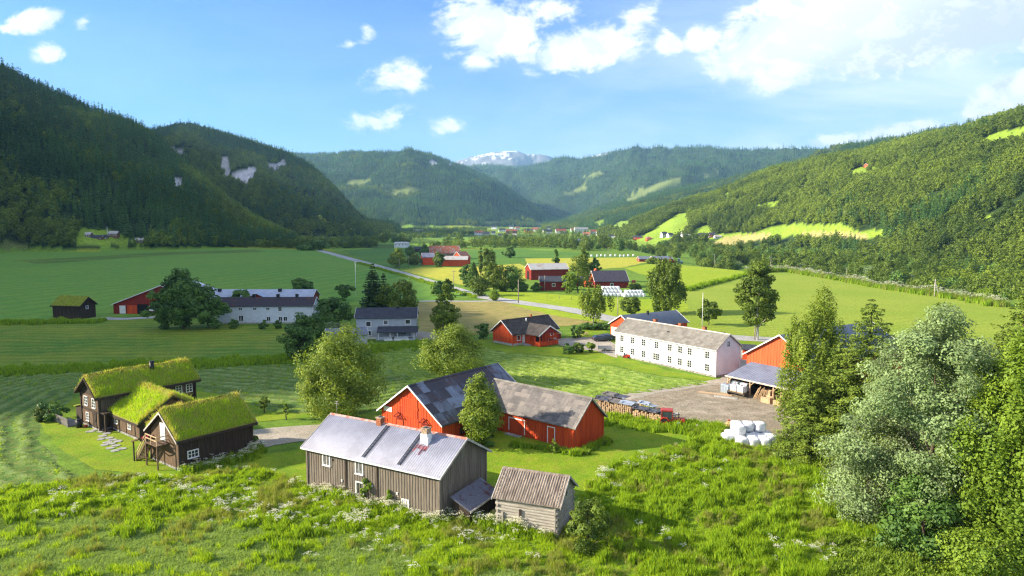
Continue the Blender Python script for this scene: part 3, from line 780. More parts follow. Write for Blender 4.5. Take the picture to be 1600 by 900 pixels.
sheet('lawn', [(755, 528), (800, 540), (870, 544), (925, 538), (950, 545), (963, 556), (1040, 578), (1120, 593), (1120, 597), (1040, 589), (930, 566), (870, 556), (780, 552), (735, 542)], M_LAWN, 0.04, .7)
sheet('lawn', [(880, 528), (905, 516), (945, 513), (952, 520), (930, 524), (900, 534)], M_LAWN, 0.05, .4)
sheet('lawn', [(1140, 530), (1200, 524), (1215, 545), (1150, 548)], M_LAWN, 0.05, .4)
sheet('lawn', [(85, 640), (60, 660), (90, 700), (150, 735), (260, 745), (400, 740), (480, 770), (485, 700), (395, 712), (390, 690), (400, 660), (500, 652), (520, 640), (420, 622), (300, 610), (130, 620)], M_LAWN, 0.04, .5)
sheet('lawn', [(500, 662), (600, 640), (760, 640), (960, 655), (1060, 662), (1110, 690), (1120, 715), (1000, 745), (920, 770), (760, 790), (700, 740), (482, 745), (470, 700)], M_LAWN, 0.045, .5)
# roads and yards
ribbon('road', [(498, 391), (520, 397), (556, 407), (600, 419), (650, 434), (700, 449), (745, 462), (800, 471), (870, 481), (905, 487), (945, 496), (1010, 510), (1085, 521), (1150, 528), (1240, 533), (1380, 545), (1500, 560)], 7.6, M_ROAD, 0.08)
ribbon('farm_track', [(790, 470), (740, 471), (690, 470.5), (655, 471)], 3.4, M_ROAD, 0.07)
ribbon('farm_track', [(150, 497), (190, 498.5), (240, 496), (300, 494), (345, 497)], 4.5, M_ROAD, 0.07)
sheet('gravel_yard', [(652, 517), (672, 520), (700, 531), (715, 540), (690, 540), (650, 533)], M_GRAV, 0.06, .3)
sheet('farmyard', [(868, 530), (900, 527), (945, 528), (965, 540), (966, 560), (930, 548), (890, 545), (870, 538)], M_GRAV, 0.06, .3)
sheet('gravel_drive', [(388, 674), (430, 668), (500, 664), (500, 690), (470, 690), (430, 697), (392, 707), (380, 700)], M_GRAV, 0.07, .3)
sheet('farmyard', [(925, 622), (1000, 615), (1060, 604), (1110, 597), (1150, 592), (1240, 590), (1290, 640), (1260, 690), (1200, 684), (1130, 668), (1060, 660), (980, 645)], M_DIRT, 0.06, .8)
sheet('gravel_drive', [(950, 621), (1010, 608), (1080, 599), (1125, 592), (1150, 592), (1140, 600), (1090, 606), (1030, 614), (985, 625)], M_GRAV, 0.075, .4)
sheet('gravel_yard', [(1150, 545), (1180, 543), (1180, 565), (1170, 600), (1120, 597), (1140, 575)], M_GRAV, 0.07, .3)

# mown ground with windrows as real low ridges
def relief(name, x0, x1, y0, y1, res, hf, mask, m, base=0.03):
    xs = np.arange(x0, x1, res); ys = np.arange(y0, y1, res)
    X, Y = np.meshgrid(xs, ys, indexing='ij')
    K = mask(X, Y)                                    # 1 inside, falling to 0 at the edge
    H_ = hf(X, Y); SW = H_[1] if isinstance(H_, tuple) else 0 * X; H_ = H_[0] if isinstance(H_, tuple) else H_
    Z = base * 2 * K - base + H_ * K
    ny = len(ys); i, j = np.nonzero((K[:-1, :-1] > 0) | (K[1:, 1:] > 0))
    a = i * ny + j
    Fc = np.stack([a, a + ny, a + ny + 1, a + 1], -1)
    used = np.zeros(X.size, bool); used[Fc.ravel()] = True; mp = np.cumsum(used) - 1
    V = np.stack([X, Y, Z], -1).reshape(-1, 3)[used]
    me = np_mesh(name, V, mp[Fc], [m], {'swath': ('FLOAT', 'POINT', SW.ravel()[used])}, smooth=True)
    o = link_mesh(name, me); tag(o, kind='structure'); return o

def soft_mask(poly, wob=6, fade=None):
    def f(X, Y):
        px, py, dep = project(X, Y, 0 * X)
        px = px + (fbm(X / 3, Y / 3, 91, 3) - .5) * wob; py = py + (fbm(X / 3, Y / 3, 92, 3) - .5) * wob * .6
        K = inpoly(px, py, poly).astype(float)
        for _ in range(2):
            K[1:-1, 1:-1] = (K[1:-1, 1:-1] * 2 + K[:-2, 1:-1] + K[2:, 1:-1] + K[1:-1, :-2] + K[1:-1, 2:]) / 6
        return np.where(K < 0.04, 0, K)
    return f

def windrows(phase, sp, h=0.22, rough=0.10):
    def f(X, Y):
        ph = phase(X, Y) + (fbm(X / 9, Y / 9, 31, 4) - .5) * 4.0
        w = 0.5 + 0.5 * np.cos(2 * np.pi * ph / sp)
        clump = fbm(X / 0.9, Y / 0.9, 33, 3)
        return h * w ** 2.0 * (0.45 + 1.1 * clump) + rough * (fbm(X / 0.6, Y / 0.6, 35, 2) - .4), np.clip(w ** 1.8 * (0.1 + 1.2 * clump) * (.35 + 1.1 * fbm(X / 14, Y / 14, 37, 3)), 0, 1)
    return f
WC = [(700, 538), (760, 545), (790, 552), (860, 558), (925, 568), (1040, 591), (1112, 599), (1060, 606), (1000, 614), (930, 622), (850, 616), (760, 602), (660, 605), (640, 590), (600, 590), (560, 560), (600, 545), (655, 540)]
def edge_dist(line):
    P = [G(*p) for p in line]
    def f(X, Y):
        best = None
        for a, b in zip(P, P[1:]):
            dx, dy = b.x - a.x, b.y - a.y; L2 = dx * dx + dy * dy
            t = np.clip(((X - a.x) * dx + (Y - a.y) * dy) / L2, 0, 1); d = np.hypot(X - a.x - t * dx, Y - a.y - t * dy)
            sg = np.sign(dx * (Y - a.y) - dy * (X - a.x)); d = d * sg
            best = d if best is None else np.where(np.abs(d) < np.abs(best), d, best)
        return best
    return f
relief('mown_field', -38, 45, 112, 182, 0.32, windrows(edge_dist([(600, 534), (700, 541), (800, 549), (878, 556), (963, 574), (1112, 598), (1250, 620)]), 1.9, 0.30, 0.16), soft_mask(WC), M_MOWNS)
WL = [(-200, 602), (0, 588), (140, 582), (300, 577), (470, 570), (560, 560), (640, 590), (600, 640), (510, 652), (420, 640), (330, 612), (300, 600), (240, 600), (120, 608), (95, 640), (60, 655), (60, 690), (100, 735), (150, 752), (140, 770), (0, 800), (-200, 830)]
_ring = edge_dist([(760, 598), (640, 602), (520, 618), (420, 612), (300, 600), (130, 612), (66, 648), (66, 700), (150, 752), (300, 790)])
FARM_RING = lambda X, Y: np.abs(_ring(X, Y))
relief('mown_field', -118, -16, 62, 156, 0.34, windrows(FARM_RING, 2.5, 0.24, 0.12), soft_mask(WL), M_MOWN)
# ------------------------------------------------------------------ rough meadow in front
def hump(X, Y):
    z = 0.55 * (fbm(X / 7, Y / 7, 201, 3) - 0.42) + 0.28 * (fbm(X / 1.5, Y / 1.5, 203, 3) - 0.5)
    return np.maximum(z, -0.1) + 0.12
MEAD = [(-300, 1100), (-300, 770), (0, 772), (120, 755), (170, 745), (280, 745), (400, 735), (475, 760), (490, 775), (680, 822), (775, 812), (800, 830), (868, 848), (905, 800), (915, 760), (960, 730), (1010, 712), (1090, 690), (1050, 665), (960, 650), (950, 628), (1000, 640), (1080, 662), (1150, 672), (1210, 690), (1300, 690), (1900, 720), (1900, 1100)]
_mm = soft_mask(MEAD, 10)
M_ROUGH = soil('meadow_rough', [(0.110, 0.200, 0.016), (0.165, 0.260, 0.020), (0.230, 0.300, 0.032)], (0.15, 0.9, 6.0), bump=0.08)
relief('rough_meadow', -62, 75, 34, 108, 0.40, hump, _mm, M_ROUGH, 0.05)

def tuft(name, m, seed, n, h, spread, w, bend=0.45, fl=None):
    rg = np.random.default_rng(seed); V = []; Fc = []; T = []; mi = []
    for k in range(n):
        an = rg.random() * 6.283; r = spread * rg.random() ** 0.7
        b = np.array([math.cos(an) * r, math.sin(an) * r, -0.05])
        hh = h * (0.55 + 0.6 * rg.random()); la = rg.random() * 6.283; ln = bend * hh * rg.random()
        tip = b + np.array([math.cos(la) * ln, math.sin(la) * ln, hh]); mid = b + np.array([math.cos(la) * ln * .3, math.sin(la) * ln * .3, hh * .6])
        s = np.array([-math.sin(an), math.cos(an), 0]) * w * (0.6 + 0.8 * rg.random()); i = len(V)
        V += [b - s, b + s, mid + s * .8, mid - s * .8, tip, tip]; t = rg.random()
        Fc += [(i, i + 1, i + 2, i + 3), (i + 3, i + 2, i + 4, i + 5)]; T += [t, t]; mi += [0, 0]
    if fl:
        for k in range(fl[0]):
            an = rg.random() * 6.283; r = spread * 1.2 * rg.random(); zz = h * (0.95 + 0.35 * rg.random()); c = np.array([math.cos(an) * r, math.sin(an) * r, zz])
            for q in range(fl[2]):
                o = rg.normal(size=3) * np.array([fl[1], fl[1], fl[1] * .25]); s = fl[1] * 0.55; i = len(V); d = rg.normal(size=2) * .3
                V += [c + o + (-s, -s * .6, d[0] * s), c + o + (s * .7, -s, 0), c + o + (s, s * .7, d[1] * s), c + o + (-s * .8, s, 0)]
                Fc.append((i, i + 1, i + 2, i + 3)); T.append(rg.random()); mi.append(1)
    ms = [m] + ([M_UMBEL] if fl else [])
    return np_mesh(name, V, Fc, ms, {'tint': ('FLOAT', 'FACE', T)}, matidx=mi)
M_UMBEL = leaf_mat('umbel_white', (0.62, 0.62, 0.44), (0.80, 0.80, 0.66), 0.3)
GM = [leaf_mat('grass_blades', (0.180, 0.314, 0.022), (0.489, 0.640, 0.035), 0.5, spec=0.15), leaf_mat('grass_lush', (0.130, 0.260, 0.019), (0.358, 0.508, 0.026), 0.5, spec=0.15),
      leaf_mat('grass_seeding', (0.187, 0.237, 0.043), (0.389, 0.416, 0.108), 0.45, spec=0.15), leaf_mat('grass_mown', (0.207, 0.323, 0.068), (0.394, 0.524, 0.146), 0.4, spec=0.15)]
TUFTS = [tuft('tuft_grass', GM[0], 1, 34, 0.55, 0.32, 0.022), tuft('tuft_grass_wide', GM[0], 2, 40, 0.45, 0.40, 0.024), tuft('tuft_lush', GM[1], 3, 38, 0.60, 0.34, 0.035, 0.6), tuft('tuft_lush_tall', GM[1], 4, 34, 0.75, 0.30, 0.035, 0.5),
         tuft('tuft_seed', GM[2], 5, 30, 0.80, 0.30, 0.018), tuft('tuft_parsley', GM[1], 6, 22, 0.75, 0.35, 0.03, 0.5, fl=(8, 0.058, 5)), tuft('tuft_parsley_thick', GM[1], 7, 22, 0.8, 0.40, 0.03, 0.5, fl=(12, 0.06, 6)),
         tuft('tuft_hay', GM[3], 8, 36, 0.26, 0.42, 0.026, 1.8), tuft('tuft_lawn', GM[1], 9, 30, 0.12, 0.35, 0.02, 0.5), tuft('tuft_weed', LM['bright'], 10, 30, 0.55, 0.3, 0.09, 0.7)]

FLOWERS = [  # px, py, rx, ry, amount: drifts of cow parsley
    (300, 775, 110, 22, .5), (430, 790, 90, 28, .6), (540, 800, 90, 25, .55), (620, 830, 60, 18, .5), (760, 830, 80, 16, .35), (270, 715, 50, 12, .4), (340, 715, 60, 14, .55), (560, 870, 60, 22, .35),
    (930, 700, 50, 18, .5), (1010, 690, 60, 20, .25), (960, 745, 40, 22, .4), (1060, 740, 60, 30, .1), (1260, 870, 60, 20, .3), (1350, 810, 30, 20, .25), (850, 860, 60, 18, .35), (130, 800, 90, 20, .2), (1100, 850, 90, 25, .07), (700, 850, 80, 16, .4)]
def plant_meadow():
    n = 120000
    X = rng.uniform(-60, 72, n); Y = rng.uniform(38, 108, n)
    keep = rng.random(n) < np.clip(1.25 - (Y - 50) / 90, 0.35, 1)
    X, Y = X[keep], Y[keep]
    px, py, _ = project(X, Y, 0 * X)
    wx = (fbm(X / 3, Y / 3, 91, 3) - .5) * 10
    ins = inpoly(px + wx, py + wx * .6, MEAD)
    a = (px > -90) & (px < 1690) & (py < 960)
    X, Y, px, py = (q[ins & a] for q in (X, Y, px, py)); n = len(X)
    patch = fbm(X / 5, Y / 5, 211, 4); fine = fbm(X / 1.3, Y / 1.3, 213, 3)
    # the lower left corner is cut hay, combed flat
    cut = sstep(0, 1, np.clip((py - 800 - (px - 0) * 0.02) / 25, 0, 1)) * (1 - sstep(450, 760, px + (patch - .5) * 600 - (py - 850) * 2))
    u = rng.random(n)
    idx = np.where(patch > 0.56, np.where(u < .5, 2, 3), np.where(patch < 0.43, np.where(u < .65, 4, 0), np.where(u < .5, 0, 1)))
    idx = np.where((fine > 0.62) & (px > 900), 3, idx)
    lush = (py > 845) & (px > 1290) & (px < 1560); idx = np.where(lush, 9, idx)
    fl = np.zeros(n)
    for fx, fy, rx, ry, am in FLOWERS: fl = np.maximum(fl, am * np.exp(-((px - fx) / rx) ** 2 - ((py - fy) / ry) ** 2))
    fl = fl * sstep(0.45, 0.68, fbm(X / 1.8, Y / 1.8, 217, 3)) * 0.62
    idx = np.where(rng.random(n) < fl, np.where(u < .5, 5, 6), idx)
    comb = 0.25 + 0.75 * fbm(X / 2.6 + Y * .2, Y / .55 + 3 * fbm(X / 7, Y / 7, 219, 2), 221, 3)
    iscut = rng.random(n) < cut * np.where(fine > .60, .45, .97); idx = np.where(iscut & (idx < 5), 7, idx)
    s = (0.45 + 0.75 * sstep(.3, .65, fine)) * (0.75 + 0.5 * rng.random(n)) * (0.8 + 0.6 * patch)
    s = np.where((px > 900) & (py > 690), s * 1.05, s)
    s = s * .86
    s = np.where(idx == 7, (0.3 + 1.6 * comb) * (0.8 + 0.5 * rng.random(n)), s)
    K = np.clip((hump(X, Y) * 1.0), 0, 2)
    S = np.stack([np.clip(s, .5, 1.1), np.clip(s, .5, 1.1), s], 1)
    scatter('meadow_grass', np.stack([X, Y, K * 0.9], 1), TUFTS, idx, rng.uniform(0, 6.28, n), S, label='tall rough meadow grass with drifts of white cow parsley in front of the farm', cat='grass')
    return n
print('meadow tufts', plant_meadow())

def band(name, label, line, width, idxs, per_m, hs, seed=0, z=0.0):
    """grass or weeds along a line on the ground (photo pixels)"""
    rg = np.random.default_rng(seed); P = [G(*p) for p in line]; X = []; Y = []
    for a, b in zip(P, P[1:]):
        L = (b - a).length; k = max(2, int(L * per_m)); f = rg.random(k)
        d = (b - a).normalized(); o = rg.normal(size=k) * width * .4
        X.append(a.x + (b.x - a.x) * f - d.y * o); Y.append(a.y + (b.y - a.y) * f + d.x * o)
    X = np.concatenate(X); Y = np.concatenate(Y); n = len(X)
    s = hs * (0.6 + 0.8 * fbm(X / 3, Y / 3, seed + 3, 3)) * (0.7 + 0.6 * rg.random(n))
    scatter(name, np.stack([X, Y, np.full(n, z)], 1), TUFTS, rg.choice(idxs, n), rg.uniform(0, 6.28, n), np.stack([s, s, s], 1), label=label, cat='grass')
band('ditch_grass', 'dark uncut grass along the ditch between the two left fields', [(-100, 588), (0, 583), (140, 577), (300, 570), (470, 562), (560, 551), (650, 540), (690, 539)], 5.0, [2, 3, 2, 0], 34, 1.35, 5)
band('verge_grass', 'uncut grass strip running below the black turf hut', [(0, 506), (60, 505), (160, 503)], 3.5, [2, 3, 0], 22, 1.5, 6)
band('verge_grass', 'pale tall weeds along the far edge of the big hay field', [(1165, 427), (1230, 424), (1300, 436), (1400, 454), (1500, 468), (1570, 480)], 3.0, [4, 5, 2], 6, 3.0, 7)
band('verge_grass', 'dark grass verge between the pasture and the big hay field', [(1072, 455), (1120, 442), (1165, 431)], 2.0, [2, 3], 6, 2.2, 8)
band('verge_grass', 'grass verge along the drive below the red barn', [(745, 466), (650, 437), (560, 411)], 2.0, [2], 3, 1.6, 9)
band('wall_weeds', 'weeds growing against the grey timber house', [(484, 768), (560, 787), (620, 803), (680, 822), (720, 815), (775, 826), (866, 846)], 1.2, [2, 3, 9, 5, 3], 34, 1.25, 10)
band('wall_weeds', 'weeds growing along the red wing and its corner', [(800, 697), (880, 706), (900, 712), (950, 690)], 0.9, [2, 3, 9], 14, 1.0, 11)
band('wall_weeds', 'weeds along the wall of the turf roofed storehouse', [(284, 739), (340, 727), (395, 712), (400, 700)], 1.4, [2, 5, 3], 22, 1.1, 12)
band('yard_grass', 'rough grass at the edge of the dirt yard by the firewood', [(950, 655), (1000, 664), (1080, 672), (1130, 678)], 3.2, [3, 2, 0], 40, 1.5, 13)

def hay_tufts(label, x0, x1, y0, y1, n, phase, sp, poly, seed):
    rg = np.random.default_rng(seed); X = rg.uniform(x0, x1, n); Y = rg.uniform(y0, y1, n)
    px, py, _ = project(X, Y, 0 * X); k = inpoly(px, py, poly) & (px > -60); X, Y = X[k], Y[k]
    ph = phase(X, Y) + (fbm(X / 9, Y / 9, 31, 4) - .5) * 4.0; w = 0.5 + 0.5 * np.cos(2 * np.pi * ph / sp)
    k = rg.random(len(X)) < .03 + 1.4 * w ** 3 * (.1 + fbm(X / 3, Y / 3, 231, 3)); X, Y, w = X[k], Y[k], w[k]; n = len(X)
    s = (.55 + .8 * rg.random(n)) * (.6 + .5 * w)
    scatter('hay_swaths', np.stack([X, Y, .02 + .18 * w], 1), TUFTS, np.where(rg.random(n) < .95, 7, 0), rg.uniform(0, 6.28, n), np.stack([s * .9, s * .9, s * .6], 1), label=label, cat='hay')
hay_tufts('loose swaths of cut hay on the field before the long white farmhouse', -38, 45, 112, 182, 34000, edge_dist([(600, 534), (700, 541), (800, 549), (878, 556), (963, 574), (1112, 598), (1250, 620)]), 1.9, WC, 3)
hay_tufts('loose swaths of cut hay curving round the turf roofed farm', -118, -16, 62, 156, 60000, FARM_RING, 2.5, WL, 4)
# ------------------------------------------------------------------ buildings
M_WIN = mat('window_glass_dark', (0.035, 0.045, 0.055), 0.12, 0.3, 1.5, spec=0.8)
M_WINL = mat('window_curtain', (0.30, 0.31, 0.33), 0.2, 0.5, 1.2, col2=(0.06, 0.07, 0.08), spec=0.8)
M_WHITE = mat('paint_white', (0.78, 0.77, 0.74), 0.6, 0.06, 2)
M_WHITEW = mat('wall_white', (0.74, 0.77, 0.80), 0.75, 0.05, 0.6, col2=(0.65, 0.67, 0.69), bump=0.01)
M_GREYW = mat('wall_bluegrey', (0.42, 0.46, 0.50), 0.75, 0.06, 0.8)
M_BRICK = mat('brick', (0.42, 0.15, 0.07), 0.9, 0.25, 8, bump=0.02)
M_BRICKW = mat('chimney_render', (0.50, 0.36, 0.25), 0.9, 0.3, 5)
M_CONC = mat('concrete', (0.45, 0.43, 0.39), 0.9, 0.2, 3)
M_STONE = mat('stone_footing', (0.34, 0.32, 0.29), 0.95, 0.35, 3, bump=0.05)
M_BLACK = mat('metal_black', (0.02, 0.02, 0.022), 0.5, 0.2, 3)
M_DARKW = mat('timber_tarred', (0.035, 0.025, 0.018), 0.9, 0.5, 1.2, col2=(0.075, 0.048, 0.03), stretch=(6, 6, .5))
M_TARLIT = mat('timber_brown_lit', (0.20, 0.125, 0.07), 0.85, 0.3, 1.2, col2=(0.11, 0.07, 0.042), stretch=(6, 6, .6))  # lighter copy of the tarred timber, sunlight put into the colour
M_GREYBOARD = mat('timber_greybrown', (0.27, 0.225, 0.175), 0.9, 0.2, 1.0, col2=(0.165, 0.135, 0.105), stretch=(5, 5, .35), bump=0.01)
M_SILVER = mat('logs_silvered', (0.50, 0.45, 0.38), 0.95, 0.2, 1.2, col2=(0.30, 0.26, 0.21), stretch=(0.5, 0.5, 6), bump=0.03, thr=(.4, .7))
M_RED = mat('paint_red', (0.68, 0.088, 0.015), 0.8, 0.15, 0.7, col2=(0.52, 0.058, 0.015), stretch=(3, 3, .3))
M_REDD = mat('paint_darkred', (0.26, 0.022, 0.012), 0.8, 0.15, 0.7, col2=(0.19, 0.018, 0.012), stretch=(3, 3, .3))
M_ORANGE = mat('paint_orange_red', (0.66, 0.115, 0.035), 0.8, 0.08, 0.7, stretch=(3, 3, .3))
M_TIN = mat('roof_tin_grey', (0.27, 0.28, 0.35), 0.55, 0.10, 0.5, metal=0.1, col2=(0.21, 0.215, 0.27), spec=0.35)
M_TINRUST = mat('roof_tin_rusty', (0.20, 0.20, 0.24), 0.5, 0.3, 0.8, metal=0.3, col2=(0.13, 0.035, 0.02), thr=(0.5, 0.62))
def sheet_mat(name, cols, sx, sy, rough=.6, amt=.8, streak=.4, rust=None):
    """roofing laid in sheets, every sheet weathered its own way"""
    m = mat(name, cols[0], rough, .2, .6, col2=cols[1], spec=.35, bump=.01); t = NT(m.node_tree); p = t.n['Principled BSDF']
    tc = t.add('ShaderNodeTexCoord'); mp = t.add('ShaderNodeMapping'); t.link(tc.outputs['Object'], mp.inputs[0]); mp.inputs['Scale'].default_value = (1 / sx, 1 / sy, 0)
    fl = t.add('ShaderNodeVectorMath', operation='FLOOR'); t.link(mp.outputs[0], fl.inputs[0])
    wn = t.add('ShaderNodeTexWhiteNoise', noise_dimensions='3D'); t.link(fl.outputs[0], wn.inputs['Vector'])
    ms = t.add('ShaderNodeMapping'); t.link(tc.outputs['Object'], ms.inputs[0]); ms.inputs['Scale'].default_value = (2.5, .5, .5)
    st = t.noise(ms.outputs[0], 1.2, 5, .65)
    f = t.math('MULTIPLY', t.ramp(t.math('ADD', t.math('MULTIPLY', wn.outputs['Value'], .55), t.math('MULTIPLY', st, .75)), .55, .95), amt)
    base = p.inputs['Base Color'].links[0].from_socket
    k = t.mix(f, base, cols[2])
    if rust: k = t.mix(t.math('MULTIPLY', t.ramp(t.noise(tc.outputs['Object'], .8, 5, .7), .52, .68), .8), k, rust)
    t.link(k, p.inputs['Base Color']); return m
M_PATCH = sheet_mat('roof_patchy_black', [(0.045, 0.04, 0.05), (0.07, 0.055, 0.06), (0.26, 0.31, 0.40)], 1.3, 1.5, .55, .75, rust=(.085, .035, .028))
M_TILE = sheet_mat('roof_tile_grey', [(0.19, 0.17, 0.155), (0.115, 0.105, 0.10), (0.27, 0.235, 0.20)], .9, .5, .9, .6)
M_TILEMOSS = sheet_mat('roof_tile_pale', [(0.235, 0.22, 0.19), (0.17, 0.157, 0.135), (0.31, 0.29, 0.26)], .8, .5, .95, .4, rust=(.18, .15, .11))
M_TILEBRN = mat('roof_tile_brown', (0.085, 0.07, 0.06), 0.9, 0.2, 1, bump=0.02)
M_SLATE = mat('roof_slate_dark', (0.05, 0.055, 0.07), 0.7, 0.15, 1)
M_BLUEROOF = mat('roof_bluegrey', (0.15, 0.17, 0.21), 0.5, 0.08, 0.6, spec=0.5)
M_RUSTROOF = mat('roof_rust_red', (0.42, 0.12, 0.05), 0.8, 0.25, 0.5, col2=(0.34, 0.30, 0.28), thr=(.45, .65))
M_LITROOF = mat('roof_tin_pale', (0.52, 0.50, 0.46), 0.5, 0.15, 0.4, col2=(0.40, 0.30, 0.22), thr=(.5, .7), metal=0.2)
M_CORR = mat('roof_fibre_weathered', (0.37, 0.30, 0.24), 0.95, 0.3, 1.0, col2=(0.17, 0.135, 0.11), stretch=(3.5, .6, 1))
M_DARKIN = mat('dark_inside', (0.012, 0.011, 0.010), 0.95, 0.2, 2)
M_RUSTBARE = mat('rust_paint_red', (0.42, 0.08, 0.05), 0.7, 0.2, 2)
M_NEWWOOD = mat('timber_fresh', (0.55, 0.38, 0.22), 0.8, 0.15, 2, stretch=(4, 4, 1))
M_EDGE = mat('verge_board_pale', (0.52, 0.48, 0.42), 0.8, 0.15, 2)

class House:
    """local frame: x along the ridge, front wall at y = -W/2 (the long wall the photograph shows), gables at x = -L/2 and +L/2"""
    def __init__(s, name, label, cat, L, W, hw, rise, loc=None, ang=None, left=None, right=None, group=None):
        if left is not None:
            a, b = G(*left), G(*right); d = b - a; ang = math.atan2(d.y, d.x) if ang is None else R(ang)
            L = d.length if L is None else L
            u = Vector((math.cos(ang), math.sin(ang), 0)); v = Vector((-u.y, u.x, 0))
            o = (a + u * L / 2 if left else a) + v * W / 2
            loc = (o.x, o.y, 0)
        else: ang = R(ang)
        s.L, s.W, s.hw, s.rise, s.ang = L, W, hw, rise, ang
        s.root = empty(name, (loc[0], loc[1], loc[2] if len(loc) > 2 else 0), ang, label, cat, group)
    def walls(s, m, base=None, baseh=0.4, battens=None, bm=None, logs=False, corner=None, post_w=0.14):
        L, W, h, r = s.L / 2, s.W / 2, s.hw, s.rise
        mb = MB()
        if logs:
            n = int(h / 0.27)
            for k in range(n):
                z0 = k * h / n; z1 = (k + 1) * h / n; j = 0.05 * rnd.random()
                e = 0.22 if k % 2 else 0.05; e2 = 0.05 if k % 2 else 0.22
                for sy in (-1, 1):
                    prof = [(sy * W - .10 * 1 - j, z0 + .03), (sy * W - .07, z0), (sy * W + .07, z0), (sy * W + .10 + j, z0 + .03), (sy * W + .11 + j, (z0 + z1) / 2), (sy * W + .09, z1 - .01), (sy * W - .09, z1 - .01), (sy * W - .11 - j, (z0 + z1) / 2)]
                    mb.prism(prof[::-1], -L - e, L + e)
                for sx in (-1, 1):
                    zz0, zz1 = z0 + .13, z1 + .13
                    prof = [(sx * L - .10 - j, zz0 + .03), (sx * L + .10 + j, zz0 + .03), (sx * L + .11, zz1 - .01), (sx * L - .11, zz1 - .01)]
                    mb.prism(prof, -W - e2, W + e2, axis='y')
            n2 = int(r / 0.25)
            for k in range(n2):
                z0 = h + k * r / n2 + .08; z1 = h + (k + 1) * r / n2 + .07; w = W * (1 - (k + 0.5) / n2)
                for sx in (-1, 1): mb.box(sx * L - .1, sx * L + .1 + .02 * (k % 2), -w, w, z0, z1)
            mb.box(-L + .12, L - .12, -W + .12, W - .12, 0, h - .05)
        else:
            prof = [(-W, 0), (W, 0), (W, h), (0, h + r), (-W, h)]
            mb.prism(prof, -L, L)
            if battens:
                bw = 0.045
                def zt(y): return h + r * (1 - abs(y) / W) - 0.03
                x = -L + battens * .6
                while x < L - 0.1:
                    for sy in (-1, 1):
                        mb.box(x - bw, x + bw, sy * W - (.035 if sy < 0 else 0), sy * W + (.035 if sy > 0 else 0), 0.12, h - .04, 1 if bm else 0)
                    x += battens
                y = -W + battens * .6
                while y < W - 0.1:
                    for sx in (-1, 1):
                        mb.box(sx * L - (.035 if sx < 0 else 0), sx * L + (.035 if sx > 0 else 0), y - bw, y + bw, 0.12, zt(y), 1 if bm else 0)
                    y += battens
        s.wall = mb.build('wall', [m, bm or m], s.root)
        if corner:
            for sx in (-1, 1):
                for sy in (-1, 1):
                    cb = MB(); x, y = sx * (L + .02), sy * (W + .02)
                    cb.box(x - post_w / 2, x + post_w / 2, y - post_w / 2, y + post_w / 2, 0.1, h - .03)
                    cb.build('corner_board', corner, s.root)
        if base:
            b = MB(); e = 0.06
            for (x0, x1, y0, y1) in ((-L - e, L + e, -W - e, -W + .1), (-L - e, L + e, W - .1, W + e), (-L - e, -L + .1, -W + .1, W - .1), (L - .1, L + e, -W + .1, W - .1)):
                b.box(x0, x1, y0, y1, -0.3, baseh)
            b.build('foundation', base, s.root)
    def slab(s, m, oh=0.4, og=0.4, th=0.14, corr=None, corr_h=0.035, verge=None, ridge=None, tiles=None, eave=None, sides=(-1, 1), name='roof', wave=0.0):
        """two roof slopes; corr = wave length of corrugated sheet, tiles = row spacing of overlapping courses"""
        L, W, h, r = s.L / 2 + og, s.W / 2, s.hw, s.rise
        k = r / W; sl = math.hypot(1, k); off = th * 0.25 * sl
        ye = W + oh; ze = h - oh * k
        mb = MB()
        for sy in sides:
            def S(y, up): return (sy * y, h + r - k * y + off + up * sl)
            if corr:
                n = int(2 * L / corr); per = 6; xs = [-L + 2 * L * i / (n * per) for i in range(n * per + 1)]
                b = len(mb.v)
                for x in xs:
                    z = corr_h * 0.5 * (1 + math.cos(2 * math.pi * (x + L) / (2 * L) * n))
                    for y in (0.0, ye): p = S(y, z + th * .55); mb.v.append((x, p[0], p[1]))
                    for y in (0.0, ye): p = S(y, 0.0); mb.v.append((x, p[0], p[1]))
                for i in range(len(xs) - 1):
                    a = b + i * 4; c = a + 4
                    q = [(a, a + 1, c + 1, c), (a + 1, a + 3, c + 3, c + 1), (a + 3, a + 2, c + 2, c + 3)]
                    for f in q: mb.f.append(f if sy < 0 else f[::-1]); mb.m.append(0); mb.sm.append(f is q[0])
                a = b; mb.f.append((a, a + 2, a + 3, a + 1) if sy < 0 else (a, a + 1, a + 3, a + 2)); mb.m.append(0); mb.sm.append(False)
                a = b + 4 * (len(xs) - 1); mb.f.append((a, a + 1, a + 3, a + 2) if sy < 0 else (a, a + 2, a + 3, a + 1)); mb.m.append(0); mb.sm.append(False)
            elif tiles:
                ns = max(2, int(ye * sl / tiles)); nx = max(4, int(2 * L / 1.5)) if wave else 1
                for q in range(ns):
                    y0 = ye * q / ns; y1 = ye * (q + 1) / ns + 0.02
                    for ix in range(nx):
                        x0 = -L + 2 * L * ix / nx; x1 = -L + 2 * L * (ix + 1) / nx
                        w = wave * (float(vnoise(ix * .9 + q * .3, q * .4, 77)) - .5) if wave else 0
                        p0, p1 = S(y0, th * .45 + w), S(y1, th * .45 + .035 + w); q0, q1 = S(y0, 0), S(y1, 0)
                        pr = [p0, q0, q1, p1] if sy < 0 else [p0, p1, q1, q0]
                        mb.prism(pr, x0, x1 - (0.0 if not wave else .004))
            else:
                a, b_, c, d = S(0, th), S(ye, th), S(ye, 0), S(0, 0)
                mb.prism([a, d, c, b_] if sy < 0 else [a, b_, c, d], -L, L)
        roof = mb.build(name, m, s.root)
        top = h + r + off + th * sl
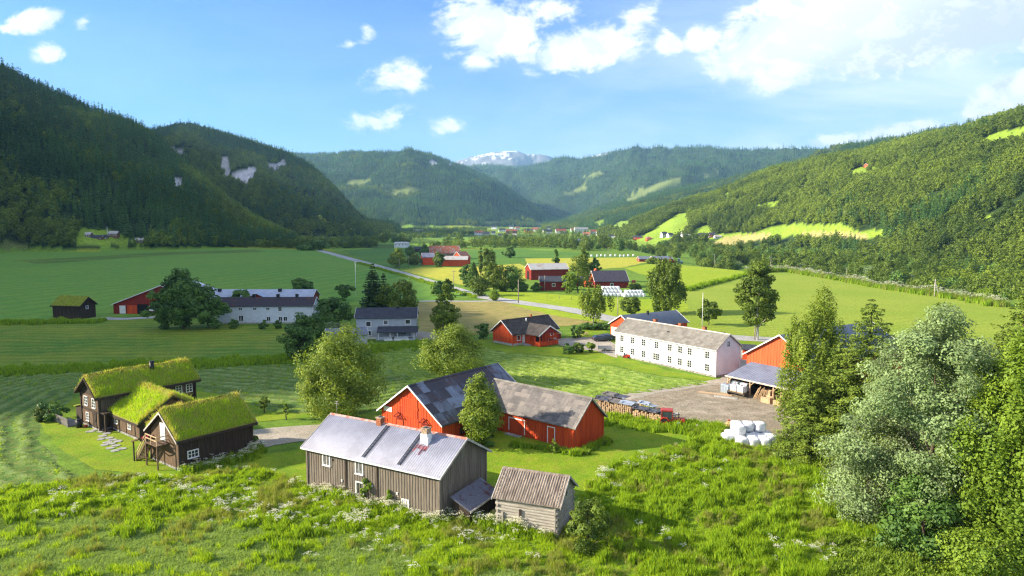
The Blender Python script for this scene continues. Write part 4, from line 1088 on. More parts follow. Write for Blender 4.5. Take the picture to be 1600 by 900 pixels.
        if verge:
            for sx in (-1, 1):
                v = MB()
                for sy in sides:
                    for j, (dz, w, tk) in enumerate(((0.02, .16, .03),)):
                        x0, x1 = sorted((sx * (L + .002), sx * (L + .055)))
                        p = [(0, top + .03), (sy * (ye + .03), h + r - k * (ye + .03) + off + th * sl + .03)]
                        q = [(0, top - .24), (sy * (ye + .03), h + r - k * (ye + .03) + off + th * sl - .2)]
                        pr = [p[0], q[0], q[1], p[1]] if sy < 0 else [p[0], p[1], q[1], q[0]]
                        v.prism(pr, x0, x1)
                v.build('verge_board', verge, roof)
        if eave:
            for sy in sides:
                g = MB(); y = sy * (ye + .03); z = h + r - k * ye + off
                g.box(-L, L, y - .03, y + .03, z - .10, z + .06)
                g.build('gutter', eave, roof)
        if ridge:
            g = MB(); g.prism([(-.2, top - .2 * k + .03), (-.2, top - .2 * k - .03), (0, top - .03), (.2, top - .2 * k - .03), (.2, top - .2 * k + .03), (0, top + .045)], -L, L)
            g.build('ridge_cap', ridge, roof)
        s.roof = roof; s.k = k; s.top = top
        return roof
    def roof_z(s, y): return s.hw + s.rise - s.k * abs(y)
    def window(s, side, u, z, w, hgt, fm=None, pm=None, mull=(1, 1), fw=0.09, name='window', sill=True, parent=None, y_off=0.0):
        """side: front, back, left, right; u along the wall from its centre, z the bottom"""
        fm = fm or M_WHITE; pm = pm or M_WIN
        mb = MB(); a, b = -w / 2, w / 2
        mb.box(a - fw, a, -.07, .0, z - fw, z + hgt + fw); mb.box(b, b + fw, -.07, .0, z - fw, z + hgt + fw)
        mb.box(a, b, -.068, .0, z + hgt, z + hgt + fw); mb.box(a, b, -.068, .0, z - fw, z)
        if sill: mb.box(a - fw * 1.3, b + fw * 1.3, -.12, -.071, z - fw * 1.2, z - fw * .3)
        for i in range(1, mull[0] + 1):
            if mull[0] > 0: x = a + w * i / (mull[0] + 1); mb.box(x - .03, x + .03, -.055, -.012, z, z + hgt)
        for i in range(1, mull[1] + 1):
            y = z + hgt * i / (mull[1] + 1); mb.box(a, b, -.05, -.013, y - .022, y + .022)
        f = mb.build(name, fm, parent or s.root)
        p = MB(); p.box(a, b, -.02, -.004, z, z + hgt); p.build('pane', pm, f)
        s._place(f, side, u, y_off); return f
    def _place(s, f, side, u, off=0.0):
        L, W = s.L / 2, s.W / 2
        if side == 'front': f.location = (u, -W - off, 0); f.rotation_euler = (0, 0, 0)
        elif side == 'back': f.location = (u, W + off, 0); f.rotation_euler = (0, 0, math.pi)
        elif side == 'left': f.location = (-L - off, u, 0); f.rotation_euler = (0, 0, -math.pi / 2)
        else: f.location = (L + off, u, 0); f.rotation_euler = (0, 0, math.pi / 2)
    def door(s, side, u, z, w, hgt, m, fm=None, handle=True, name='door', boards=5, off=0.0, label=None):
        fm = fm or M_WHITE; mb = MB(); a, b = -w / 2, w / 2; fw = 0.12
        mb.box(a - fw, a, -.07, 0, z, z + hgt + fw); mb.box(b, b + fw, -.07, 0, z, z + hgt + fw); mb.box(a, b, -.068, 0, z + hgt, z + hgt + fw)
        f = mb.build('door_frame', fm, s.root)
        d = MB()
        for i in range(boards): d.box(a + w * i / boards + .008, a + w * (i + 1) / boards - .008, -.045, -.004, z, z + hgt)
        do = d.build(name, m, f)
        if label: do['label'] = label
        if handle: hb = MB(); hb.box(b - .16, b - .1, -.10, -.046, z + hgt * .45, z + hgt * .55); hb.build('handle', M_BLACK, f)
        s._place(f, side, u, off); return f
    def chimney(s, x, y, m, w=0.55, h=0.9, cap=None, pot=False):
        mb = MB(); z0 = s.roof_z(y) - .5; z1 = max(s.roof_z(y), s.roof_z(abs(y) - w / 2)) + h
        mb.box(x - w / 2, x + w / 2, y - w / 2, y + w / 2, z0, z1)
        mb.box(x - w / 2 - .06, x + w / 2 + .06, y - w / 2 - .06, y + w / 2 + .06, z1, z1 + .10, 1)
        mb.box(x - w / 3, x + w / 3, y - w / 3, y + w / 3, z1 + .1, z1 + .13, 2)
        return mb.build('chimney', [m, cap or m, M_BLACK], s.roof)
    def P(s, x, y, z=0.0):
        c, n = math.cos(s.ang), math.sin(s.ang); l = s.root.location
        return Vector((l.x + c * x - n * y, l.y + n * x + c * y, l.z + z))

# --- the weathered grey two-storey house with the ribbed tin roof
h = House('timber_house', 'weathered grey board and batten house with ribbed silver tin roof and two chimneys', 'house', 17.4, 8.3, 4.95, 2.35, left=(482, 765.5), right=(682, 818))
h.walls(M_GREYBOARD, M_STONE, 0.3, battens=0.34, corner=M_GREYBOARD, post_w=.2)
h.slab(M_TIN, 0.45, 0.5, 0.1, corr=0.27, corr_h=0.045, verge=M_EDGE, ridge=mat('ridge_red_primer', (0.50, 0.16, 0.10), 0.7, 0.4, 1.5, col2=(0.55, 0.45, 0.40)), eave=M_WHITE)
h.window('front', -5.9, 3.3, .85, 1.15, mull=(1, 0), pm=M_WINL, fw=.13); h.window('front', -1.35, 3.2, .85, 1.2, mull=(1, 0), pm=M_WINL, fw=.13)
h.window('front', -1.3, .75, .9, 1.45, mull=(0, 0), fw=.13); h.window('front', 4.6, 0.95, .75, .65, mull=(0, 0), pm=M_WHITE, fw=.09)
h.window('back', -4, 3.0, .9, 1.2, fw=.13); h.window('back', 3, 3.0, .9, 1.2, fw=.13); h.door('back', 0, .3, 1, 2.1, M_GREYBOARD)
for x in (-3.15, 1.05):
    b = MB(); b.box(x - .07, x + .07, -h.W / 2 - .10, -h.W / 2 - .036, .1, 4.85); b.build('cover_strip', M_DARKW, h.root)
h.chimney(-1.9, -.15, M_BRICK, .62, .75, M_BRICKW)
c = h.chimney(4.9, -1.05, M_BRICKW, .7, 1.15, M_BRICKW)
b = MB(); zz = h.roof_z(1.05); b.box(4.47, 5.33, -1.50, -.62, zz - .2, zz + .85); b.box(5.2, 5.5, -1.6, -1.0, zz - .3, zz + .55); b.build('chimney_flashing', M_WHITE, c)
for x in (-.85, 3.75):                                               # roof ladders: two dark rails and rungs lying on the sheets
    lb = MB(); k = h.k
    for dx in (0, .36): lb.bar((x + dx, -.35, h.top - .35 * k + .08), (x + dx, -4.3, h.top - 4.3 * k + .08), .07, .06)
    for i in range(11): y = -.5 - i * .36; lb.bar((x, y, h.top + y * k + .1), (x + .36, y, h.top + y * k + .1), .03)
    lb.build('roof_ladder', M_BLACK, h.roof)
M_PRIMER = mat('primer_streak_red', (0.50, 0.05, 0.03), 0.7, 0.5, 2.0)
for i in range(9):
    sb = MB(); x = 4.3 + i * .17 + rnd.uniform(-.04, .04); y0, y1 = -1.6 - rnd.random() * .25, -2.1 - rnd.random() * .75
    sb.bar((x, y0, h.top + y0 * h.k + .022), (x, y1, h.top + y1 * h.k + .022), .055, .012); sb.build('paint_streak', M_PRIMER, h.roof)
for (u, z) in ((-3.75, 1.9), (.35, 2.1), (3.6, 1.95)):
    b = MB(); b.box(-.08, .08, -.1, 0, z, z + .22); f = b.build('wall_vent', M_WHITE, h.root); h._place(f, 'front', u)
b = MB(); b.box(-.05, .05, -.09, 0, 3.9, 4.1); f = b.build('wall_vent', M_BLACK, h.root); h._place(f, 'front', -5.0)
b = MB(); p = (-8.3, 0, h.top); b.tube(p, (-8.3, 0, h.top + 1.5), .025, n=6); b.bar((-8.7, 0, h.top + 1.2), (-7.9, 0, h.top + 1.2), .03); b.bar((-8.55, 0, h.top + 1.45), (-8.05, 0, h.top + 1.45), .03); b.build('aerial', M_CONC, h.roof)

# --- log storehouse beside it
h = House('log_storehouse', 'small silvered log storehouse with pale corrugated roof beside the grey house', 'shed', 5.8, 5.1, 3.3, 1.75, left=(778, 827), right=(867, 842))
h.walls(M_SILVER, M_STONE, .15, logs=True)
h.slab(M_CORR, .35, .45, .09, corr=.24, corr_h=.07, verge=M_EDGE, ridge=M_CORR, sides=(-1, 1))
b = MB(); b.box(-.09, .09, -.16, 0, 1.7, 2.35); f = b.build('latch_board', M_DARKW, h.root); h._place(f, 'front', -.6, .1)
b = MB(); b.box(-.11, .11, -.03, .05, 3.1, 3.7); f = b.build('vent_slit', M_DARKIN, h.root); h._place(f, 'right', .2, .1)
for x in (-2.35, 2.78):
    b = MB(); b.box(x - .07, x + .07, -h.W / 2 - .26, -h.W / 2 - .14, .1, 1.9 if x < 0 else 3.1); b.build('bracing_post', M_SILVER, h.root)
b = MB(); b.box(-.6, .6, -.12, -.02, .3, 2.1); f = b.build('door', M_SILVER, h.root); h._place(f, 'back', .3, .05)

# --- black lean-to between them
a = G(731, 798, 1.7); bb = G(776, 766, 1.7); d = (bb - a); ang = math.atan2(d.y, d.x)
r = empty('pent_shed', (a.x, a.y, 0), ang, 'low black boarded shed with rusty single pitch roof between grey house and log storehouse', 'shed')
L = d.length; b = MB(); b.prism([(-0, 0), (1.75, 0), (1.75, 2.45), (0, 1.6)], .25, L - .1)
x = .3
while x < L - .2: b.box(x, x + .06, -.03, 0, .05, 1.62); x += .3
b.build('wall', M_DARKW, r)
b = MB(); n = 22
b.prism([(-.25, 1.62), (-.25, 1.55), (1.95, 2.62), (1.95, 2.69)], 0, L + .1)
for i in range(n): x = .1 + i * (L - .1) / n; b.prism([(-.25, 1.66), (-.25, 1.62), (1.95, 2.69), (1.95, 2.73)], x, x + .07)
rf = b.build('roof', M_TINRUST, r); b = MB(); b.box(-.02, L + .12, -.32, -.255, 1.48, 1.66); b.build('eave_board', M_EDGE, rf)
b = MB(); b.tube((1.4, 2.4, .3), (3.0, 2.9, .3), .28, n=10); b.tube((1.2, 2.9, .26), (2.8, 3.2, .26), .25, n=10)

# --- red barn with the patched black roof
h = House('red_barn', 'red barn with patchy black metal roof and lit gable behind the grey house', 'barn', 17.6, 11.4, 3.4, 4.0, loc=(-7.9, 97.7), ang=51.7)
h.walls(M_RED, M_STONE, .3, battens=.5)
h.slab(M_PATCH, .45, .5, .12, tiles=1.6, verge=M_WHITE, ridge=M_PATCH)
b = MB(); b.box(-1.6, 1.6, -.06, 0, 3.2, 5.7); b.box(-1.8, 1.8, -.12, -.06, 4.45, 4.6); b.box(-1.7, 1.7, -.12, -.06, 5.6, 5.72)
for i in range(9): b.box(-1.6 + i * .4, -1.56 + i * .4, -.09, -.06, 3.2, 5.6)
f = b.build('hay_door', M_RED, h.root); h._place(f, 'left', .3)
for u in (-2.7, 2.1):
    b = MB(); b.bar((-.9, -.3, 2.9), (0, -.3, 3.6), .12); b.bar((.9, -.3, 2.9), (0, -.3, 3.6), .12); b.bar((-.9, -.25, 2.9), (.9, -.25, 2.9), .1); f = b.build('door_canopy', M_REDD, h.root); h._place(f, 'left', u)
h.door('left', -2.7, .3, 1.2, 2.2, M_RED, M_REDD); h.door('left', 2.1, .3, 1.2, 2.2, M_RED, M_REDD)
b = MB(); b.box(-.8, .8, -.08, 0, 3.3, 3.95); f = b.build('white_hatch', M_WHITE, h.root); h._place(f, 'left', 4.4)
h.window('front', -5, 1.2, 1.0, .8, M_REDD); h.window('front', -2, 1.2, 1.0, .8, M_REDD)

# --- red wing with the grey tiled roof
h = House('red_outbuilding', 'long red outbuilding with grey tiled roof and two white door outlines', 'barn', 16.2, 6.6, 3.15, 2.9, loc=(3.9, 94.9), ang=-41.0)
h.walls(M_RED, None, battens=.33, corner=M_RED)
h.slab(M_TILE, .4, .45, .12, tiles=.55, verge=M_EDGE, ridge=M_TILEMOSS, wave=.04)
b = MB(); b.box(-1.45, -1.33, -.07, 0, .5, 2.2); b.box(1.33, 1.45, -.07, 0, .3, 2.2); b.box(-1.45, 1.45, -.07, 0, 2.2, 2.34); fr = b.build('barn_door_frame', M_WHITE, h.root)
b = MB()
for i in range(8): b.box(-1.32 + i * .33, -1.01 + i * .33, -.045, -.004, .2, 2.19)
b.build('barn_door', M_RED, fr); h._place(fr, 'front', -1.4, .03)
h.door('front', 4.5, .1, 1.05, 2.15, M_RED, M_WHITE, off=.03)
b = MB(); b.box(-1.4, 1.2, -.9, -.1, -.02, .14); f = b.build('door_step', M_CONC, h.root); h._place(f, 'front', -1.6)
for sx, sy in ((7.9, 3.1), (7.9, -3.1), (7.9, 0)): b = MB(); b.box(sx - .2, sx + .2, sy - .2, sy + .2, -.2, .35); b.build('corner_stone', M_STONE, h.root)

# --- turf roofs
TURF = [leaf_mat('turf_green', (0.203, 0.393, 0.022), (0.556, 0.722, 0.034), 0.45, spec=.15), leaf_mat('turf_straw', (0.365, 0.331, 0.083), (0.696, 0.564, 0.199), 0.4, spec=.15)]
M_SOIL = mat('turf_soil', (0.21, 0.27, 0.02), 0.95, 0.3, 2.0, col2=(0.28, 0.27, 0.035), bump=.08)
def turf(h, oh=.5, og=.5, th=.34, n=9000, verge=M_DARKW, hgt=.34, seed=0, sides=(-1, 1)):
    h.slab(M_DARKW, oh, og, .12, verge=verge, sides=sides, eave=M_DARKW)
    L, W = h.L / 2 + og - .08, h.W / 2 + oh - .1; k = h.k
    rg = np.random.default_rng(seed); mb = MB()
    nx, ny = int(2 * L / .4), int(W / .4)
    base = h.top
    for sy in sides:
        b0 = len(mb.v)
        for i in range(nx + 1):
            for j in range(ny + 1):
                x = -L + 2 * L * i / nx; y = W * j / ny
                ed = min(1, min(i, nx - i) / 1.5, (ny - j) / 1.2)
                z = base - k * y + (0.04 + th * (.45 + .9 * float(fbm(x / 1.3 + seed, y / 1.1 + sy * 9, 5, 3))) * (.35 + .65 * ed))
                mb.v.append((x, sy * y, z))
        for i in range(nx):
            for j in range(ny):
                a = b0 + i * (ny + 1) + j; f = (a, a + 1, a + ny + 2, a + ny + 1)
                mb.f.append(f if sy < 0 else f[::-1]); mb.m.append(0); mb.sm.append(True)
        for i in range(nx):                                            # edge of the turf down to the roof boards
            a = b0 + i * (ny + 1) + ny; p, q = mb.v[a], mb.v[a + ny + 1]
            mb.face([p, (p[0], p[1], base - k * W - .02), (q[0], q[1], base - k * W - .02), q])
        for ii in (0, nx):
            for j in range(ny):
                a = b0 + ii * (ny + 1) + j; p, q = mb.v[a], mb.v[a + 1]
                mb.face([p, q, (q[0], q[1], base - k * abs(q[1]) - .02), (p[0], p[1], base - k * abs(p[1]) - .02)])
    so = mb.build('turf', M_SOIL, h.root)
    X = rg.uniform(-L, L, n); Y = W * rg.random(n) * np.where(rg.random(n) < .5, sides[0], sides[-1])
    dens = fbm(X / 1.0 + seed, Y / 1.0, 8, 3); keep = rg.random(n) < .35 + dens; X, Y = X[keep], Y[keep]; n = len(X)
    straw = (np.abs(Y) < .45 + .3 * dens[keep]) & (rg.random(n) < .65) | (rg.random(n) < .06) | ((L - np.abs(X) < .35) & (rg.random(n) < .6))
    Z = base - k * np.abs(Y) + th * .35
    hh = 1.3 * hgt * (.5 + .9 * rg.random(n)) * (.5 + .9 * fbm(X / .9 + 3, Y / .9, 12, 2)); an = rg.random(n) * 6.28; w = .028
    dx, dy = np.cos(an) * w, np.sin(an) * w; lx, ly = rg.normal(size=n) * hh * .35, rg.normal(size=n) * hh * .35
    V = np.stack([np.stack([X - dx, Y - dy, Z], 1), np.stack([X + dx, Y + dy, Z], 1), np.stack([X + lx + dx * .3, Y + ly + dy * .3, Z + hh], 1), np.stack([X + lx - dx * .3, Y + ly - dy * .3, Z + hh], 1)], 1).reshape(-1, 3)
    me = np_mesh('turf_grass', V, np.arange(n * 4).reshape(n, 4), TURF, {'tint': ('FLOAT', 'FACE', np.clip(.2 + rg.random(n) * .5 + .5 * (dens[keep] - .3), 0, 1))}, matidx=straw.astype(int))
    link_mesh('turf_grass', me, so)

# storehouse in front
h = House('turf_storehouse', 'dark storehouse with bright turf roof and outside stair to a balcony, nearest turf building', 'storehouse', 9.2, 7.0, 3.9, 2.5, left=(281.6, 737), right=(385, 705), ang=51.5)
h.walls(M_DARKW, M_STONE, .3, battens=.4, corner=M_DARKW, post_w=.24)
turf(h, .55, .55, .34, 17000, M_EDGE, .36, 3)
b = MB(); y = -3.3
while y < 3.3: b.box(-.06, .0, 0, .17, .35, 3.75 + (3.5 - abs(y + .08)) * h.k); b.v[-8:] = [(v[0] - 0, v[1] + y, v[2]) for v in b.v[-8:]]; y += .19
f = b.build('gable_boards', M_TARLIT, h.root); f.location = (-h.L / 2 - .012, 0, 0)
h.window('front', -3.0, 1.35, 1.15, .75, mull=(2, 1), fw=.11)
dd = h.door('left', .15, 3.0, 1.0, 2.0, M_WHITEW, M_WHITE, off=.07, boards=1)
bal = empty('balcony', (-h.L / 2, 0, 0), 0, parent=h.root)
b = MB(); b.box(-1.5, -.1, -1.2, 1.7, 2.78, 2.92); b.build('balcony_floor', M_TARLIT, bal)
b = MB()
for y in (-1.15, .25, 1.65): b.bar((-1.45, y, 2.9), (-1.45, y, 3.95), .1)
for z in (3.45, 3.9): b.bar((-1.45, -1.15, z), (-1.45, 1.65, z), .07, .12); b.bar((-1.45, -1.15, z), (-.1, -1.15, z), .07, .12)
b.build('railing', M_NEWWOOD, bal)
for y in (-1.15, 1.65): b = MB(); b.bar((-1.45, y, 0), (-1.45, y, 2.8), .14); b.bar((-.1, y, 1.4), (-1.3, y, 2.75), .1); b.build('balcony_post', M_TARLIT, bal)
st = MB(); n = 12
for i in range(n): f = i / (n - 1); st.box(-1.45, -.5, 1.75 + (1 - f) * 2.5, 2.03 + (1 - f) * 2.5, .12 + f * 2.62, .18 + f * 2.62)
for x in (-1.47, -.48): st.bar((x, 4.35, .08), (x, 1.7, 2.85), .06, .26)
sto = st.build('stair', M_TARLIT, h.root); sto.location = (-h.L / 2, 0, 0)
b = MB(); b.bar((-1.5, 4.3, 1.0), (-1.5, 1.7, 3.75), .06, .1); b.bar((-1.5, 4.3, .55), (-1.5, 1.7, 3.3), .05, .08); b.bar((-1.5, 4.25, 0), (-1.5, 4.25, 1.1), .1); b.build('stair_rail', M_NEWWOOD, sto)
b = MB(); pr = empty('porch_roof', (-h.L / 2, 0, 0), 0, parent=h.root)
b.prism([(2.6, 3.25), (2.6, 3.12), (4.7, 2.35), (4.7, 2.5)], -1.9, .2); b.build('boards', M_TARLIT, pr)
for x in (-1.7, -.1): b = MB(); b.bar((x, 4.4, 0), (x, 4.4, 2.4), .14); b.build('post', M_DARKW, pr)
PORCH = h.P(-h.L / 2 - 1.2, 2.4, 2.92); STORE = h

# low middle building
h = House('turf_cottage', 'low turf roofed cottage with lit boarded wall between the two turf roofed houses', 'cottage', 8.6, 8.6, 2.55, 2.6, left=(177, 671), right=(211, 690), ang=-39)
h.walls(M_DARKW, M_STONE, .3, corner=M_DARKW, post_w=.24)
turf(h, .55, .5, .4, 17000, M_DARKW, .42, 5)
b = MB(); x = -4.1
while x < 4.0:
    if abs((x % 2.7)) > .25: b.box(x, x + .17, -.05, 0, .45, 2.2)
    x += .19
f = b.build('front_boards', M_TARLIT, h.root); f.location = (0, -h.W / 2 - .012, 0)
h.window('front', -2.9, 1.2, .8, .7, mull=(1, 1), y_off=.07); h.window('front', 1.3, 1.2, .8, .7, mull=(2, 1), y_off=.07)
b = MB(); b.prism([(-3.9, 2.3), (3.9, 2.3), (0, 4.9)], 4.3, 4.36); b.build('gable_boards', M_TARLIT, h.root)

# main turf-roofed house
h = House('turf_house', 'two storey log house with long turf roof, black chimney and white lattice windows', 'house', 13.6, 5.8, 5.0, 2.1, left=(157, 674), right=(300, 640), ang=52)
h.walls(M_DARKW, M_STONE, .3, corner=M_DARKW, post_w=.28)
turf(h, .6, .7, .36, 20000, M_DARKW, .36, 7)
for nm, sd, y0, y1, z0, z1 in (('gable_boards', 'left', -2.6, 2.6, 2.75, 4.7), ('gable_boards', 'left', -2.6, 2.6, .5, 2.35)):
    b = MB(); y = y0
    while y < y1 - .1: b.box(y, y + .17, -.05, 0, z0, z1); y += .19
    f = b.build(nm, M_TARLIT, h.root); h._place(f, sd, 0, .012)
b = MB(); x = -6.6
while x < 6.5: b.box(x, x + .17, -.05, 0, 2.75, 4.8); x += .19
f = b.build('front_boards', mat('timber_greyed', (0.17, 0.13, 0.095), .9, .3, 1.2, col2=(.10, .075, .055), stretch=(6, 6, .5)), h.root); h._place(f, 'front', 0, .012)
for u in (-1.4, 1.2): h.window('left', u, 3.1, .95, 1.2, mull=(1, 2), y_off=.07)
h.window('left', .9, .9, .8, 1.1, mull=(1, 2), y_off=.07)
h.door('left', -1.5, .3, .95, 2.0, M_DARKW, M_DARKW, off=.07)
h.window('front', 4.3, 3.2, .8, 1.1, mull=(1, 2), y_off=.07); h.window('front', 5.9, 3.2, .8, 1.1, mull=(1, 2), y_off=.07)
b = MB(); zz = h.roof_z(.6); b.tube((1.6, -.6, zz - .3), (1.6, -.6, zz + 1.5), .3, n=12); b.tube((1.6, -.6, zz + 1.5), (1.6, -.6, zz + 1.6), .36, n=12); b.build('chimney', M_BLACK, h.roof)
b = MB()
for x in (-6.6, -3.4): b.bar((x, -4.2, 0), (x, -4.2, 2.6), .22)
b.box(-6.8, -3.0, -4.3, -2.92, 2.55, 2.72); b.box(-6.8, -3.0, -4.4, -2.95, -.05, .15); b.build('entrance_porch', M_DARKW, h.root)
b = MB(); b.prism([(2.9, 3.0), (2.9, 2.85), (5.4, 2.2), (5.4, 2.4)], -7.0, -1.5); b.build('side_roof', M_SOIL, h.root)
b = MB(); b.box(-6.8, -1.7, 2.92, 5.1, 0, 2.4); b.build('side_room', M_DARKW, h.root)
b = MB()
for i in range(22): b.box(-8.9 + i * .0, -8.85, 2.6 + i * .22, 2.75 + i * .22, .1, 1.25)
for z in (.3, 1.1): b.box(-8.84, -8.78, 2.5, 7.4, z, z + .1)
b.box(-8.8, -7.0, 2.6, 7.4, -.02, .16); b.build('terrace_fence', mat('fence_greyed', (.22, .2, .18), .9), h.root)

# --- long white farmhouse
h = House('white_farmhouse', 'long white two storey farmhouse with weathered stone roof and three brick chimneys', 'house', None, 6.9, 5.35, 2.35, left=(963, 555), right=(1118, 590))
h.walls(M_WHITEW, M_STONE, .35, battens=None, corner=M_WHITE, post_w=.2)
h.slab(M_TILEMOSS, .4, .35, .14, tiles=.5, verge=M_EDGE, ridge=M_EDGE, wave=.03, eave=M_WHITE)
LL = h.L
for fx, lo, w in ((.065, 1, 2), (.185, 1, 2), (.305, 1, 2), (.44, 1, 3), (.575, 1, 2), (.675, 1, 2), (.765, 1, 2), (.925, 1, 2)):
    u = (fx - .5) * LL
    h.window('front', u, 3.3, 1.0, 1.3, mull=(1, 2), fw=.10); h.window('front', u, .9, 1.6 if w == 3 else 1.0, 1.3, mull=(2 if w == 3 else 1, 2), fw=.10)
for fx in (.37, .805, .62):
    b = MB(); u = (fx - .5) * LL; b.box(u - .07, u + .07, -h.W / 2 - .06, -h.W / 2 - .002, .36, 5.2); b.build('downpipe', M_WHITE, h.root)
h.window('right', 0.0, 5.5, .75, .95, mull=(1, 2))
for u in (-2.6, 2.4): h.door('back', u * 3, .3, 1.1, 2.1, M_WHITE)
for x in (-5.6, 1.3, 7.4): h.chimney(x, .25, M_BRICK, .65, .75)
b = MB(); b.box(-.35, .15, -1.9, -1.6, h.roof_z(1.75) + .16, h.roof_z(1.75) + .30); b.build('roof_hatch', M_BLACK, h.roof)
WF = h

# --- red garage with the blue-grey roof behind it
h = House('red_garage', 'red outbuilding with smooth blue grey roof behind the long white farmhouse', 'garage', 18.0, 8.6, 3.4, 2.4, loc=(34.7, 176.6), ang=32)
h.walls(M_RED, None, battens=.4); h.slab(M_BLUEROOF, .4, .4, .12, verge=M_WHITE, corr=.7, corr_h=.03)
b = MB(); b.box(-9.06, -9.005, -2.8, 3.9, .1, 2.6); b.build('gable_panel', mat('panel_cream', (.66, .58, .48), .8), h.root)
h.door('left', -2.6, .1, 1.1, 2.3, M_RED, M_REDD, off=.07)
b = MB(); zz = h.roof_z(.5); b.box(-1.2, -.75, -.7, -.3, zz - .2, zz + .95); b.build('chimney', M_BLACK, h.roof)

# --- red bungalow with porch
h = House('red_bungalow', 'red bungalow with dark tiled roof and gabled porch beside the parked cars', 'house', 14.2, 7.0, 3.05, 2.55, left=(801, 541), right=(890, 520), ang=41)
h.walls(M_RED, M_CONC, .55, battens=.45, corner=M_RED)
h.slab(M_TILEBRN, .55, .6, .14, tiles=.4, verge=M_WHITE, ridge=M_TILEBRN, eave=M_DARKW)
h.window('front', -5.2, 1.25, 1.0, 1.1, mull=(0, 0), fw=.12); h.window('front', 5.6, 1.3, 1.0, 1.0, mull=(1, 0))
b = MB(); zz = h.roof_z(1.0); b.tube((-.6, -1.0, zz), (-.6, -1.0, zz + .9), .16, n=10); b.build('vent_pipe', M_WHITE, h.roof)
b = MB(); zz = h.roof_z(0); b.box(1.6, 2.0, -.2, .2, zz, zz + .8); b.build('chimney', M_BRICK, h.roof)
wg = empty('porch_wing', (-.2, -h.W / 2, 0), 0, parent=h.root)                                   # gabled wing towards the camera
b = MB(); b.prism([(-3.0, 0), (-3.0, 2.85), (0, 4.55), (3.0, 2.85), (3.0, 0)][::-1], -1.6, .1, axis='y')
b.v = [(v[0], v[1], v[2]) for v in b.v]; b.build('wing_wall', M_RED, wg)
b = MB(); k = 1.7 / 3.0
for sx in (-1, 1):
    a0, a1, c0, c1 = (0, 4.72), (sx * 3.6, 4.72 - 3.6 * k), (sx * 3.6, 4.58 - 3.6 * k), (0, 4.58)
    b.prism([a0, a1, c1, c0] if sx > 0 else [a0, c0, c1, a1], -5.4, 2.6, axis='y')
b.f = [f for f in b.f]; b.build('wing_roof', M_TILEBRN, wg)
b = MB()
for sx in (-1, 1): b.bar((0, -5.44, 4.66), (sx * 3.65, -5.44, 4.66 - 3.65 * k), .05, .24)
b.build('verge_board', M_WHITE, wg)
b = MB(); b.prism([(-2.9, 2.9), (2.9, 2.9), (0, 4.5)], -5.1, -5.02, axis='y'); b.build('wing_gable', M_REDD, wg)
b = MB()
for x, y in ((-2.9, -5), (-1.0, -5), (1.0, -5), (2.9, -5), (-2.9, -3.3), (2.9, -3.3)): b = MB(); b.bar((x, y, 0), (x, y, 2.95), .12); b.build('porch_post', M_RED, wg)
b = MB()
for i in range(29): b.box(-2.9 + i * .2, -2.74 + i * .2, -5.12, -5.06, .1, 1.05)
for i in range(16):
    for sx in (-1, 1): b.box(sx * 2.97 - .02, sx * 2.97 + .02, -4.95 + i * .2, -4.8 + i * .2, .1, 1.05)
b.box(-3.0, 3.0, -5.14, -5.0, 1.05, 1.12); b.box(-2.9, 2.9, -5.0, -1.6, .1, .3); b.build('porch_railing', M_RED, wg)
b = MB(); b.box(-1.0, .8, -.1, 0, .7, 2.2); b.v = [(v[0], v[1] - 1.62, v[2]) for v in b.v]; b.build('porch_glazing', M_WIN, wg)
b = MB(); b.box(-3.9, -3.05, -.06, 0, .3, 2.4); b.build('side_door', M_WHITE, wg)
b = MB(); b.box(-4.2, -2.9, -1.7, -.1, 0, .3); b.box(-4.0, -3.0, -2.3, -1.7, 0, .16); b.build('door_step', M_CONC, wg)
b = MB(); b.box(6.6, 9.0, -3.2, 1.5, .0, 1.2); b.build('side_terrace', M_REDD, h.root)
RB = h

# --- blue-grey house
h = House('bluegrey_house', 'blue grey two storey house with dark roof and pillared porch beside the tall spruce', 'house', 14.4, 7.4, 5.35, 1.9, left=(557.5, 530), right=(652, 531), ang=5)
h.walls(M_GREYW, M_WHITE, .45, corner=M_GREYW); h.slab(M_SLATE, .45, .45, .14, verge=M_WHITE, tiles=.5)
for u, z, w in ((-4.3, 3.2, 1.05), (-.1, 3.6, .95), (5.3, 3.7, 1.1), (-4.3, .9, 1.05)): h.window('front', u, z, w, .95 if z > 3.5 else 1.1, mull=(0, 0), fw=.16, pm=M_WINL if z == 3.6 else M_WIN)
for u in (.0, -1.9): h.window('left', u, 3.1, .8, 1.0, mull=(1, 1))
b = MB(); b.prism([(-3.7, 3.1), (-3.7, 2.95), (-6.9, 2.0), (-6.9, 2.15)][::-1], -2.0, 7.9); b.build('porch_roof', M_SLATE, h.root)
b = MB()
for x in (-1.6, 1.2, 2.9, 6.9): b = MB(); b.bar((x, -6.5, .2), (x, -6.5, 2.15), .16); b.build('porch_post', M_WHITE, h.root)
b = MB(); b.box(-.2, 1.6, -6.6, -6.45, 0, .95); b.box(2.2, 5.6, -6.6, -6.45, 0, 1.0); b.box(-.2, 7.6, -6.4, -3.72, 0, .35); b.box(-2.2, -.3, -6.5, -6.3, .1, .9); b.build('porch_wall', M_GREYW, h.root)
b = MB(); b.box(-.3, 1.7, -6.68, -6.61, 0, .45); b.box(2.1, 5.7, -6.68, -6.61, 0, .45); b.build('porch_plinth', M_WHITE, h.root)
h.door('front', 1.2, .35, 1.0, 2.0, M_WHITE, off=.02); h.door('front', 6.6, .35, .95, 2.0, M_WHITE, off=.02); h.window('front', 4.2, 1.2, 1.4, 1.0)
b = MB(); zz = h.roof_z(.6); b.box(2.3, 2.8, -.5, .3, zz, zz + .7); b.build('chimney', M_BLACK, h.roof)

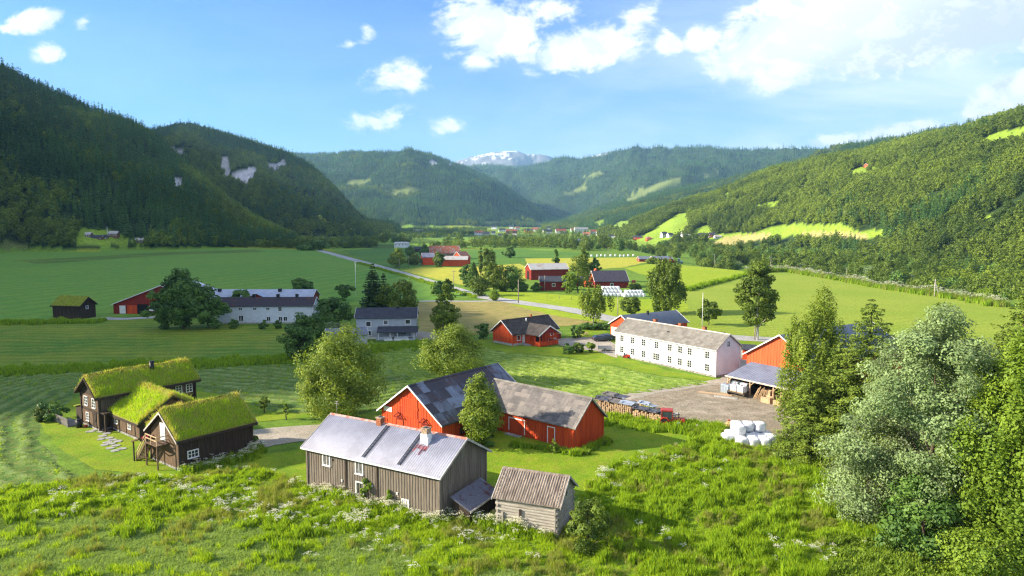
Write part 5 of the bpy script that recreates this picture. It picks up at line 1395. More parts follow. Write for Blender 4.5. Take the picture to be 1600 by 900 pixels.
h = House('grey_garage', 'small grey garage with dark roof left of the blue grey house', 'garage', 9.0, 5.2, 2.3, 1.35, left=(513, 541), right=(562, 534), ang=20)
h.walls(M_GREYW, M_CONC, .2); h.slab(M_BLUEROOF, .3, .3, .1, verge=M_WHITE); h.door('left', .0, .1, 2.2, 2.0, M_WHITE)

# --- white farmhouse in the shade and the barns behind it
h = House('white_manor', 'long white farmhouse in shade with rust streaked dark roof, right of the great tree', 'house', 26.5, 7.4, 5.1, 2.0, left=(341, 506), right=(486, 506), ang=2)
h.walls(mat('wall_white_shaded', (.62, .66, .70), .75, .05), M_CONC, .35, corner=M_WHITE)  # white wall with the blue of its shade put into the colour
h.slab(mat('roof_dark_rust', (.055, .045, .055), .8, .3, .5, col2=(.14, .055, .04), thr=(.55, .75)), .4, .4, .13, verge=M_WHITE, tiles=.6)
for u in (-6.9, -2.9, .75): h.window('front', u, 3.95, .95, .5, mull=(1, 0))
h.window('front', 4.15, 3.6, .9, 1.1)
for u, w in ((-6.8, 1.15), (.85, .95), (4.2, .9), (5.6, .9)): h.window('front', u, .8, w, 1.5 if w > 1.1 else 1.1, mull=(2 if w > 1 else 1, 0))
for u in (-1.5, 1.3): h.window('right', u, 3.4, .8, 1.0); h.window('right', u, .9, .8, 1.0)
for x, y in ((-4.2, .1), (2.6, .1), (8.0, .1)): h.chimney(x, y, M_BLACK, .75, .85)
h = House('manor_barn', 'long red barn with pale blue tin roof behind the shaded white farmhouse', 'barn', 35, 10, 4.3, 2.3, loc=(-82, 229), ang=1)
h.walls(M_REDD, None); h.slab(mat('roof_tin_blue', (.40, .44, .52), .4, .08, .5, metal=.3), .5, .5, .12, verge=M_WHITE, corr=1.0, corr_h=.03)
for x in (-13, 6.5): b = MB(); zz = h.roof_z(1); b.box(x - .5, x + .5, -1.6, -.7, zz - .1, zz + .9); b.build('roof_vent', M_BLACK, h.roof)
b = MB(); b.prism([(-3.6, 0), (3.6, 0), (3.6, 4.3), (0, 5.9), (-3.6, 4.3)], -7.4, 0, axis='y'); b.v = [(v[0] + 1.0, v[1], v[2]) for v in b.v]; b.build('cross_wing', M_REDD, h.root)
b = MB()
for sx in (-1, 1): b.prism([(0, 6.12), (sx * 4.1, 4.3), (sx * 4.1, 4.15), (0, 5.97)] if sx > 0 else [(0, 6.12), (0, 5.97), (sx * 4.1, 4.15), (sx * 4.1, 4.3)], -7.8, 0, axis='y')
b.v = [(v[0] + 1.0, v[1], v[2]) for v in b.v]; b.build('cross_roof', h.roof.data.materials[0], h.root)
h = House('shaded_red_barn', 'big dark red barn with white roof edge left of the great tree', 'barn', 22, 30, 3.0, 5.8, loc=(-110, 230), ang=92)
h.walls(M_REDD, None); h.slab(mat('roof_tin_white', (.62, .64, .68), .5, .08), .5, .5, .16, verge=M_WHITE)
h.door('left', 12.2, .1, 1.6, 2.4, M_WHITE, M_WHITE); b = MB(); b.box(-1.6, 1.6, -.1, 0, 0, 3.0); f = b.build('dark_gateway', M_DARKIN, h.root); h._place(f, 'left', 6.0)
b = MB(); b.box(-1.5, 1.5, -.14, 0, .1, 2.7); f = b.build('sliding_door', M_RED, h.root); h._place(f, 'left', 9.2)
b = MB(); b.box(-1.3, 1.3, -.3, 0, .9, 2.5); f = b.build('white_tank', M_WHITE, h.root); h._place(f, 'left', 2.6)

h = House('turf_hut', 'small black hut with mossy turf roof alone at the field edge on the left', 'hut', 9.2, 6.2, 4.0, 2.2, left=(83, 498), right=(127, 498), ang=-10)
h.walls(M_DARKW, None, battens=.5); turf(h, .4, .5, .25, 3000, M_DARKW, .3, 9); h.window('right', -.3, 2.9, .9, .8)
b = MB(); b.box(-.1, .1, -.05, 0, 0, 3.9); f = b.build('corner_board', M_BLACK, h.root); h._place(f, 'front', 4.5)

# --- orange red barn at the right with open lean-to
h = House('orange_barn', 'orange red barn with white gable edge and grey roof behind the spruce and birch', 'barn', 29, 13.7, 4.9, 4.2, loc=(46.9 + .82 * 14.5, 121.4 + .57 * 14.5), ang=34.8)
h.walls(M_ORANGE, None, battens=.6); h.slab(M_BLUEROOF, .5, .5, .14, verge=M_WHITE, corr=.8, corr_h=.03)
b = MB(); b.box(-15.9, -14.0, -2.9, -.8, 3.8, 7.3); 
g1, g2 = G(1141, 612), G(1228, 640); 
u = Vector((.57, -.82, 0)); ang2 = math.atan2(u.y, u.x)
p0 = G(1138, 587.5, 2.7)
r = empty('open_shed', (p0.x, p0.y, 0), ang2, 'open fronted lean-to shed with pale tin roof full of tanks and timber', 'shed')
Ls, Ds = 13.5, 6.6
b = MB(); b.prism([(-.3, 2.8), (-.3, 2.68), (Ds, 4.2), (Ds, 4.32)], -.4, Ls + .3)
for i in range(28): x = -.35 + i * .5; b.prism([(-.3, 2.84), (-.3, 2.8), (Ds, 4.32), (Ds, 4.36)], x, x + .07)
rf = b.build('roof', M_TIN, r); b = MB(); b.box(-.45, Ls + .35, -.38, -.31, 2.6, 2.86); b.build('gutter', M_EDGE, rf)
b = MB()
for x in (0, 4.4, 8.8, 13.2):
    b = MB(); b.bar((x, 0, 0), (x, 0, 2.65), .18); b.bar((x, 0, 1.9), (x + .9, 0, 2.65), .1); b.build('post', M_NEWWOOD, r)
b = MB(); b.box(-.1, Ls, Ds - .25, Ds - .12, 0, 4.05); b.prism([(.6, 0), (Ds - .3, 0), (Ds - .3, 4.0), (.6, 2.75)], -.12, -.02); b.prism([(.6, 0), (Ds - .3, 0), (Ds - .3, 4.0), (.6, 2.75)], Ls, Ls + .1); b.box(4.35, 4.5, 2.5, Ds - .3, 0, 3.0); b.build('wall', M_TARLIT, r)
OS = (p0, ang2)
h = House('small_red_shed', 'tiny red shed with black roof at the orange barn eave', 'shed', 2.4, 2.4, 2.3, .7, left=(1160, 562), right=(1180, 562), ang=-20)
h.walls(M_RED, None); h.slab(M_SLATE, .3, .3, .1)

# --- farms in the middle distance and the village
def simple(name, label, cat, xl, xr, base, eave, ridge, W, wm, rm, ang=0, group=None, wins=3, chim=0, th=.2, terrain_z=False, trim=True, door=True, garage=False):
    """a house from its extents in the photograph: left, right, ground, eave and ridge rows"""
    a = hit(xl, base) if terrain_z else G(xl, base); b = hit(xr, base) if terrain_z else G(xr, base)
    dist = (a.y + b.y) / 2; z0 = min(a.z, b.z) if terrain_z else 0
    c, s_ = math.cos(R(ang)), math.sin(R(ang))
    span = (xr - xl) * dist / F
    L = max(3.0, (span - W * abs(s_) * .8) / max(.35, c)) if ang else span
    hw = (base - eave) * dist / F; rise = max(.8, (eave - ridge) * dist / F)
    cx = (a.x + b.x) / 2; cy = dist + W / 2
    h = House(name, label, cat, L, W, hw, rise, loc=(cx, cy, z0 - (.5 if terrain_z else 0)), ang=ang, group=group)
    if terrain_z: h.hw += .5
    h.walls(wm, None); h.slab(rm, .35, .35, th, verge=M_WHITE if trim else None)
    n = wins; wz = h.hw - 1.9 if h.hw > 2.6 else .8
    for i in range(n):
        h.window('front', (i - (n - 1) / 2) * L / max(1, n) , wz, 1.1, 1.1, mull=(0, 0), fw=.18, sill=False)
    if h.hw > 4.6:
        for i in range(n): h.window('front', (i - (n - 1) / 2) * L / max(1, n), .9, 1.1, 1.2, mull=(0, 0), fw=.18, sill=False)
    if n: h.window('left' if ang > 0 else 'right', 0, wz, 1.0, 1.1, mull=(0, 0), fw=.18, sill=False)
    for i in range(chim): h.chimney((i - (chim - 1) / 2) * L * .4 + .4, .2, M_BRICK, .8, .9)
    return h
h = simple('pale_roof_barn', 'red barn with pale ribbed roof and dark gable door in the middle distance', 'barn', 822, 888, 437, 421, 413, 11, M_REDD, M_LITROOF, 14, wins=0)
b = MB(); b.box(-1.8, 1.8, -.1, 0, 0, 4); f = b.build('dark_gateway', M_DARKIN, h.root); h._place(f, 'left', 0)
h = simple('dark_red_shed', 'low dark red shed with one white window below the pale roofed barn', 'shed', 844, 886, 454, 440, 433, 7, M_REDD, M_SLATE, 0, wins=1)
h = simple('dark_roof_shed', 'dark red shed with broad dark roof beside the wrapped bale pile', 'shed', 925, 982, 450, 440, 425, 13, M_REDD, mat('roof_dark_violet', (.06, .055, .075), .7, .2), 6, wins=1)
simple('red_annex', 'small dark red building with dark roof left of the broad dark roofed shed', 'shed', 888, 922, 447, 439, 433, 7, M_REDD, M_SLATE, 8, wins=1)
simple('red_cabin', 'small bright red barn with grey roof at the far red farm', 'barn', 657, 678, 414, 402, 396, 7, M_RED, M_TIN, 15, wins=0)
simple('red_long_barn', 'long low red barn with pale roof at the far red farm', 'barn', 690, 730, 416, 406, 401, 8, M_RED, M_LITROOF, 0, wins=0)
simple('red_gable_barn', 'red barn with rusty orange roof and big gable at the far red farm', 'barn', 708, 733, 413, 402, 394, 10, M_RED, M_RUSTROOF, 40, wins=0)
simple('rust_roof_house', 'brown farmhouse with long rust red roof behind the far red barns', 'house', 668, 718, 405, 396, 385, 12, mat('wall_brown', (.30, .20, .14), .85), M_RUSTROOF, 12, wins=3)
simple('dark_cabin', 'small dark cabin left of the rust roofed farmhouse', 'shed', 646, 662, 394, 389, 386, 6, M_DARKW, M_SLATE, 0, wins=0)
simple('field_shed', 'brown shed with dark blue roof by the bale rows near the river trees', 'shed', 998, 1019, 409, 405, 401.5, 8, M_REDD, M_BLUEROOF, 4, wins=1)
simple('field_barn', 'long barn with dark blue roof right of the brown shed near the bale rows', 'barn', 1019, 1051, 410, 405, 401, 10, M_REDD, M_BLUEROOF, 4, wins=2)
simple('white_hall', 'low white hall with flat pale roof beyond the left end of the road', 'hall', 616, 637, 387, 380.5, 378.5, 14, M_WHITEW, M_LITROOF, 0, wins=4)
Vv = [  # village: xl, xr, base, eave, ridge, wall, roof, chimneys, label
    (741, 755, 368, 363.5, 361, 'w', 'r', 'white house with reddish roof at the left end of the village'), (754, 765, 369, 365, 362.5, 'g', 's', 'grey house with dark roof at the left end of the village'),
    (646, 661, 365, 361, 359, 'w', 't', 'lone white house under the far hill'), (779, 790, 362, 359, 357, 'w', 's', 'tiny white house above the valley trees'),
    (790, 808, 365, 361, 358.5, 'b', 'r', 'brown house with red roof in the village'), (819, 833, 365, 361, 358, 'r', 's', 'red barn with dark roof in the village'), (831, 842, 362, 358.5, 356, 'w', 'r', 'white house with reddish roof above the red village barn'),
    (848, 863, 366, 362, 359, 'w', 's', 'white house with dark roof in the middle of the village'), (868, 885, 366, 361, 358, 'w', 'r', 'white house with bright red roof in the middle of the village'),
    (897, 919, 364, 358, 355.5, 'w', 't', 'large white flat hall on the right of the village'), (911, 923, 371, 366.5, 363, 'w', 'u', 'white house with orange roof below the large hall'),
    (922, 932, 366, 362, 359.5, 'w', 'r', 'white house with red roof right of the large hall'), (932, 944, 368, 364, 361, 'w', 'u', 'pale house with orange roof at the right end of the village'), (936, 948, 377, 373.5, 371, 'b', 's', 'small brown house below the right end of the village'),
    (951, 960, 372, 369, 367, 'w', 's', 'small white house at the foot of the village slope'), (960, 970, 370, 367, 365, 'g', 's', 'small grey house at the foot of the village slope'), (990, 1004, 374, 370.5, 368.5, 'r', 's', 'red shed below the steep green meadow'),
    (1010, 1018, 376, 372.5, 370.5, 'r', 'u', 'small rusty shed below the steep green meadow'),
    (1033, 1044, 371, 366, 362.5, 'g', 's', 'dark roofed grey house at the foot of the steep meadow'), (1043, 1053, 371, 367.5, 364.5, 'w', 's', 'white garage house at the foot of the steep meadow'),
    (1065, 1081, 376.5, 370, 366, 'w', 't', 'white house with grey roof beside the tan field'), (1066, 1078, 368, 364.5, 361.5, 'w', 's', 'white upper house above the tan field farm'), (1092, 1110, 373.5, 368.5, 365, 'w', 's', 'long white farmhouse at the left end of the tan field'),
    (1109, 1118, 371, 367.5, 364, 'r', 's', 'red barn behind the long white farmhouse by the tan field'), (1118, 1128, 373, 370, 368, 'g', 't', 'grey shed at the right of the tan field farm'),
    (891, 899, 381, 376, 372.5, 'w', 's', 'tall white gable of the dark roofed farm below the village'), (898, 923, 381, 378, 374, 'b', 'v', 'brown farm building with wide dark blue roof below the village')]
wm = dict(w=M_WHITEW, g=M_GREYW, b=mat('wall_village_brown', (.26, .13, .08), .85), r=M_RED); rm = dict(r=mat('roof_village_red', (.36, .11, .08), .8), s=M_SLATE, t=M_LITROOF, u=M_RUSTROOF, v=M_BLUEROOF)
for xl, xr, ba, ea, ri, w_, r_, lb in Vv:
    simple('village_house', lb, 'house', xl, xr, ba, ea, ri, 8 + rnd.random() * 2, wm[w_], rm[r_], rnd.choice((-12, 0, 8, 16)), 'houses of the village in the valley', wins=3, chim=1, th=.35, terrain_z=True)
for xl, xr, ba, ea, ri, w_, r_, lb in ((1335, 1351, 260, 257, 254.5, 'r', 'u', 'red farmhouse with pinkish roof high on the right hillside'), (1354, 1370, 259.5, 257, 254.5, 'r', 'u', 'red barn beside the farmhouse high on the right hillside'),
        (131, 140, 371, 367, 363.5, 'b', 't', 'small pale house at the forest edge under the left mountain'), (141, 158, 374, 371.5, 368.5, 'b', 's', 'long dark low house at the forest edge under the left mountain'), (157, 167, 373, 370, 367.5, 'b', 's', 'short dark barn next to the flagpole under the left mountain'),
        (168, 182, 371, 365.5, 362, 'b', 't', 'dark house with white windows and grey roof behind the flagpole'), (209, 223, 380, 376, 372.5, 'b', 't', 'dark house with white trimmed roof among trees at the forest edge')):
    simple('hill_house', lb, 'house', xl, xr, ba, ea, ri, 8, wm[w_], rm[r_], 10, 'farmhouses on the hillsides', wins=3, th=.35, terrain_z=True)

vr = random.Random(5); _got = []
for i in range(60):
    px, py = vr.uniform(770, 1000), vr.uniform(357.5, 371)
    if len(_got) >= 18 or any(abs(px - a) < 9 and abs(py - b) < 5 for a, b in _got + [((v[0] + v[1]) / 2, v[2]) for v in Vv]): continue
    _got.append((px, py)); w_ = vr.choice('wwwgrb'); wd = vr.uniform(6, 10)
    simple('village_house', dict(w='small white', g='small grey', r='small red', b='small brown')[w_] + ' house scattered between the larger village houses', 'house', px - wd / 2, px + wd / 2, py, py - 3.0, py - 5.2, 8, wm[w_], rm[vr.choice('rsstu')], vr.choice((-15, 0, 12)), 'small houses scattered through the village', wins=2, chim=0, th=.35, terrain_z=True)
# ------------------------------------------------------------------ single trees
def tree(name, label, px, base, top, halfw, lm, kind='round', clumps=60, leaf=.3, per=60, bark=None, trunk=.18, low=.12, group=None, lean=(0, 0), seed=None, z0=0.0, dist=None, r0=None, hollow=.55, clump_r=None):
    """px: column, base: row of its foot, top: row of its tip, halfw: half width in photo pixels"""
    g = G(px, base) if dist is None else Vector((pix_dir(px, 345)[0] / pix_dir(px, 345)[1] * dist, dist, 0))
    H = CH - (top - HY) * g.y / F; rad = halfw * g.y / F
    seed = seed if seed is not None else int(px * 7 + top)
    r = empty(name, g, 0, label, 'bush' if 'bush' in name or 'shrub' in name else 'tree', group)
    h0 = H * low
    cm = crown_mesh('crown', LM[lm], h0, H, rad, clumps, per, leaf, seed, kind, hollow=hollow, lean=lean, clump_r=clump_r)
    link_mesh('crown', cm, r)
    tm = trunk_mesh('trunk', bark or M_BARK, H * (.96 if kind == 'spruce' else .78), r0 or max(.08, H * .017), max(h0, .3), rad, seed, kind=kind, lean=lean)
    link_mesh('trunk', tm, r)
    return r
B = M_BIRCH
tree('broadleaf_tree', 'large golden green round tree standing alone left of the red barn', 530, 655, 519, 55, 'gold', 'round', 200, .155, 150, low=.03)
tree('broadleaf_tree', 'wide golden green tree right behind the red barn ridge', 709, 600, 517, 47, 'gold', 'round', 160, .16, 130, low=.02)
tree('birch', 'slender golden birch between the stubble field and the mown field', 697, 531, 452, 22, 'gold', 'tall', 70, .26, 80, B, low=.10)
tree('broadleaf_tree', 'leafy tree hiding the corner between red barn and red wing', 752, 697, 589, 37, 'gold', 'tall', 150, .135, 120, low=.05)
tree('dark_bush', 'big dark bushy tree left of the small grey garage', 476, 562, 488, 28, 'dark', 'round', 90, .26, 80, low=.02)
tree('great_tree', 'great dark tree in front of the shaded red barn', 287, 514, 419, 34, 'dark', 'tall', 120, .34, 100, low=.06)
tree('great_tree', 'dark lower tree joined to the right side of the great tree', 326, 513, 448, 26, 'dark', 'round', 80, .32, 80, low=.05)
tree('great_tree', 'dark tree joined to the left side of the great tree', 258, 513, 446, 22, 'dark', 'round', 70, .32, 80, low=.05)
tree('spruce_tree', 'tall dark spruce behind the blue grey house', 583, 488, 410, 23, 'spruce', 'spruce', 26, .34, 60, low=.03)
tree('spruce_tree', 'shorter spruce top joined to the right of the tall dark spruce', 600, 488, 424, 15, 'spruce', 'spruce', 20, .34, 50, low=.03)
tree('broadleaf_tree', 'olive green tree behind the roof of the blue grey house', 626, 492, 438, 27, 'green', 'round', 80, .34, 70, low=.05)
tree('broadleaf_tree', 'dark tree between white farmhouse and blue grey house', 520, 512, 461, 24, 'dark', 'round', 80, .32, 70, low=.03)
tree('broadleaf_tree', 'small dark tree left of the tall white flagpole', 539, 470, 442, 12, 'dark', 'round', 40, .34, 50, low=.08)
tree('dome_bush', 'dark dome shaped bush behind the shaded white farmhouse', 472, 458, 435, 17, 'dark', 'round', 60, .36, 60, low=.0)
tree('dome_bush', 'dark green dome of leaves above the shaded white farmhouse roof', 380, 489, 446, 15, 'dark', 'round', 50, .34, 60, low=.1)
tree('blossom_bush', 'pale blossoming bush between grey garage and blue grey house', 522, 528, 503, 20, 'silver', 'round', 50, .22, 60, low=.0)
tree('weeping_birch', 'small weeping birch at the road left of the wrapped bales', 928, 507, 446, 24, 'gold', 'weep', 70, .26, 70, B, low=.22)
tree('weeping_birch', 'big weeping birch at the road behind the blue grey roof', 1040, 490, 404, 31, 'green', 'weep', 120, .32, 90, B, low=.10)
tree('weeping_birch', 'tall weeping birch standing alone right of the white flagpole', 1183, 531, 405, 30, 'green', 'tall', 130, .30, 95, B, low=.16)
tree('broadleaf_tree', 'low tree in front of the wrapped bale piles', 985, 494, 464, 18, 'green', 'round', 50, .28, 60, low=.15)
tree('broadleaf_tree', 'small round tree beside the flagpole at the white farmhouse', 1107, 508, 468, 17, 'green', 'round', 50, .28, 60, low=.2)
tree('dark_tree', 'small dark tree left of the red bungalow', 755, 530, 505, 11, 'dark', 'round', 40, .22, 60, low=.12)
tree('sapling', 'young dark leaved tree on the lawn left of the big golden tree', 413, 645, 624, 8, 'green', 'round', 22, .14, 45, low=.25)
tree('sapling', 'thin pale sapling on the lawn near the gravel drive', 447, 656, 635, 6, 'bright', 'tall', 14, .12, 35, low=.3)
for px, b, t, w, l, lb in ((888, 553, 538, 11, 'dark', 'left round garden bush in front of the red bungalow'), (903, 551, 537, 9, 'green', 'right round garden bush in front of the red bungalow'), (924, 551, 536, 8, 'bright', 'small umbrella shaped tree beside the parked trailer'),
        (902, 528, 507, 11, 'dark', 'dark bush behind the red bungalow terrace'), (366, 513, 500, 8, 'dark', 'dark bush left under the wall of the shaded white farmhouse'), (411, 514, 501, 7, 'dark', 'dark bush in the middle under the wall of the shaded white farmhouse'), (434, 514, 501, 7, 'dark', 'dark bush right under the wall of the shaded white farmhouse'),
        (78, 657, 632, 20, 'dark', 'low dark bush left of the main turf house'), (64, 659, 643, 9, 'green', 'small green bush at the edge of the cut field'), (398, 704, 690, 12, 'green', 'weedy bush at the right corner of the turf storehouse'),
        (760, 695, 672, 14, 'dark', 'dark undergrowth at the foot of the leafy barn tree')):
    tree('garden_bush', lb, px, b, t, w, l, 'round', 26, .18, 60, low=0, group='garden bushes')
for px in (916, 930, 944): tree('hedge_bush', 'dark hedge bush in the row behind the red bungalow', px, 515, 505, 10, 'dark', 'round', 24, .22, 50, low=0, group='hedge behind the red bungalow')
# the wood at the right edge
tree('weeping_birch', 'feathery birch at the left edge of the near wood beside the white bales', 1262, 680, 462, 52, 'gold', 'weep', 280, .14, 140, B, low=.06, hollow=.45, clump_r=1.0)
tree('spruce_tree', 'tall spruce with sunlit green needles in the near wood', 1350, 728, 464, 108, 'spruce_lit', 'spruce', 50, .15, 300, low=.02)
tree('spruce_tree', 'shorter spruce leaning over the meadow beside the white bales', 1262, 722, 560, 64, 'spruce_lit', 'spruce', 34, .15, 150, low=.02)
tree('spruce_tree', 'spruce rising between the feathery birch and the tall spruce', 1308, 716, 520, 70, 'spruce_lit', 'spruce', 40, .15, 200, low=.02)
tree('alder', 'slim green alder with pale trunk between spruce and silver willow', 1376, 770, 590, 44, 'green', 'round', 170, .14, 120, B, low=.06, hollow=.4)
tree('silver_willow', 'huge pale silver green willow in the near wood', 1452, 836, 514, 118, 'silver', 'round', 330, .12, 250, low=.10, hollow=.66, clump_r=1.1)
tree('silver_willow', 'low silver leaved willow bush at the foot of the huge willow', 1352, 815, 712, 66, 'silver', 'round', 130, .12, 110, low=.0, hollow=.5)
tree('broadleaf_tree', 'bright green tree at the right edge of the picture', 1570, 880, 548, 82, 'bright', 'weep', 330, .14, 150, low=.0, hollow=.5, clump_r=1.15)
tree('broadleaf_tree', 'bright green tree behind the silver willow at the right edge', 1625, 830, 560, 70, 'bright', 'round', 240, .16, 130, low=.0)
tree('spruce_tree', 'spruce with rusty cones at the upper right edge', 1585, 740, 450, 125, 'spruce_lit', 'spruce', 44, .17, 300, low=.1)
tree('broadleaf_tree', 'round green treetop behind the huge silver willow', 1458, 640, 486, 34, 'green', 'round', 90, .2, 90, low=.4)
tree('green_bush', 'leafy green bush at the right corner of the log storehouse', 918, 862, 792, 34, 'green', 'round', 60, .12, 90, low=0)
tree('green_bush', 'dark bush filling the gap under the silver willow', 1440, 862, 762, 62, 'dark', 'round', 90, .16, 80, low=0)
tree('green_bush', 'shady bush at the foot of the near wood left of the willow', 1318, 740, 668, 50, 'green', 'round', 90, .15, 80, low=0)
tree('green_bush', 'young bright bush at the bottom right corner', 1520, 905, 842, 60, 'bright', 'round', 80, .12, 80, low=0)
for px, b, t, w, lb in ((575, 790, 762, 13, 'climbing bush against the grey house under its lower window'), (612, 800, 776, 10, 'small bush against the grey house wall right of the lower window'), (865, 708, 695, 8, 'weedy bush beside the white door outline of the red wing')):
    tree('garden_bush', lb, px, b, t, w, 'bright', 'round', 22, .11, 60, low=0, group='bushes against the walls')

# middle distance farms
for px, b, t, w, lm, kd, lb in (
    (621, 418, 391, 14, 'gold', 'round', 'golden round tree left of the far red farm'), (648, 414, 396, 9, 'green', 'round', 'green tree just left of the far red barns'), (664, 404, 384, 8, 'dark', 'tall', 'dark tree behind the far small red barn'),
    (686, 417, 393, 9, 'green', 'round', 'green tree in front of the far long red barn'), (641, 400, 386, 6, 'dark', 'round', 'small dark tree beside the dark cabin'),
    (751, 428, 388, 3.2, 'green', 'tall', 'thin poplar, leftmost of the poplars'), (760, 430, 381, 5.5, 'green', 'tall', 'tall poplar with double top'), (767, 428, 383, 6, 'green', 'tall', 'poplar right of the tall double poplar'), (869, 432, 382, 4, 'dark', 'tall', 'thin dark poplar in front of the pale roofed barn'),
    (740, 448, 409, 14, 'dark', 'spruce', 'dark conifer at the left end of the central tree group'), (729, 445, 414, 10, 'dark', 'round', 'dark bushy tree left of the dark conifer'), (748, 462, 428, 14, 'green', 'round', 'green tree at the roadside in front of the central group'),
    (771, 455, 410, 14, 'green', 'round', 'dark broad tree in the middle of the central group'), (786, 455, 413, 13, 'green', 'round', 'dark broad tree right of the middle of the central group'), (801, 455, 412, 14, 'dark', 'round', 'rightmost dark broad tree of the central group'),
    (685, 462, 439, 10, 'dark', 'round', 'small dark tree left of the road'), (699, 456, 438, 8, 'green', 'round', 'small tree right beside the small dark roadside tree'), (772, 470, 453, 6, 'bright', 'tall', 'light green sapling on the roadside verge'),
    (903, 457, 398, 20, 'green', 'round', 'big bright tree left of the broad dark roofed shed'), (912, 440, 388, 12, 'green', 'tall', 'tall tree behind the big bright farm tree'), (890, 458, 426, 10, 'bright', 'round', 'bright low tree at the left of the big farm tree'), (929, 440, 405, 8, 'dark', 'round', 'dark tree behind the broad dark roof'),
    (796, 403, 386, 8, 'dark', 'round', 'round tree alone in the green pasture'), (838, 455, 443, 7, 'dark', 'round', 'bush left of the low dark red shed'), (816, 455, 441, 8, 'dark', 'round', 'bush below the pale roofed barn'), (993, 455, 441, 9, 'green', 'round', 'bush behind the wrapped bale piles'), (1019, 412, 403, 6, 'green', 'round', 'bush in front of the long far barn'),
    (100, 384, 366, 10, 'dark', 'round', 'dark tree at the edge of the left crop field'), (232, 386, 364, 13, 'dark', 'round', 'dark round tree beside the trimmed house at the forest edge'), (206, 385, 364, 10, 'dark', 'round', 'dark tree left of the trimmed house at the forest edge'),
    (500, 391, 374, 13, 'dark', 'round', 'dark tree where the road meets the left mountain'), (478, 391, 382, 11, 'dark', 'round', 'low dark shrub at the far edge of the crop field'), (876, 352, 341, 0, 'dark', 'round', '')):
    if w == 0: continue
    d = 29 * F / (b - HY); lf = max(.24, d * .0011)
    tree('farm_tree', lb, px, b, t, w, lm, kd, 70 if w > 7 else 44, lf, 46 if kd != 'spruce' else 40, low=.04 if kd != 'tall' else .02, trunk=.1, clump_r=(w * d / F * (.6 if w < 7 else .3)) if kd != 'spruce' else None)

# the belt of trees along the river: shared crowns, single trees
BELT = [0, 1, 2, 3, 4, 5]
_protos = []
for k, (lm, kd, hh, rr) in enumerate((('green', 'round', 9, 4.6), ('dark', 'round', 8, 4.6), ('green', 'tall', 11, 3.6), ('spruce_lit', 'spruce', 12, 3.2), ('silver', 'round', 6, 4.2), ('bright', 'round', 8, 4.2), ('green', 'round', 7, 4.4))):
    cm = crown_mesh('belt_crown', LM[lm], .3, hh, rr, 44 if kd != 'spruce' else 16, 26, .48, 300 + k, kd, clump_r=1.5 if kd != 'spruce' else None)
    tm = trunk_mesh('belt_trunk', M_BARK, hh * .7, .2, 1.5, rr, 310 + k, 4, kind=kd)
    _protos.append((cm, tm))
KIND_WORD = ['leafy green tree', 'dark broadleaf tree', 'tall slim green tree', 'spruce', 'silvery willow bush', 'bright green tree', 'low leafy tree']
def belt_tree(px, py, k, s, where, group, z=None):
    g = hit(px, py) if z is None else G(px, py, z)
    g.z = tz(g.x, g.y) - .2
    r = empty('belt_tree', g, rnd.random() * 6.28, '%s %s' % (KIND_WORD[k], where), 'tree', group)
    sc = s * rnd.uniform(.75, 1.2); r.scale = (sc, sc, sc * rnd.uniform(.85, 1.2))
    link_mesh('crown', _protos[k][0], r, ()); link_mesh('trunk', _protos[k][1], r, ())
    return r
def belt(poly, n, where, group, weights, s=1.0, seed=0):
    rg = random.Random(seed); c = 0; xs = [p[0] for p in poly]; ys = [p[1] for p in poly]; out = []
    tries = 0
    while c < n and tries < 20000:
        tries += 1
        px, py = rg.uniform(min(xs), max(xs)), rg.uniform(min(ys), max(ys))
        if not inpoly(np.array([px]), np.array([py]), poly)[0]: continue
        q = G(px, py, -4)
        if any((q.x - o[0]) ** 2 + (q.y - o[1]) ** 2 < 22 for o in out): continue
        if float(vnoise(px / 30., py / 14., 5)) < .18: continue
        out.append((q.x, q.y)); belt_tree(px, py, rg.choices(range(7), weights)[0], s, where, group, -4); c += 1
belt([(1168, 424), (1215, 420), (1300, 428), (1400, 444), (1470, 455), (1570, 474), (1620, 486), (1620, 462), (1500, 444), (1400, 430), (1300, 415), (1200, 408), (1120, 408), (1080, 410), (1100, 414)], 110, 'in the river belt beyond the big hay field', 'trees along the river beyond the hay field', (5, 3, 2, 1, 2, 2, 4), .9, 1)
belt([(905, 399), (1000, 398), (1060, 400), (1110, 410), (1200, 410), (1300, 414), (1300, 400), (1200, 394), (1100, 390), (1000, 388), (905, 389)], 90, 'in the wood strip behind the blue roofed sheds', 'trees behind the far sheds', (4, 5, 3, 2, 0, 1, 3), 1.15, 2)
belt([(690, 389), (800, 390), (905, 397), (905, 389), (800, 383), (700, 382)], 48, 'in the line between far red farm and village', 'trees between far farm and village', (4, 5, 3, 2, 0, 1, 2), .95, 3)
belt([(530, 386), (640, 384), (640, 378), (535, 379)], 22, 'in the dark line behind the white hall', 'trees behind the white hall', (3, 6, 2, 3, 0, 0, 1), 1.1, 4)

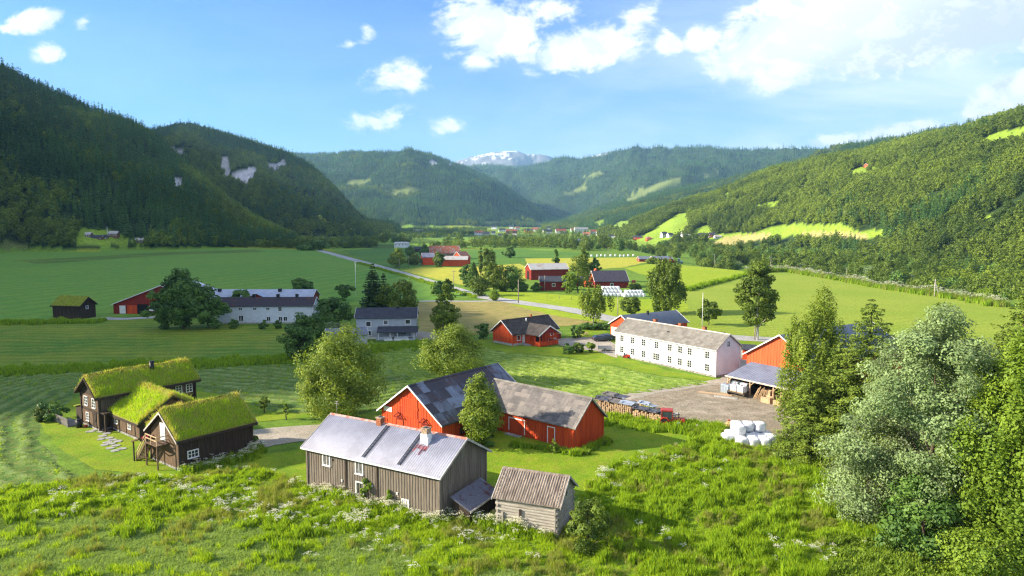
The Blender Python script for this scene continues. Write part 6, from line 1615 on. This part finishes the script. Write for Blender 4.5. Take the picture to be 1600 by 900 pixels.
def far_mass():
    P = []; I = []
    def add(poly, n, z=0, con=.2, gate=.0):
        px = rng.uniform(min(p[0] for p in poly), max(p[0] for p in poly), n * 3)
        # even density on the ground rather than in the picture
        ymin, ymax = min(p[1] for p in poly), max(p[1] for p in poly)
        u = rng.random(n * 3); inv = 1 / np.sqrt(1 / (ymax - HY) ** 2 + u * (1 / (ymin - HY) ** 2 - 1 / (ymax - HY) ** 2)); py = HY + inv
        k = inpoly(px, py, poly); px, py = px[k][:n], py[k][:n]
        d = np.array([pix_dir(a, b) for a, b in zip(px, py)]); t = (z - CH) / d[:, 2]
        x, y = d[:, 0] * t, d[:, 1] * t; zz, lid = terrain(x, y); g = (fbm(x / 70, y / 45, 401, 3) > gate) & (patch_id(x, y, zz) == 0) & (patch_id(x, y, zz + 6) == 0)
        P.append(np.stack([x, y, zz - .2], 1)[g]); I.append(np.where(rng.random(len(x)) < con, rng.integers(3, 6, len(x)), rng.integers(0, 3, len(x)))[g])
    add([(1080, 404), (1300, 400), (1500, 410), (1660, 425), (1660, 465), (1500, 448), (1350, 424), (1200, 412), (1100, 410)], 700, -6, .08, .36)
    add([(1000, 388), (1200, 385), (1420, 388), (1660, 400), (1660, 430), (1400, 405), (1200, 396), (1000, 396)], 1100, -5, .12, .40)
    add([(640, 384), (760, 378), (900, 382), (1000, 384), (1000, 391), (800, 388), (690, 389)], 500, 0, .2, .45)
    add([(700, 376), (1000, 372), (1060, 374), (1060, 380), (900, 383), (700, 381)], 500, 0, .25, .56)
    add([(590, 376), (700, 372), (760, 366), (760, 360), (600, 362)], 2600, 0, .4, .46)
    add([(760, 374), (960, 378), (1000, 366), (960, 359), (860, 360), (760, 362)], 1100, 0, .2, .64)
    add([(0, 384), (120, 384), (300, 386), (500, 389), (590, 387), (590, 379), (400, 382), (200, 380), (0, 379)], 1400, 0, .15, .2)
    P_, I_ = np.concatenate(P), np.concatenate(I); n = len(P_)
    s = .75 * (.6 + .7 * rng.random(n))
    scatter('distant_trees', P_, FOREST, I_, rng.uniform(0, 6.28, n), np.stack([s * 1.15, s * 1.15, s], 1), label='distant hedgerows and copses scattered over the valley floor', cat='trees')
far_mass()

# rock crops out of a few gaps in the left mountain; nothing else grows there
# ------------------------------------------------------------------ farm things
M_WRAP = mat('bale_wrap_white', (0.82, 0.82, 0.84), 0.35, 0.04, 3, bump=0.03, bscale=6, spec=.5)
M_STRAW = mat('straw', (0.50, 0.38, 0.16), 0.95, 0.3, 5, bump=.05)
M_LOG = mat('split_wood', (0.62, 0.44, 0.27), 0.9, 0.35, 3, col2=(0.38, 0.25, 0.15), stretch=(1, 1, 3), bump=.04)
M_TARP = mat('tarp_greyblue', (0.40, 0.45, 0.52), 0.6, 0.2, 1.5)
M_TARPD = mat('tarp_dark', (0.10, 0.10, 0.12), 0.6, 0.3, 1.5)
M_TRED = mat('tractor_red', (0.45, 0.04, 0.02), 0.45, 0.15, 3, spec=.5)
M_RUBBER = mat('rubber_black', (0.02, 0.02, 0.02), 0.85, 0.2, 5)
M_GLASS = mat('cab_glass', (0.05, 0.07, 0.08), 0.08, 0.1, 2, spec=.9)
M_BLUET = mat('tank_bluegrey', (0.30, 0.36, 0.42), 0.5, 0.1, 3)
M_IBC = mat('tank_white', (0.70, 0.74, 0.80), 0.45, 0.08, 3)
M_POLE = mat('pole_timber', (0.34, 0.29, 0.23), 0.9, 0.2, 2)
M_CARB = mat('car_paint_dark', (0.035, 0.042, 0.060), 0.25, 0.1, 1, spec=.8)
M_GALV = mat('galvanised', (0.45, 0.46, 0.48), 0.4, 0.1, 4, metal=.6)

def bale_mesh(r=.62, w=1.2):
    """a wrapped round bale lying on its side or standing: barrel with rounded, slightly slack ends"""
    mb = MB(); n = 20; prof = [(0.0, -w / 2 - .0), (r * .55, -w / 2 - .02), (r * .88, -w / 2 + .03), (r * .99, -w / 2 + .14), (r * 1.02, -w / 6), (r * 1.02, w / 6), (r * .99, w / 2 - .14), (r * .88, w / 2 - .03), (r * .55, w / 2 + .02), (0, w / 2)]
    for j, (a, z) in enumerate(prof):
        for i in range(n):
            t = 6.2832 * i / n; q = a * (1 + .02 * math.sin(5 * t + j)) / (abs(math.cos(t)) ** 4 + abs(math.sin(t)) ** 4) ** .25; mb.v.append((q * math.cos(t), q * math.sin(t), z + w / 2))
    for j in range(len(prof) - 1):
        for i in range(n):
            k = (i + 1) % n; mb.f.append((j * n + i, j * n + k, j * n + n + k, j * n + n + i)); mb.m.append(0); mb.sm.append(True)
    return mb
BM = bale_mesh().build('wrapped_bale', M_WRAP); COL.objects.unlink(BM); BMESH = BM.data
def bale(p, label, group, rx=0.0, rz=0.0, s=1.0, name='wrapped_bale', me=None):
    o = link_mesh(name, me or BMESH); o.location = p; o.rotation_euler = (rx, 0, rz); o.scale = (s, s, s); return tag(o, label, 'bale', group)
# the near stack: three rows below, two on top
c = G(1167, 697); ux = Vector((1, -.08, 0)).normalized(); uy = Vector((.08, 1, 0))
k = 0
for row_, (y, xs, z) in enumerate(((0, (-.75, .7, 2.1), 0), (1.5, (-2.3, -.8, .7, 2.2, 3.3), 0), (3.0, (-1.5, 0, 1.5, 2.9), 0), (1.55, (-.7,), 1.22), (3.0, (-.75, .75, 2.2), 1.22))):
    for i, x in enumerate(xs):
        where = ['in the front row on the grass', 'in the middle row on the grass', 'in the back row on the grass', 'alone on the second layer in front', 'on the second layer behind'][row_]
        pos = '' if len(xs) == 1 else ', left end' if i == 0 else ', right end' if i == len(xs) - 1 else ', number %s from the left' % ['one', 'two', 'three', 'four'][i]
        o = bale(c + ux * x + uy * y + Vector((rnd.uniform(-.05, .05), -.3, z)), 'white wrapped bale %s%s' % (where, pos), 'white wrapped bales in the near stack', 0, rnd.uniform(-.12, .12)); o.scale = (1.17, 1.17, 1.04)
# two heaps by the middle farm, wrapped in white
for (cx, cy, nx, ny, nz, where) in ((957, 463, 7, 3, 3, 'in the left heap before the broad dark roofed shed'), (994, 464, 6, 3, 2, 'in the right heap behind the weeping birches')):
    g = G(cx, cy)
    for z in range(nz):
        for j in range(ny - (z > 0)):
            for i in range(nx - z):
                if j and z < nz - 1 and rnd.random() < .2: continue
                bale(g + Vector(((i - (nx - z) / 2) * 1.4 + rnd.uniform(-.1, .1), j * 1.4 + z * .5, z * 1.2)), 'white wrapped bale ' + where, 'wrapped bales ' + where, 0, rnd.random() * 6, 1.1)
for i in range(11):
    g = G(918 + i * 7.2 + rnd.uniform(-1, 1), 400.6 + rnd.uniform(-.4, .6)); bale(g, 'white bale in the row along the yellow field edge', 'bales along the yellow field edge', 0, 0, 1.3)
# straw roll in the grass
o = bale(G(1134, 672) + Vector((0, 0, .62)), 'straw coloured round bale lying in the grass left of the white bales', None, math.pi / 2, 1.35, 1.0, 'straw_bale')
me = BMESH.copy(); me.materials.clear(); me.materials.append(M_STRAW); o.data = me; o.scale = (1, 1, 2.2)
o = bale(G(800, 806) + Vector((0, 0, .5)), 'small straw coloured bale behind the log storehouse corner', None, math.pi / 2, .3, .55, 'straw_bale'); o.data = me; o.location = G(772, 806) + Vector((0, 0, .35))

# firewood: long stacks of split logs under scraps of tin and tarpaulin
def woodpile(name, label, a, b, w, hgt, cover, seed=0):
    rg = random.Random(seed); d = (b - a); ang = math.atan2(d.y, d.x); L = d.length
    r = empty(name, a, ang, label, 'woodpile'); mb = MB()
    nx = int(L / .34); nz = int(hgt / .27)
    for i in range(nx):
        top = nz - rg.choice((0, 0, 1)) - (1 if i in (0, nx - 1) else 0)
        for k in range(top):
            x = .17 + i * .34 + rg.uniform(-.05, .05); z = .1 + k * .27 + rg.uniform(-.03, .03); rr = rg.uniform(.12, .17)
            mb.tube((x, -rg.uniform(0, .16), z), (x + rg.uniform(-.05, .05), w + rg.uniform(0, .15), z), rr, rr * .95, 6)
    st = mb.build('logs', M_LOG, r); tag(st, kind=None)
    n = max(2, int(L / 1.8))
    for i in range(n):
        cb = MB(); x0 = L * i / n - .1; x1 = L * (i + 1) / n + .15; z = hgt + .1; M = Matrix.Translation((0, 0, z)) @ Matrix.Rotation(rg.uniform(-.1, .1), 4, 'X') @ Matrix.Rotation(rg.uniform(-.08, .08), 4, 'Y')
        cb.box(x0, x1, -.25, w + .3, 0, .05, 0, M)
        for q in range(3): cb.box(x0 + .1, x0 + .5, -.1 + q * w / 3, .15 + q * w / 3, .06, .2, 0, M @ Matrix.Rotation(rg.uniform(-.3, .3), 4, 'Z'))
        cb.build('cover_sheet', rg.choice(cover), r)
    return r
woodpile('woodpile', 'long woodpile under dark and grey sheets at the left side of the dirt yard', G(930, 646), G(986, 655), 1.3, 2.2, (M_TARPD, M_TILE, M_TARP), 1)
woodpile('woodpile', 'higher woodpile under grey sheets behind the first long woodpile', G(940, 634), G(975, 641), 1.4, 1.8, (M_TILE, M_TARPD), 2)
woodpile('woodpile', 'low woodpile in rusty sheets leading towards the tractor', G(988, 656), G(1046, 668), 1.3, 1.7, (M_TARPD, M_TARPD, M_TINRUST), 3)
woodpile('woodpile', 'woodpile under a pale blue tarpaulin in the middle of the yard edge', G(996, 641), G(1020, 646), 1.2, 1.1, (M_TARP,), 4)
def planks(label, px, py, L, ang, n=8, m=M_NEWWOOD, h0=0):
    mb = MB(); rg = random.Random(int(px))
    for i in range(n): q = Matrix.Rotation(R(ang + rg.uniform(-3, 3)), 4, 'Z'); mb.box(-L / 2 + rg.uniform(-.3, .3), L / 2, (i % 4) * .22 - .4, (i % 4) * .22 - .22, h0 + (i // 4) * .08, h0 + (i // 4) * .08 + .07, 0, q)
    o = mb.build('plank_pile', m, None, G(px, py)); tag(o, label, 'planks'); return o
planks('fresh planks lying flat on the dirt left of the open shed', 1118, 616, 5.5, -28, 8); planks('grey planks near the front post of the open shed', 1135, 622, 3.5, -30, 8, M_EDGE)
planks('grey boards laid over the woodpiles in front of the tractor', 1045, 660, 3.2, 20, 12, M_EDGE, 1.0); planks('long pale boards behind the blue tarpaulin woodpile', 985, 634, 4, -10, 8, M_NEWWOOD, .6)

def wheel(parent, x, y, z, r, w, rim=M_TRED):
    t = MB(); n = 22
    for (ra, rb) in ((r, r * .58),):
        b = len(t.v)
        prof = [(rb, -w / 2), (ra * .93, -w / 2), (ra, -w / 3), (ra, w / 3), (ra * .93, w / 2), (rb, w / 2)]
        for i in range(n):
            a = 6.2832 * i / n
            for (q, yy) in prof: t.v.append((q * math.cos(a), yy, q * math.sin(a)))
        m = len(prof)
        for i in range(n):
            j = (i + 1) % n
            for k in range(m):
                l = (k + 1) % m; t.f.append((b + i * m + k, b + i * m + l, b + j * m + l, b + j * m + k)); t.m.append(0); t.sm.append(False)
    o = t.build('wheel', M_RUBBER, parent); o.location = (x, y, z)
    k = MB(); k.tube((0, -w * .32, 0), (0, w * .32, 0), r * .6, n=16); k.tube((0, -w * .42, 0), (0, w * .42, 0), r * .18, n=8); k.build('rim', rim, o); return o
# tractor, seen from its left front, facing right
t = empty('tractor', G(1046, 668), R(-12), 'old red tractor with a cab parked at the end of the woodpiles', 'tractor')
b = MB(); b.prism([(-.42, .75), (.42, .75), (.42, 1.35), (.34, 1.48), (-.34, 1.48), (-.42, 1.35)], .35, 2.05); b.box(2.0, 2.12, -.38, .38, .7, 1.4); b.box(-1.0, .4, -.5, .5, .6, 1.15); b.build('bonnet', M_TRED, t)
b = MB(); b.box(2.12, 2.15, -.3, .3, .8, 1.3); b.build('grille', M_BLACK, t)
cab = MB(); cab.prism([(-1.25, 2.45), (.45, 2.45), (.38, 2.62), (-1.15, 2.62)], -.72, .72, axis='y')
for x, y in ((-1.1, -.66), (-1.1, .66), (.35, -.66), (.35, .66)): cab.bar((x, y, 1.1), (x * .97, y, 2.5), .09)
cab.box(-1.15, .4, -.7, -.62, 1.0, 1.35); cab.box(-1.15, .4, .62, .7, 1.0, 1.35); co = cab.build('cab', M_TRED, t)
for nm, (x0, x1, y0, y1) in (('cab_window', (-1.05, .3, -.665, -.655)), ('cab_window', (-1.05, .3, .655, .665)), ('cab_window', (.36, .37, -.6, .6)), ('cab_window', (-1.12, -1.11, -.6, .6))):
    b = MB(); b.box(x0, x1, y0, y1, 1.36, 2.42); b.build(nm, M_GLASS, co)
for s_ in (-1, 1):
    b = MB(); pr = [(-1.35, .9), (-1.25, 1.45), (-.85, 1.68), (-.3, 1.6), (-.02, 1.2), (-.12, 1.18), (-.4, 1.5), (-.85, 1.58), (-1.17, 1.4), (-1.27, .9)]
    b.prism(pr[::-1], s_ * .9 - .2, s_ * .9 + .2, axis='y'); b.build('mudguard', M_TRED, t)
    wheel(t, -.7, s_ * .88, .75, .75, .42); wheel(t, 1.6, s_ * .78, .42, .42, .26)
b = MB(); b.tube((1.2, -.25, 1.45), (1.2, -.25, 2.3), .045, n=8); b.build('exhaust_pipe', M_BLACK, t)
# rusty hay tedder beside it
hr = empty('hay_rake', G(1022, 654), R(10), 'red rusty hay rake standing between the woodpiles and the tractor', 'hay rake')
b = MB(); b.bar((-1.8, 0, 1.1), (1.8, 0, 1.1), .12); b.bar((-1.5, .5, .9), (1.5, .5, .9), .1); b.bar((0, 0, 1.1), (1.6, 1.0, .8), .1)
for x in (-1.4, -.5, .5, 1.4): b.bar((x, 0, 1.1), (x, .5, .5), .07); b.bar((x, -.2, 1.7), (x, 0, 1.1), .06)
b.build('frame', M_RUSTBARE, hr)
for x in (-1.2, 0, 1.2):
    b = MB(); b.tube((0, 0, -.05), (0, 0, .05), .3, n=12)
    for i in range(10): a = i * .628; b.bar((0, 0, 0), (.75 * math.cos(a), .75 * math.sin(a), -.12), .035)
    o = b.build('tine_wheel', M_RUSTBARE, hr); o.location = (x, .3, .55); o.rotation_euler = (R(35), 0, 0)
# little things of the yard
def post(label, px, py, h, m, w=.25, name='bollard', cat='post'):
    b = MB(); b.prism([(-w / 2, 0), (w / 2, 0), (w / 2, h), (w * .3, h + .08), (-w * .3, h + .08), (-w / 2, h)], -w / 2, w / 2); b.box(-w / 2 - .03, w / 2 + .03, -w / 2 - .03, w / 2 + .03, 0, .1)
    o = b.build(name, m, None, G(px, py)); tag(o, label, cat)
post('green grey steel post at the end of the woodpiles', 1060, 673, 1.1, mat('paint_greengrey', (.22, .32, .30), .7), .32); post('pale pink post in the grass right of the tractor', 1089, 674, .85, mat('paint_pale', (.60, .48, .42), .8), .26); post('small red marker behind the straw bale', 1139, 664, .7, M_TRED, .3)
# tanks, crates and timber at the open shed
p0, a2 = OS
def osp(x, y, z=0): return Vector((p0.x + math.cos(a2) * x - math.sin(a2) * y, p0.y + math.sin(a2) * x + math.cos(a2) * y, z))
def tank(label, x, y, z, m, s=1.0):
    r = empty('plastic_tank', osp(x, y, z), a2, label, 'tank', 'tanks in front of the open shed'); b = MB()
    b.prism([(-.5 * s, .16), (-.44 * s, .12), (.44 * s, .12), (.5 * s, .16), (.5 * s, 1.05 * s), (.42 * s, 1.13 * s), (-.42 * s, 1.13 * s), (-.5 * s, 1.05 * s)], -.58 * s, .58 * s); b.build('body', m, r)
    b = MB()
    for q in (-.5, -.17, .17, .5):
        b.bar((q * 1.2 * s, -.53 * s, .1), (q * 1.2 * s, -.53 * s, 1.1 * s), .03); b.bar((q * 1.2 * s, .53 * s, .1), (q * 1.2 * s, .53 * s, 1.1 * s), .03)
    for z_ in (.3, .6, .9): b.bar((-.61 * s, -.54 * s, z_ * s), (.61 * s, -.54 * s, z_ * s), .03); b.bar((-.61 * s, .54 * s, z_ * s), (.61 * s, .54 * s, z_ * s), .03)
    b.build('cage', M_GALV, r); b = MB(); b.box(-.6 * s, .6 * s, -.52 * s, .52 * s, 0, .11); b.build('pallet', M_NEWWOOD, r); b = MB(); b.tube((0, 0, 1.13 * s), (0, 0, 1.2 * s), .14, n=10); b.build('lid', M_TRED, r)
tank('blue grey tank at the left post of the open shed', .5, -.9, 0, M_BLUET, 1.35); tank('white tank on the trailer bed, left of two', 2.3, -1.2, .75, M_IBC); tank('white blue tank on the trailer bed, right of two', 3.7, -1.2, .75, M_IBC); tank('white tank standing under the shed roof behind the trailer', 2.8, .9, .6, M_IBC, 1.15)
tank('blue grey tank under the left end of the shed roof', .9, 1.0, .5, M_BLUET, 1.2)
b = MB(); b.box(1.3, 4.6, -1.9, -.5, .55, .75)
for x in (1.3, 4.5): b.box(x, x + .1, -1.9, -.5, .2, .55)
o = b.build('flat_trailer', M_TILEBRN); o.location = osp(0, 0); o.rotation_euler = (0, 0, a2); tag(o, 'brown flat trailer bed carrying two white tanks', 'trailer')
def crate(label, x, y, sx, sy, sz, z=0):
    b = MB()
    for k in range(int(sz / .17)):
        for yy in (-sy / 2, sy / 2 - .03): b.box(-sx / 2, sx / 2, yy, yy + .03, k * .17 + .02, k * .17 + .15)
        for xx in (-sx / 2, sx / 2 - .03): b.box(xx, xx + .03, -sy / 2, sy / 2, k * .17 + .02, k * .17 + .15)
    b.box(-sx / 2 + .04, sx / 2 - .04, -sy / 2 + .04, sy / 2 - .04, 0, sz * .7)
    o = b.build('wooden_crate', M_NEWWOOD, None, osp(x, y, z), a2); tag(o, label, 'crate')
crate('large wooden crate right of the middle shed post', 8.4, -.9, 1.7, 1.2, 1.1); crate('smaller wooden crate beyond the large crate', 10.4, -.8, 1.4, 1.1, .9); crate('wooden crate under the shed roof behind the middle post', 7.0, 1.4, 1.4, 1.2, 1.6); crate('pallet box deep inside the open shed', 9.8, 2.6, 2.0, 1.5, 1.9)
b = MB()
for i in range(7): b.bar((5.4 + i * .18, -.4 + .1 * i, 0), (5.7 + i * .22, .5, 1.6 + .2 * (i % 3)), .09)
o = b.build('leaning_timber', M_NEWWOOD, None, osp(0, 0), a2); tag(o, 'timber lengths leaning at the middle post of the open shed', 'timber')

# car, trailer, ride-on mower
car = empty('parked_car', G(940, 533), R(12), 'dark estate car parked beside the long white farmhouse', 'car')
b = MB(); sec = [(-2.2, .35), (2.15, .35), (2.25, .6), (2.1, .85), (1.25, 1.0), (.55, 1.42), (-1.5, 1.46), (-2.15, 1.0), (-2.25, .7)]
for sg, w0, w1 in ((1, .88, .70),):
    n = len(sec); base = len(b.v)
    for y in (-1, 1):
        for (x, z) in sec: b.v.append((x, y * (w0 if z < 1.05 else w1), z))
    for i in range(n):
        j = (i + 1) % n; b.f.append((base + i, base + j, base + n + j, base + n + i)); b.m.append(0); b.sm.append(False)
    b.f.append(tuple(range(base, base + n))); b.f.append(tuple(range(base + n, base + 2 * n))[::-1]); b.m += [0, 0]; b.sm += [False, False]
bo = b.build('body', M_CARB, car)
for s_ in (-1, 1):
    b = MB(); y = s_ * .80; b.face([(1.05, s_ * .865, 1.03), (.5, s_ * .74, 1.38), (-1.4, s_ * .74, 1.40), (-1.85, s_ * .865, 1.03)][::s_]); b.build('side_window', M_GLASS, car)
    for x in (-1.4, 1.4): wheel(car, x, s_ * .8, .33, .33, .22, M_GALV)
    b = MB(); b.box(2.18, 2.27, s_ * .7 - .16, s_ * .7 + .16, .62, .78); b.build('headlight', M_IBC, car)
    b = MB(); b.box(-2.28, -2.2, s_ * .7 - .1, s_ * .7 + .1, .8, 1.0); b.build('tail_light', M_TRED, car)
b = MB(); b.face([(1.27, -.72, 1.03), (1.27, .72, 1.03), (.6, .62, 1.42), (.6, -.62, 1.42)]); b.build('windscreen', M_GLASS, car)
b = MB()
for s_ in (-1, 1): b.bar((-1.3, s_ * .6, 1.5), (.4, s_ * .6, 1.5), .04)
b.build('roof_rail', M_GALV, car)
car2 = copy_tree(car, G(950, 531), R(22), None, 'second dark car half hidden behind the estate car')
tr = empty('car_trailer', G(945, 548), R(-4), 'grey box trailer parked in front of the estate car', 'trailer')
b = MB(); b.box(-1.6, 1.6, -.75, -.7, .5, 1.0); b.box(-1.6, 1.6, .7, .75, .5, 1.0); b.box(-1.6, -1.55, -.7, .7, .5, 1.0); b.box(1.55, 1.6, -.7, .7, .5, 1.0); b.box(-1.6, 1.6, -.75, .75, .45, .5); b.build('box', M_GALV, tr)
b = MB(); b.bar((1.6, 0, .5), (2.9, 0, .5), .09); b.build('drawbar', M_GALV, tr)
for s_ in (-1, 1): wheel(tr, 0, s_ * .9, .33, .33, .2, M_GALV)
mw = empty('ride_on_mower', G(980, 559), R(-30), 'small red ride-on mower at the foot of the white farmhouse wall', 'mower')
b = MB(); b.prism([(-.3, .35), (.3, .35), (.3, .7), (.2, .8), (-.2, .8), (-.3, .7)], .1, .95); b.box(-.8, .1, -.35, .35, .3, .5); b.box(-.5, .3, -.55, .55, .12, .3); b.build('body', M_TRED, mw)
b = MB(); b.box(-.6, -.2, -.22, .22, .5, .62); b.box(-.68, -.58, -.22, .22, .55, 1.0); b.build('seat', M_BLACK, mw); b = MB(); b.bar((.2, 0, .7), (-.02, 0, 1.05), .04); b.tube((-.04, 0, 1.03), (-.02, 0, 1.07), .18, n=12); b.build('steering_wheel', M_BLACK, mw)
for x, y, r_ in ((-.55, -.45, .26), (-.55, .45, .26), (.65, -.4, .19), (.65, .4, .19)): wheel(mw, x, y, r_, r_, .18)

# poles
def pole(name, label, px, base, top, r_=.09, m=M_POLE, arm=False, cat='pole', guy=False, knob=False, hitg=False):
    g = hit(px, base) if hitg else G(px, base); H = CH - g.z - (top - HY) * g.y / F
    r = empty(name, g, 0, label, cat); b = MB(); b.tube((0, 0, -.3), (0, 0, H), r_, r_ * .7, 8); b.build('shaft', m, r)
    if arm:
        b = MB(); b.bar((-.9, 0, H - .5), (.9, 0, H - .5), .12); b.build('crossarm', M_POLE, r)
        for x in (-.8, 0, .8): b = MB(); b.tube((x, 0, H - .44), (x, 0, H - .22), .05, n=6); b.build('insulator', M_WHITE, r)
    if guy: b = MB(); b.bar((0, 0, H * .85), (1.6, -.3, 0), .22); b.build('brace', m, r)
    if knob: b = MB(); b.tube((0, 0, H), (0, 0, H + .16), .12, .02, 8); b.build('finial', m, r)
    return r
pole('flagpole', 'tall white flagpole in the crop field edge behind the blue grey house', 556, 464, 409, .09, M_WHITE, cat='flagpole', knob=True)
pole('flagpole', 'tall white flagpole behind the long white farmhouse', 1097, 516, 458, .09, M_WHITE, cat='flagpole', knob=True)
pole('flagpole', 'white flagpole beside the dark house at the forest edge', 168, 371, 354, .25, M_WHITE, cat='flagpole', knob=True, hitg=True)
for lb, px, b_, t_, arm in (('stout bare timber pole at the roadside below the low dark red shed', 810, 474, 437, False), ('thin timber pole left of the road near the small dark trees', 709, 455, 422, True), ('timber pole at the small weeping birch', 965, 497, 463, False), ('timber pole in front of the low dark red shed', 851, 455, 430, False),
        ('power pole at the foot of the tall lone birch', 1179, 531, 500, False), ('power pole at the edge of the big hay field near the river trees', 1322, 440, 419, True), ('power pole at the end of the lime green field', 1116, 420, 396, True), ('power pole in front of the dark wood strip', 1204, 425, 401, True),
        ('power pole near the row of white bales', 950, 403, 386, True), ('power pole left of the far golden round tree', 624, 420, 404, False), ('power pole between the golden tree and the far small red barn', 638, 418, 399, True), ('short white post on the river side of the road', 790, 444, 433, False)):
    pole('power_pole', lb, px, b_, t_, .16 if px != 810 else .2, M_POLE, arm, 'power pole')
pole('braced_pole', 'pale braced power pole at the right end of the big hay field', 1460, 464, 436, .2, M_EDGE, True, 'power pole', guy=True)
for i, (px, py) in enumerate(((783, 462), (800, 463), (818, 464), (836, 465), (855, 466), (874, 467), (893, 469), (912, 471), (930, 474))):
    post('thin fence post in the row along the pasture beyond the road', px, py, 1.1, M_POLE, .12, 'fence_post', 'fence post')
for o in [q for q in COL.objects if q.name.startswith('fence_post')]: o['group'] = 'fence posts along the road'
# garden things
b = MB(); b.tube((0, 0, 0), (0, 0, 1.15), .38, .42, 12); b.tube((0, 0, 1.15), (0, 0, 1.25), .45, .3, 12); o = b.build('rubbish_bin', M_BLACK, None, G(124, 668)); tag(o, 'black round bin at the corner of the main turf house', 'bin')
b = MB(); b.tube((0, 0, 0), (0, 0, .35), .24, .3, 10); b.tube((0, 0, .35), (0, 0, .42), .18, .1, 8); o = b.build('clay_pot', M_RUSTBARE, None, G(134, 668)); tag(o, 'small round orange pot beside the black bin', 'pot')
r = empty('flower_basket', PORCH, 0, 'pink flowers hanging on the storehouse porch rail', 'flowers')
b = MB(); b.tube((0, 0, 0), (0, 0, .2), .16, .22, 10); b.build('basket', M_TARLIT, r)
M_PINK = leaf_mat('petals_pink', (.55, .03, .16), (.75, .12, .30), .3)
link_mesh('flowers', crown_mesh('flowers', M_PINK, .15, .55, .35, 12, 20, .05, 5), r)
M_FLAG = mat('flagstone', (.36, .35, .32), .9, .15, 3)
stones = [(150, 672), (158, 675), (167, 678), (160, 682), (170, 685), (158, 687), (168, 692), (163, 696), (174, 694), (172, 701), (182, 697), (180, 705), (190, 702), (185, 690), (176, 688), (141, 675)]
mb = MB()
for px, py in stones:
    g = G(px, py); n = 6; a0 = rnd.random() * 3; top = [(g.x + .62 * math.cos(a0 + i * 1.047) * rnd.uniform(.8, 1.1), g.y + .5 * math.sin(a0 + i * 1.047) * rnd.uniform(.8, 1.1), .11) for i in range(n)]
    mb.face(top)
    for i in range(n): a, b_ = top[i], top[(i + 1) % n]; mb.face([a, (a[0], a[1], 0), (b_[0], b_[1], 0), b_])
o = mb.build('stone_path', M_FLAG); tag(o, kind='structure')
# picnic table behind the bungalow
r = empty('picnic_table', G(913, 524), R(20), 'small wooden picnic table on the lawn behind the red bungalow', 'table')
b = MB(); b.box(-.9, .9, -.35, .35, .7, .75); b.build('table_top', M_NEWWOOD, r)
for s_ in (-1, 1): b = MB(); b.box(-.9, .9, s_ * .65 - .13, s_ * .65 + .13, .42, .46); b.build('bench', M_NEWWOOD, r)
for x in (-.6, .6): b = MB(); b.bar((x, -.7, 0), (x, -.15, .7), .08); b.bar((x, .7, 0), (x, .15, .7), .08); b.bar((x, -.7, .4), (x, .7, .4), .07); b.build('leg', M_NEWWOOD, r)
# red loader and coloured machines at the middle farm
def machine(name, label, px, py, m, s, ang, cat='machine'):
    r = empty(name, G(px, py), R(ang), label, cat); b = MB(); b.prism([(-1.2, .5), (1.3, .5), (1.3, 1.3), (.3, 1.5), (.1, 2.4), (-1.1, 2.4)], -.8, .8, axis='y'); b.build('body', m, r); b = MB(); b.box(-1.0, .12, -.82, -.805, 1.5, 2.25); b.build('cab_window', M_GLASS, r)
    for x, rr in ((-.8, .7), (.95, .5)):
        for q in (-.95, .95): wheel(r, x, q, rr, rr, .35, m)
    r.scale = (s, s, s); return r
machine('farm_loader', 'orange red loader beside the big bright farm tree', 918, 449, M_ORANGE, 1.2, 30)
b = MB(); b.bar((0, 0, 0), (4.5, 1, 6.5), .7, .9); b.bar((3.5, 1, 5.2), (6.2, 1, 3.5), .5, .5); b.build('loader_arm', M_ORANGE, None).parent = [o for o in COL.objects if o.name == 'farm_loader'][0]
machine('red_machine', 'red machine beside the long barn by the river trees', 1050, 411, M_TRED, 1.3, 10); machine('blue_machine', 'blue machine right of the red machine by the river trees', 1062, 412, mat('paint_blue', (.12, .30, .45), .5), 1.4, -10); machine('red_machine', 'red machine between the broad dark roofed shed and the bale heaps', 990, 446, M_TRED, 1.0, 80)
# a glimpse of the river
def river():
    pts = [(1478, 451), (1500, 447), (1540, 450), (1600, 456), (1600, 464), (1560, 464), (1520, 460), (1490, 457)]
    P = [G(a, b, -5.6) for a, b in pts]; me = bpy.data.meshes.new('river_water'); me.from_pydata([tuple(p) for p in P], [], [tuple(range(len(P)))]); me.update()
    if me.polygons[0].normal.z < 0: me.flip_normals()
    m = mat('river_water', (.10, .14, .15), .12, .2, .3, bump=.03, bscale=1.5, spec=.8); o = link_mesh('river_water', me, None, [m]); tag(o, kind='structure')
river()
# ------------------------------------------------------------------ air
def haze():
    mb = MB(); mb.box(-12500, 12500, -1500, 14200, -60, 1330)
    m = bpy.data.materials.new('haze_air'); m.use_nodes = True
    t = NT(m.node_tree); t.n.clear()
    v = t.add('ShaderNodeVolumePrincipled'); v.inputs['Color'].default_value = (0.35, 0.68, 1.0, 1)
    v.inputs['Density'].default_value = HAZE_D; v.inputs['Anisotropy'].default_value = 0.1
    o = t.add('ShaderNodeOutputMaterial'); t.link(v.outputs[0], o.inputs['Volume'])
    ob = mb.build('haze', m); tag(ob, kind='stuff', label='thin blue haze over the whole valley')
HAZE_D = 6.2e-5
haze()
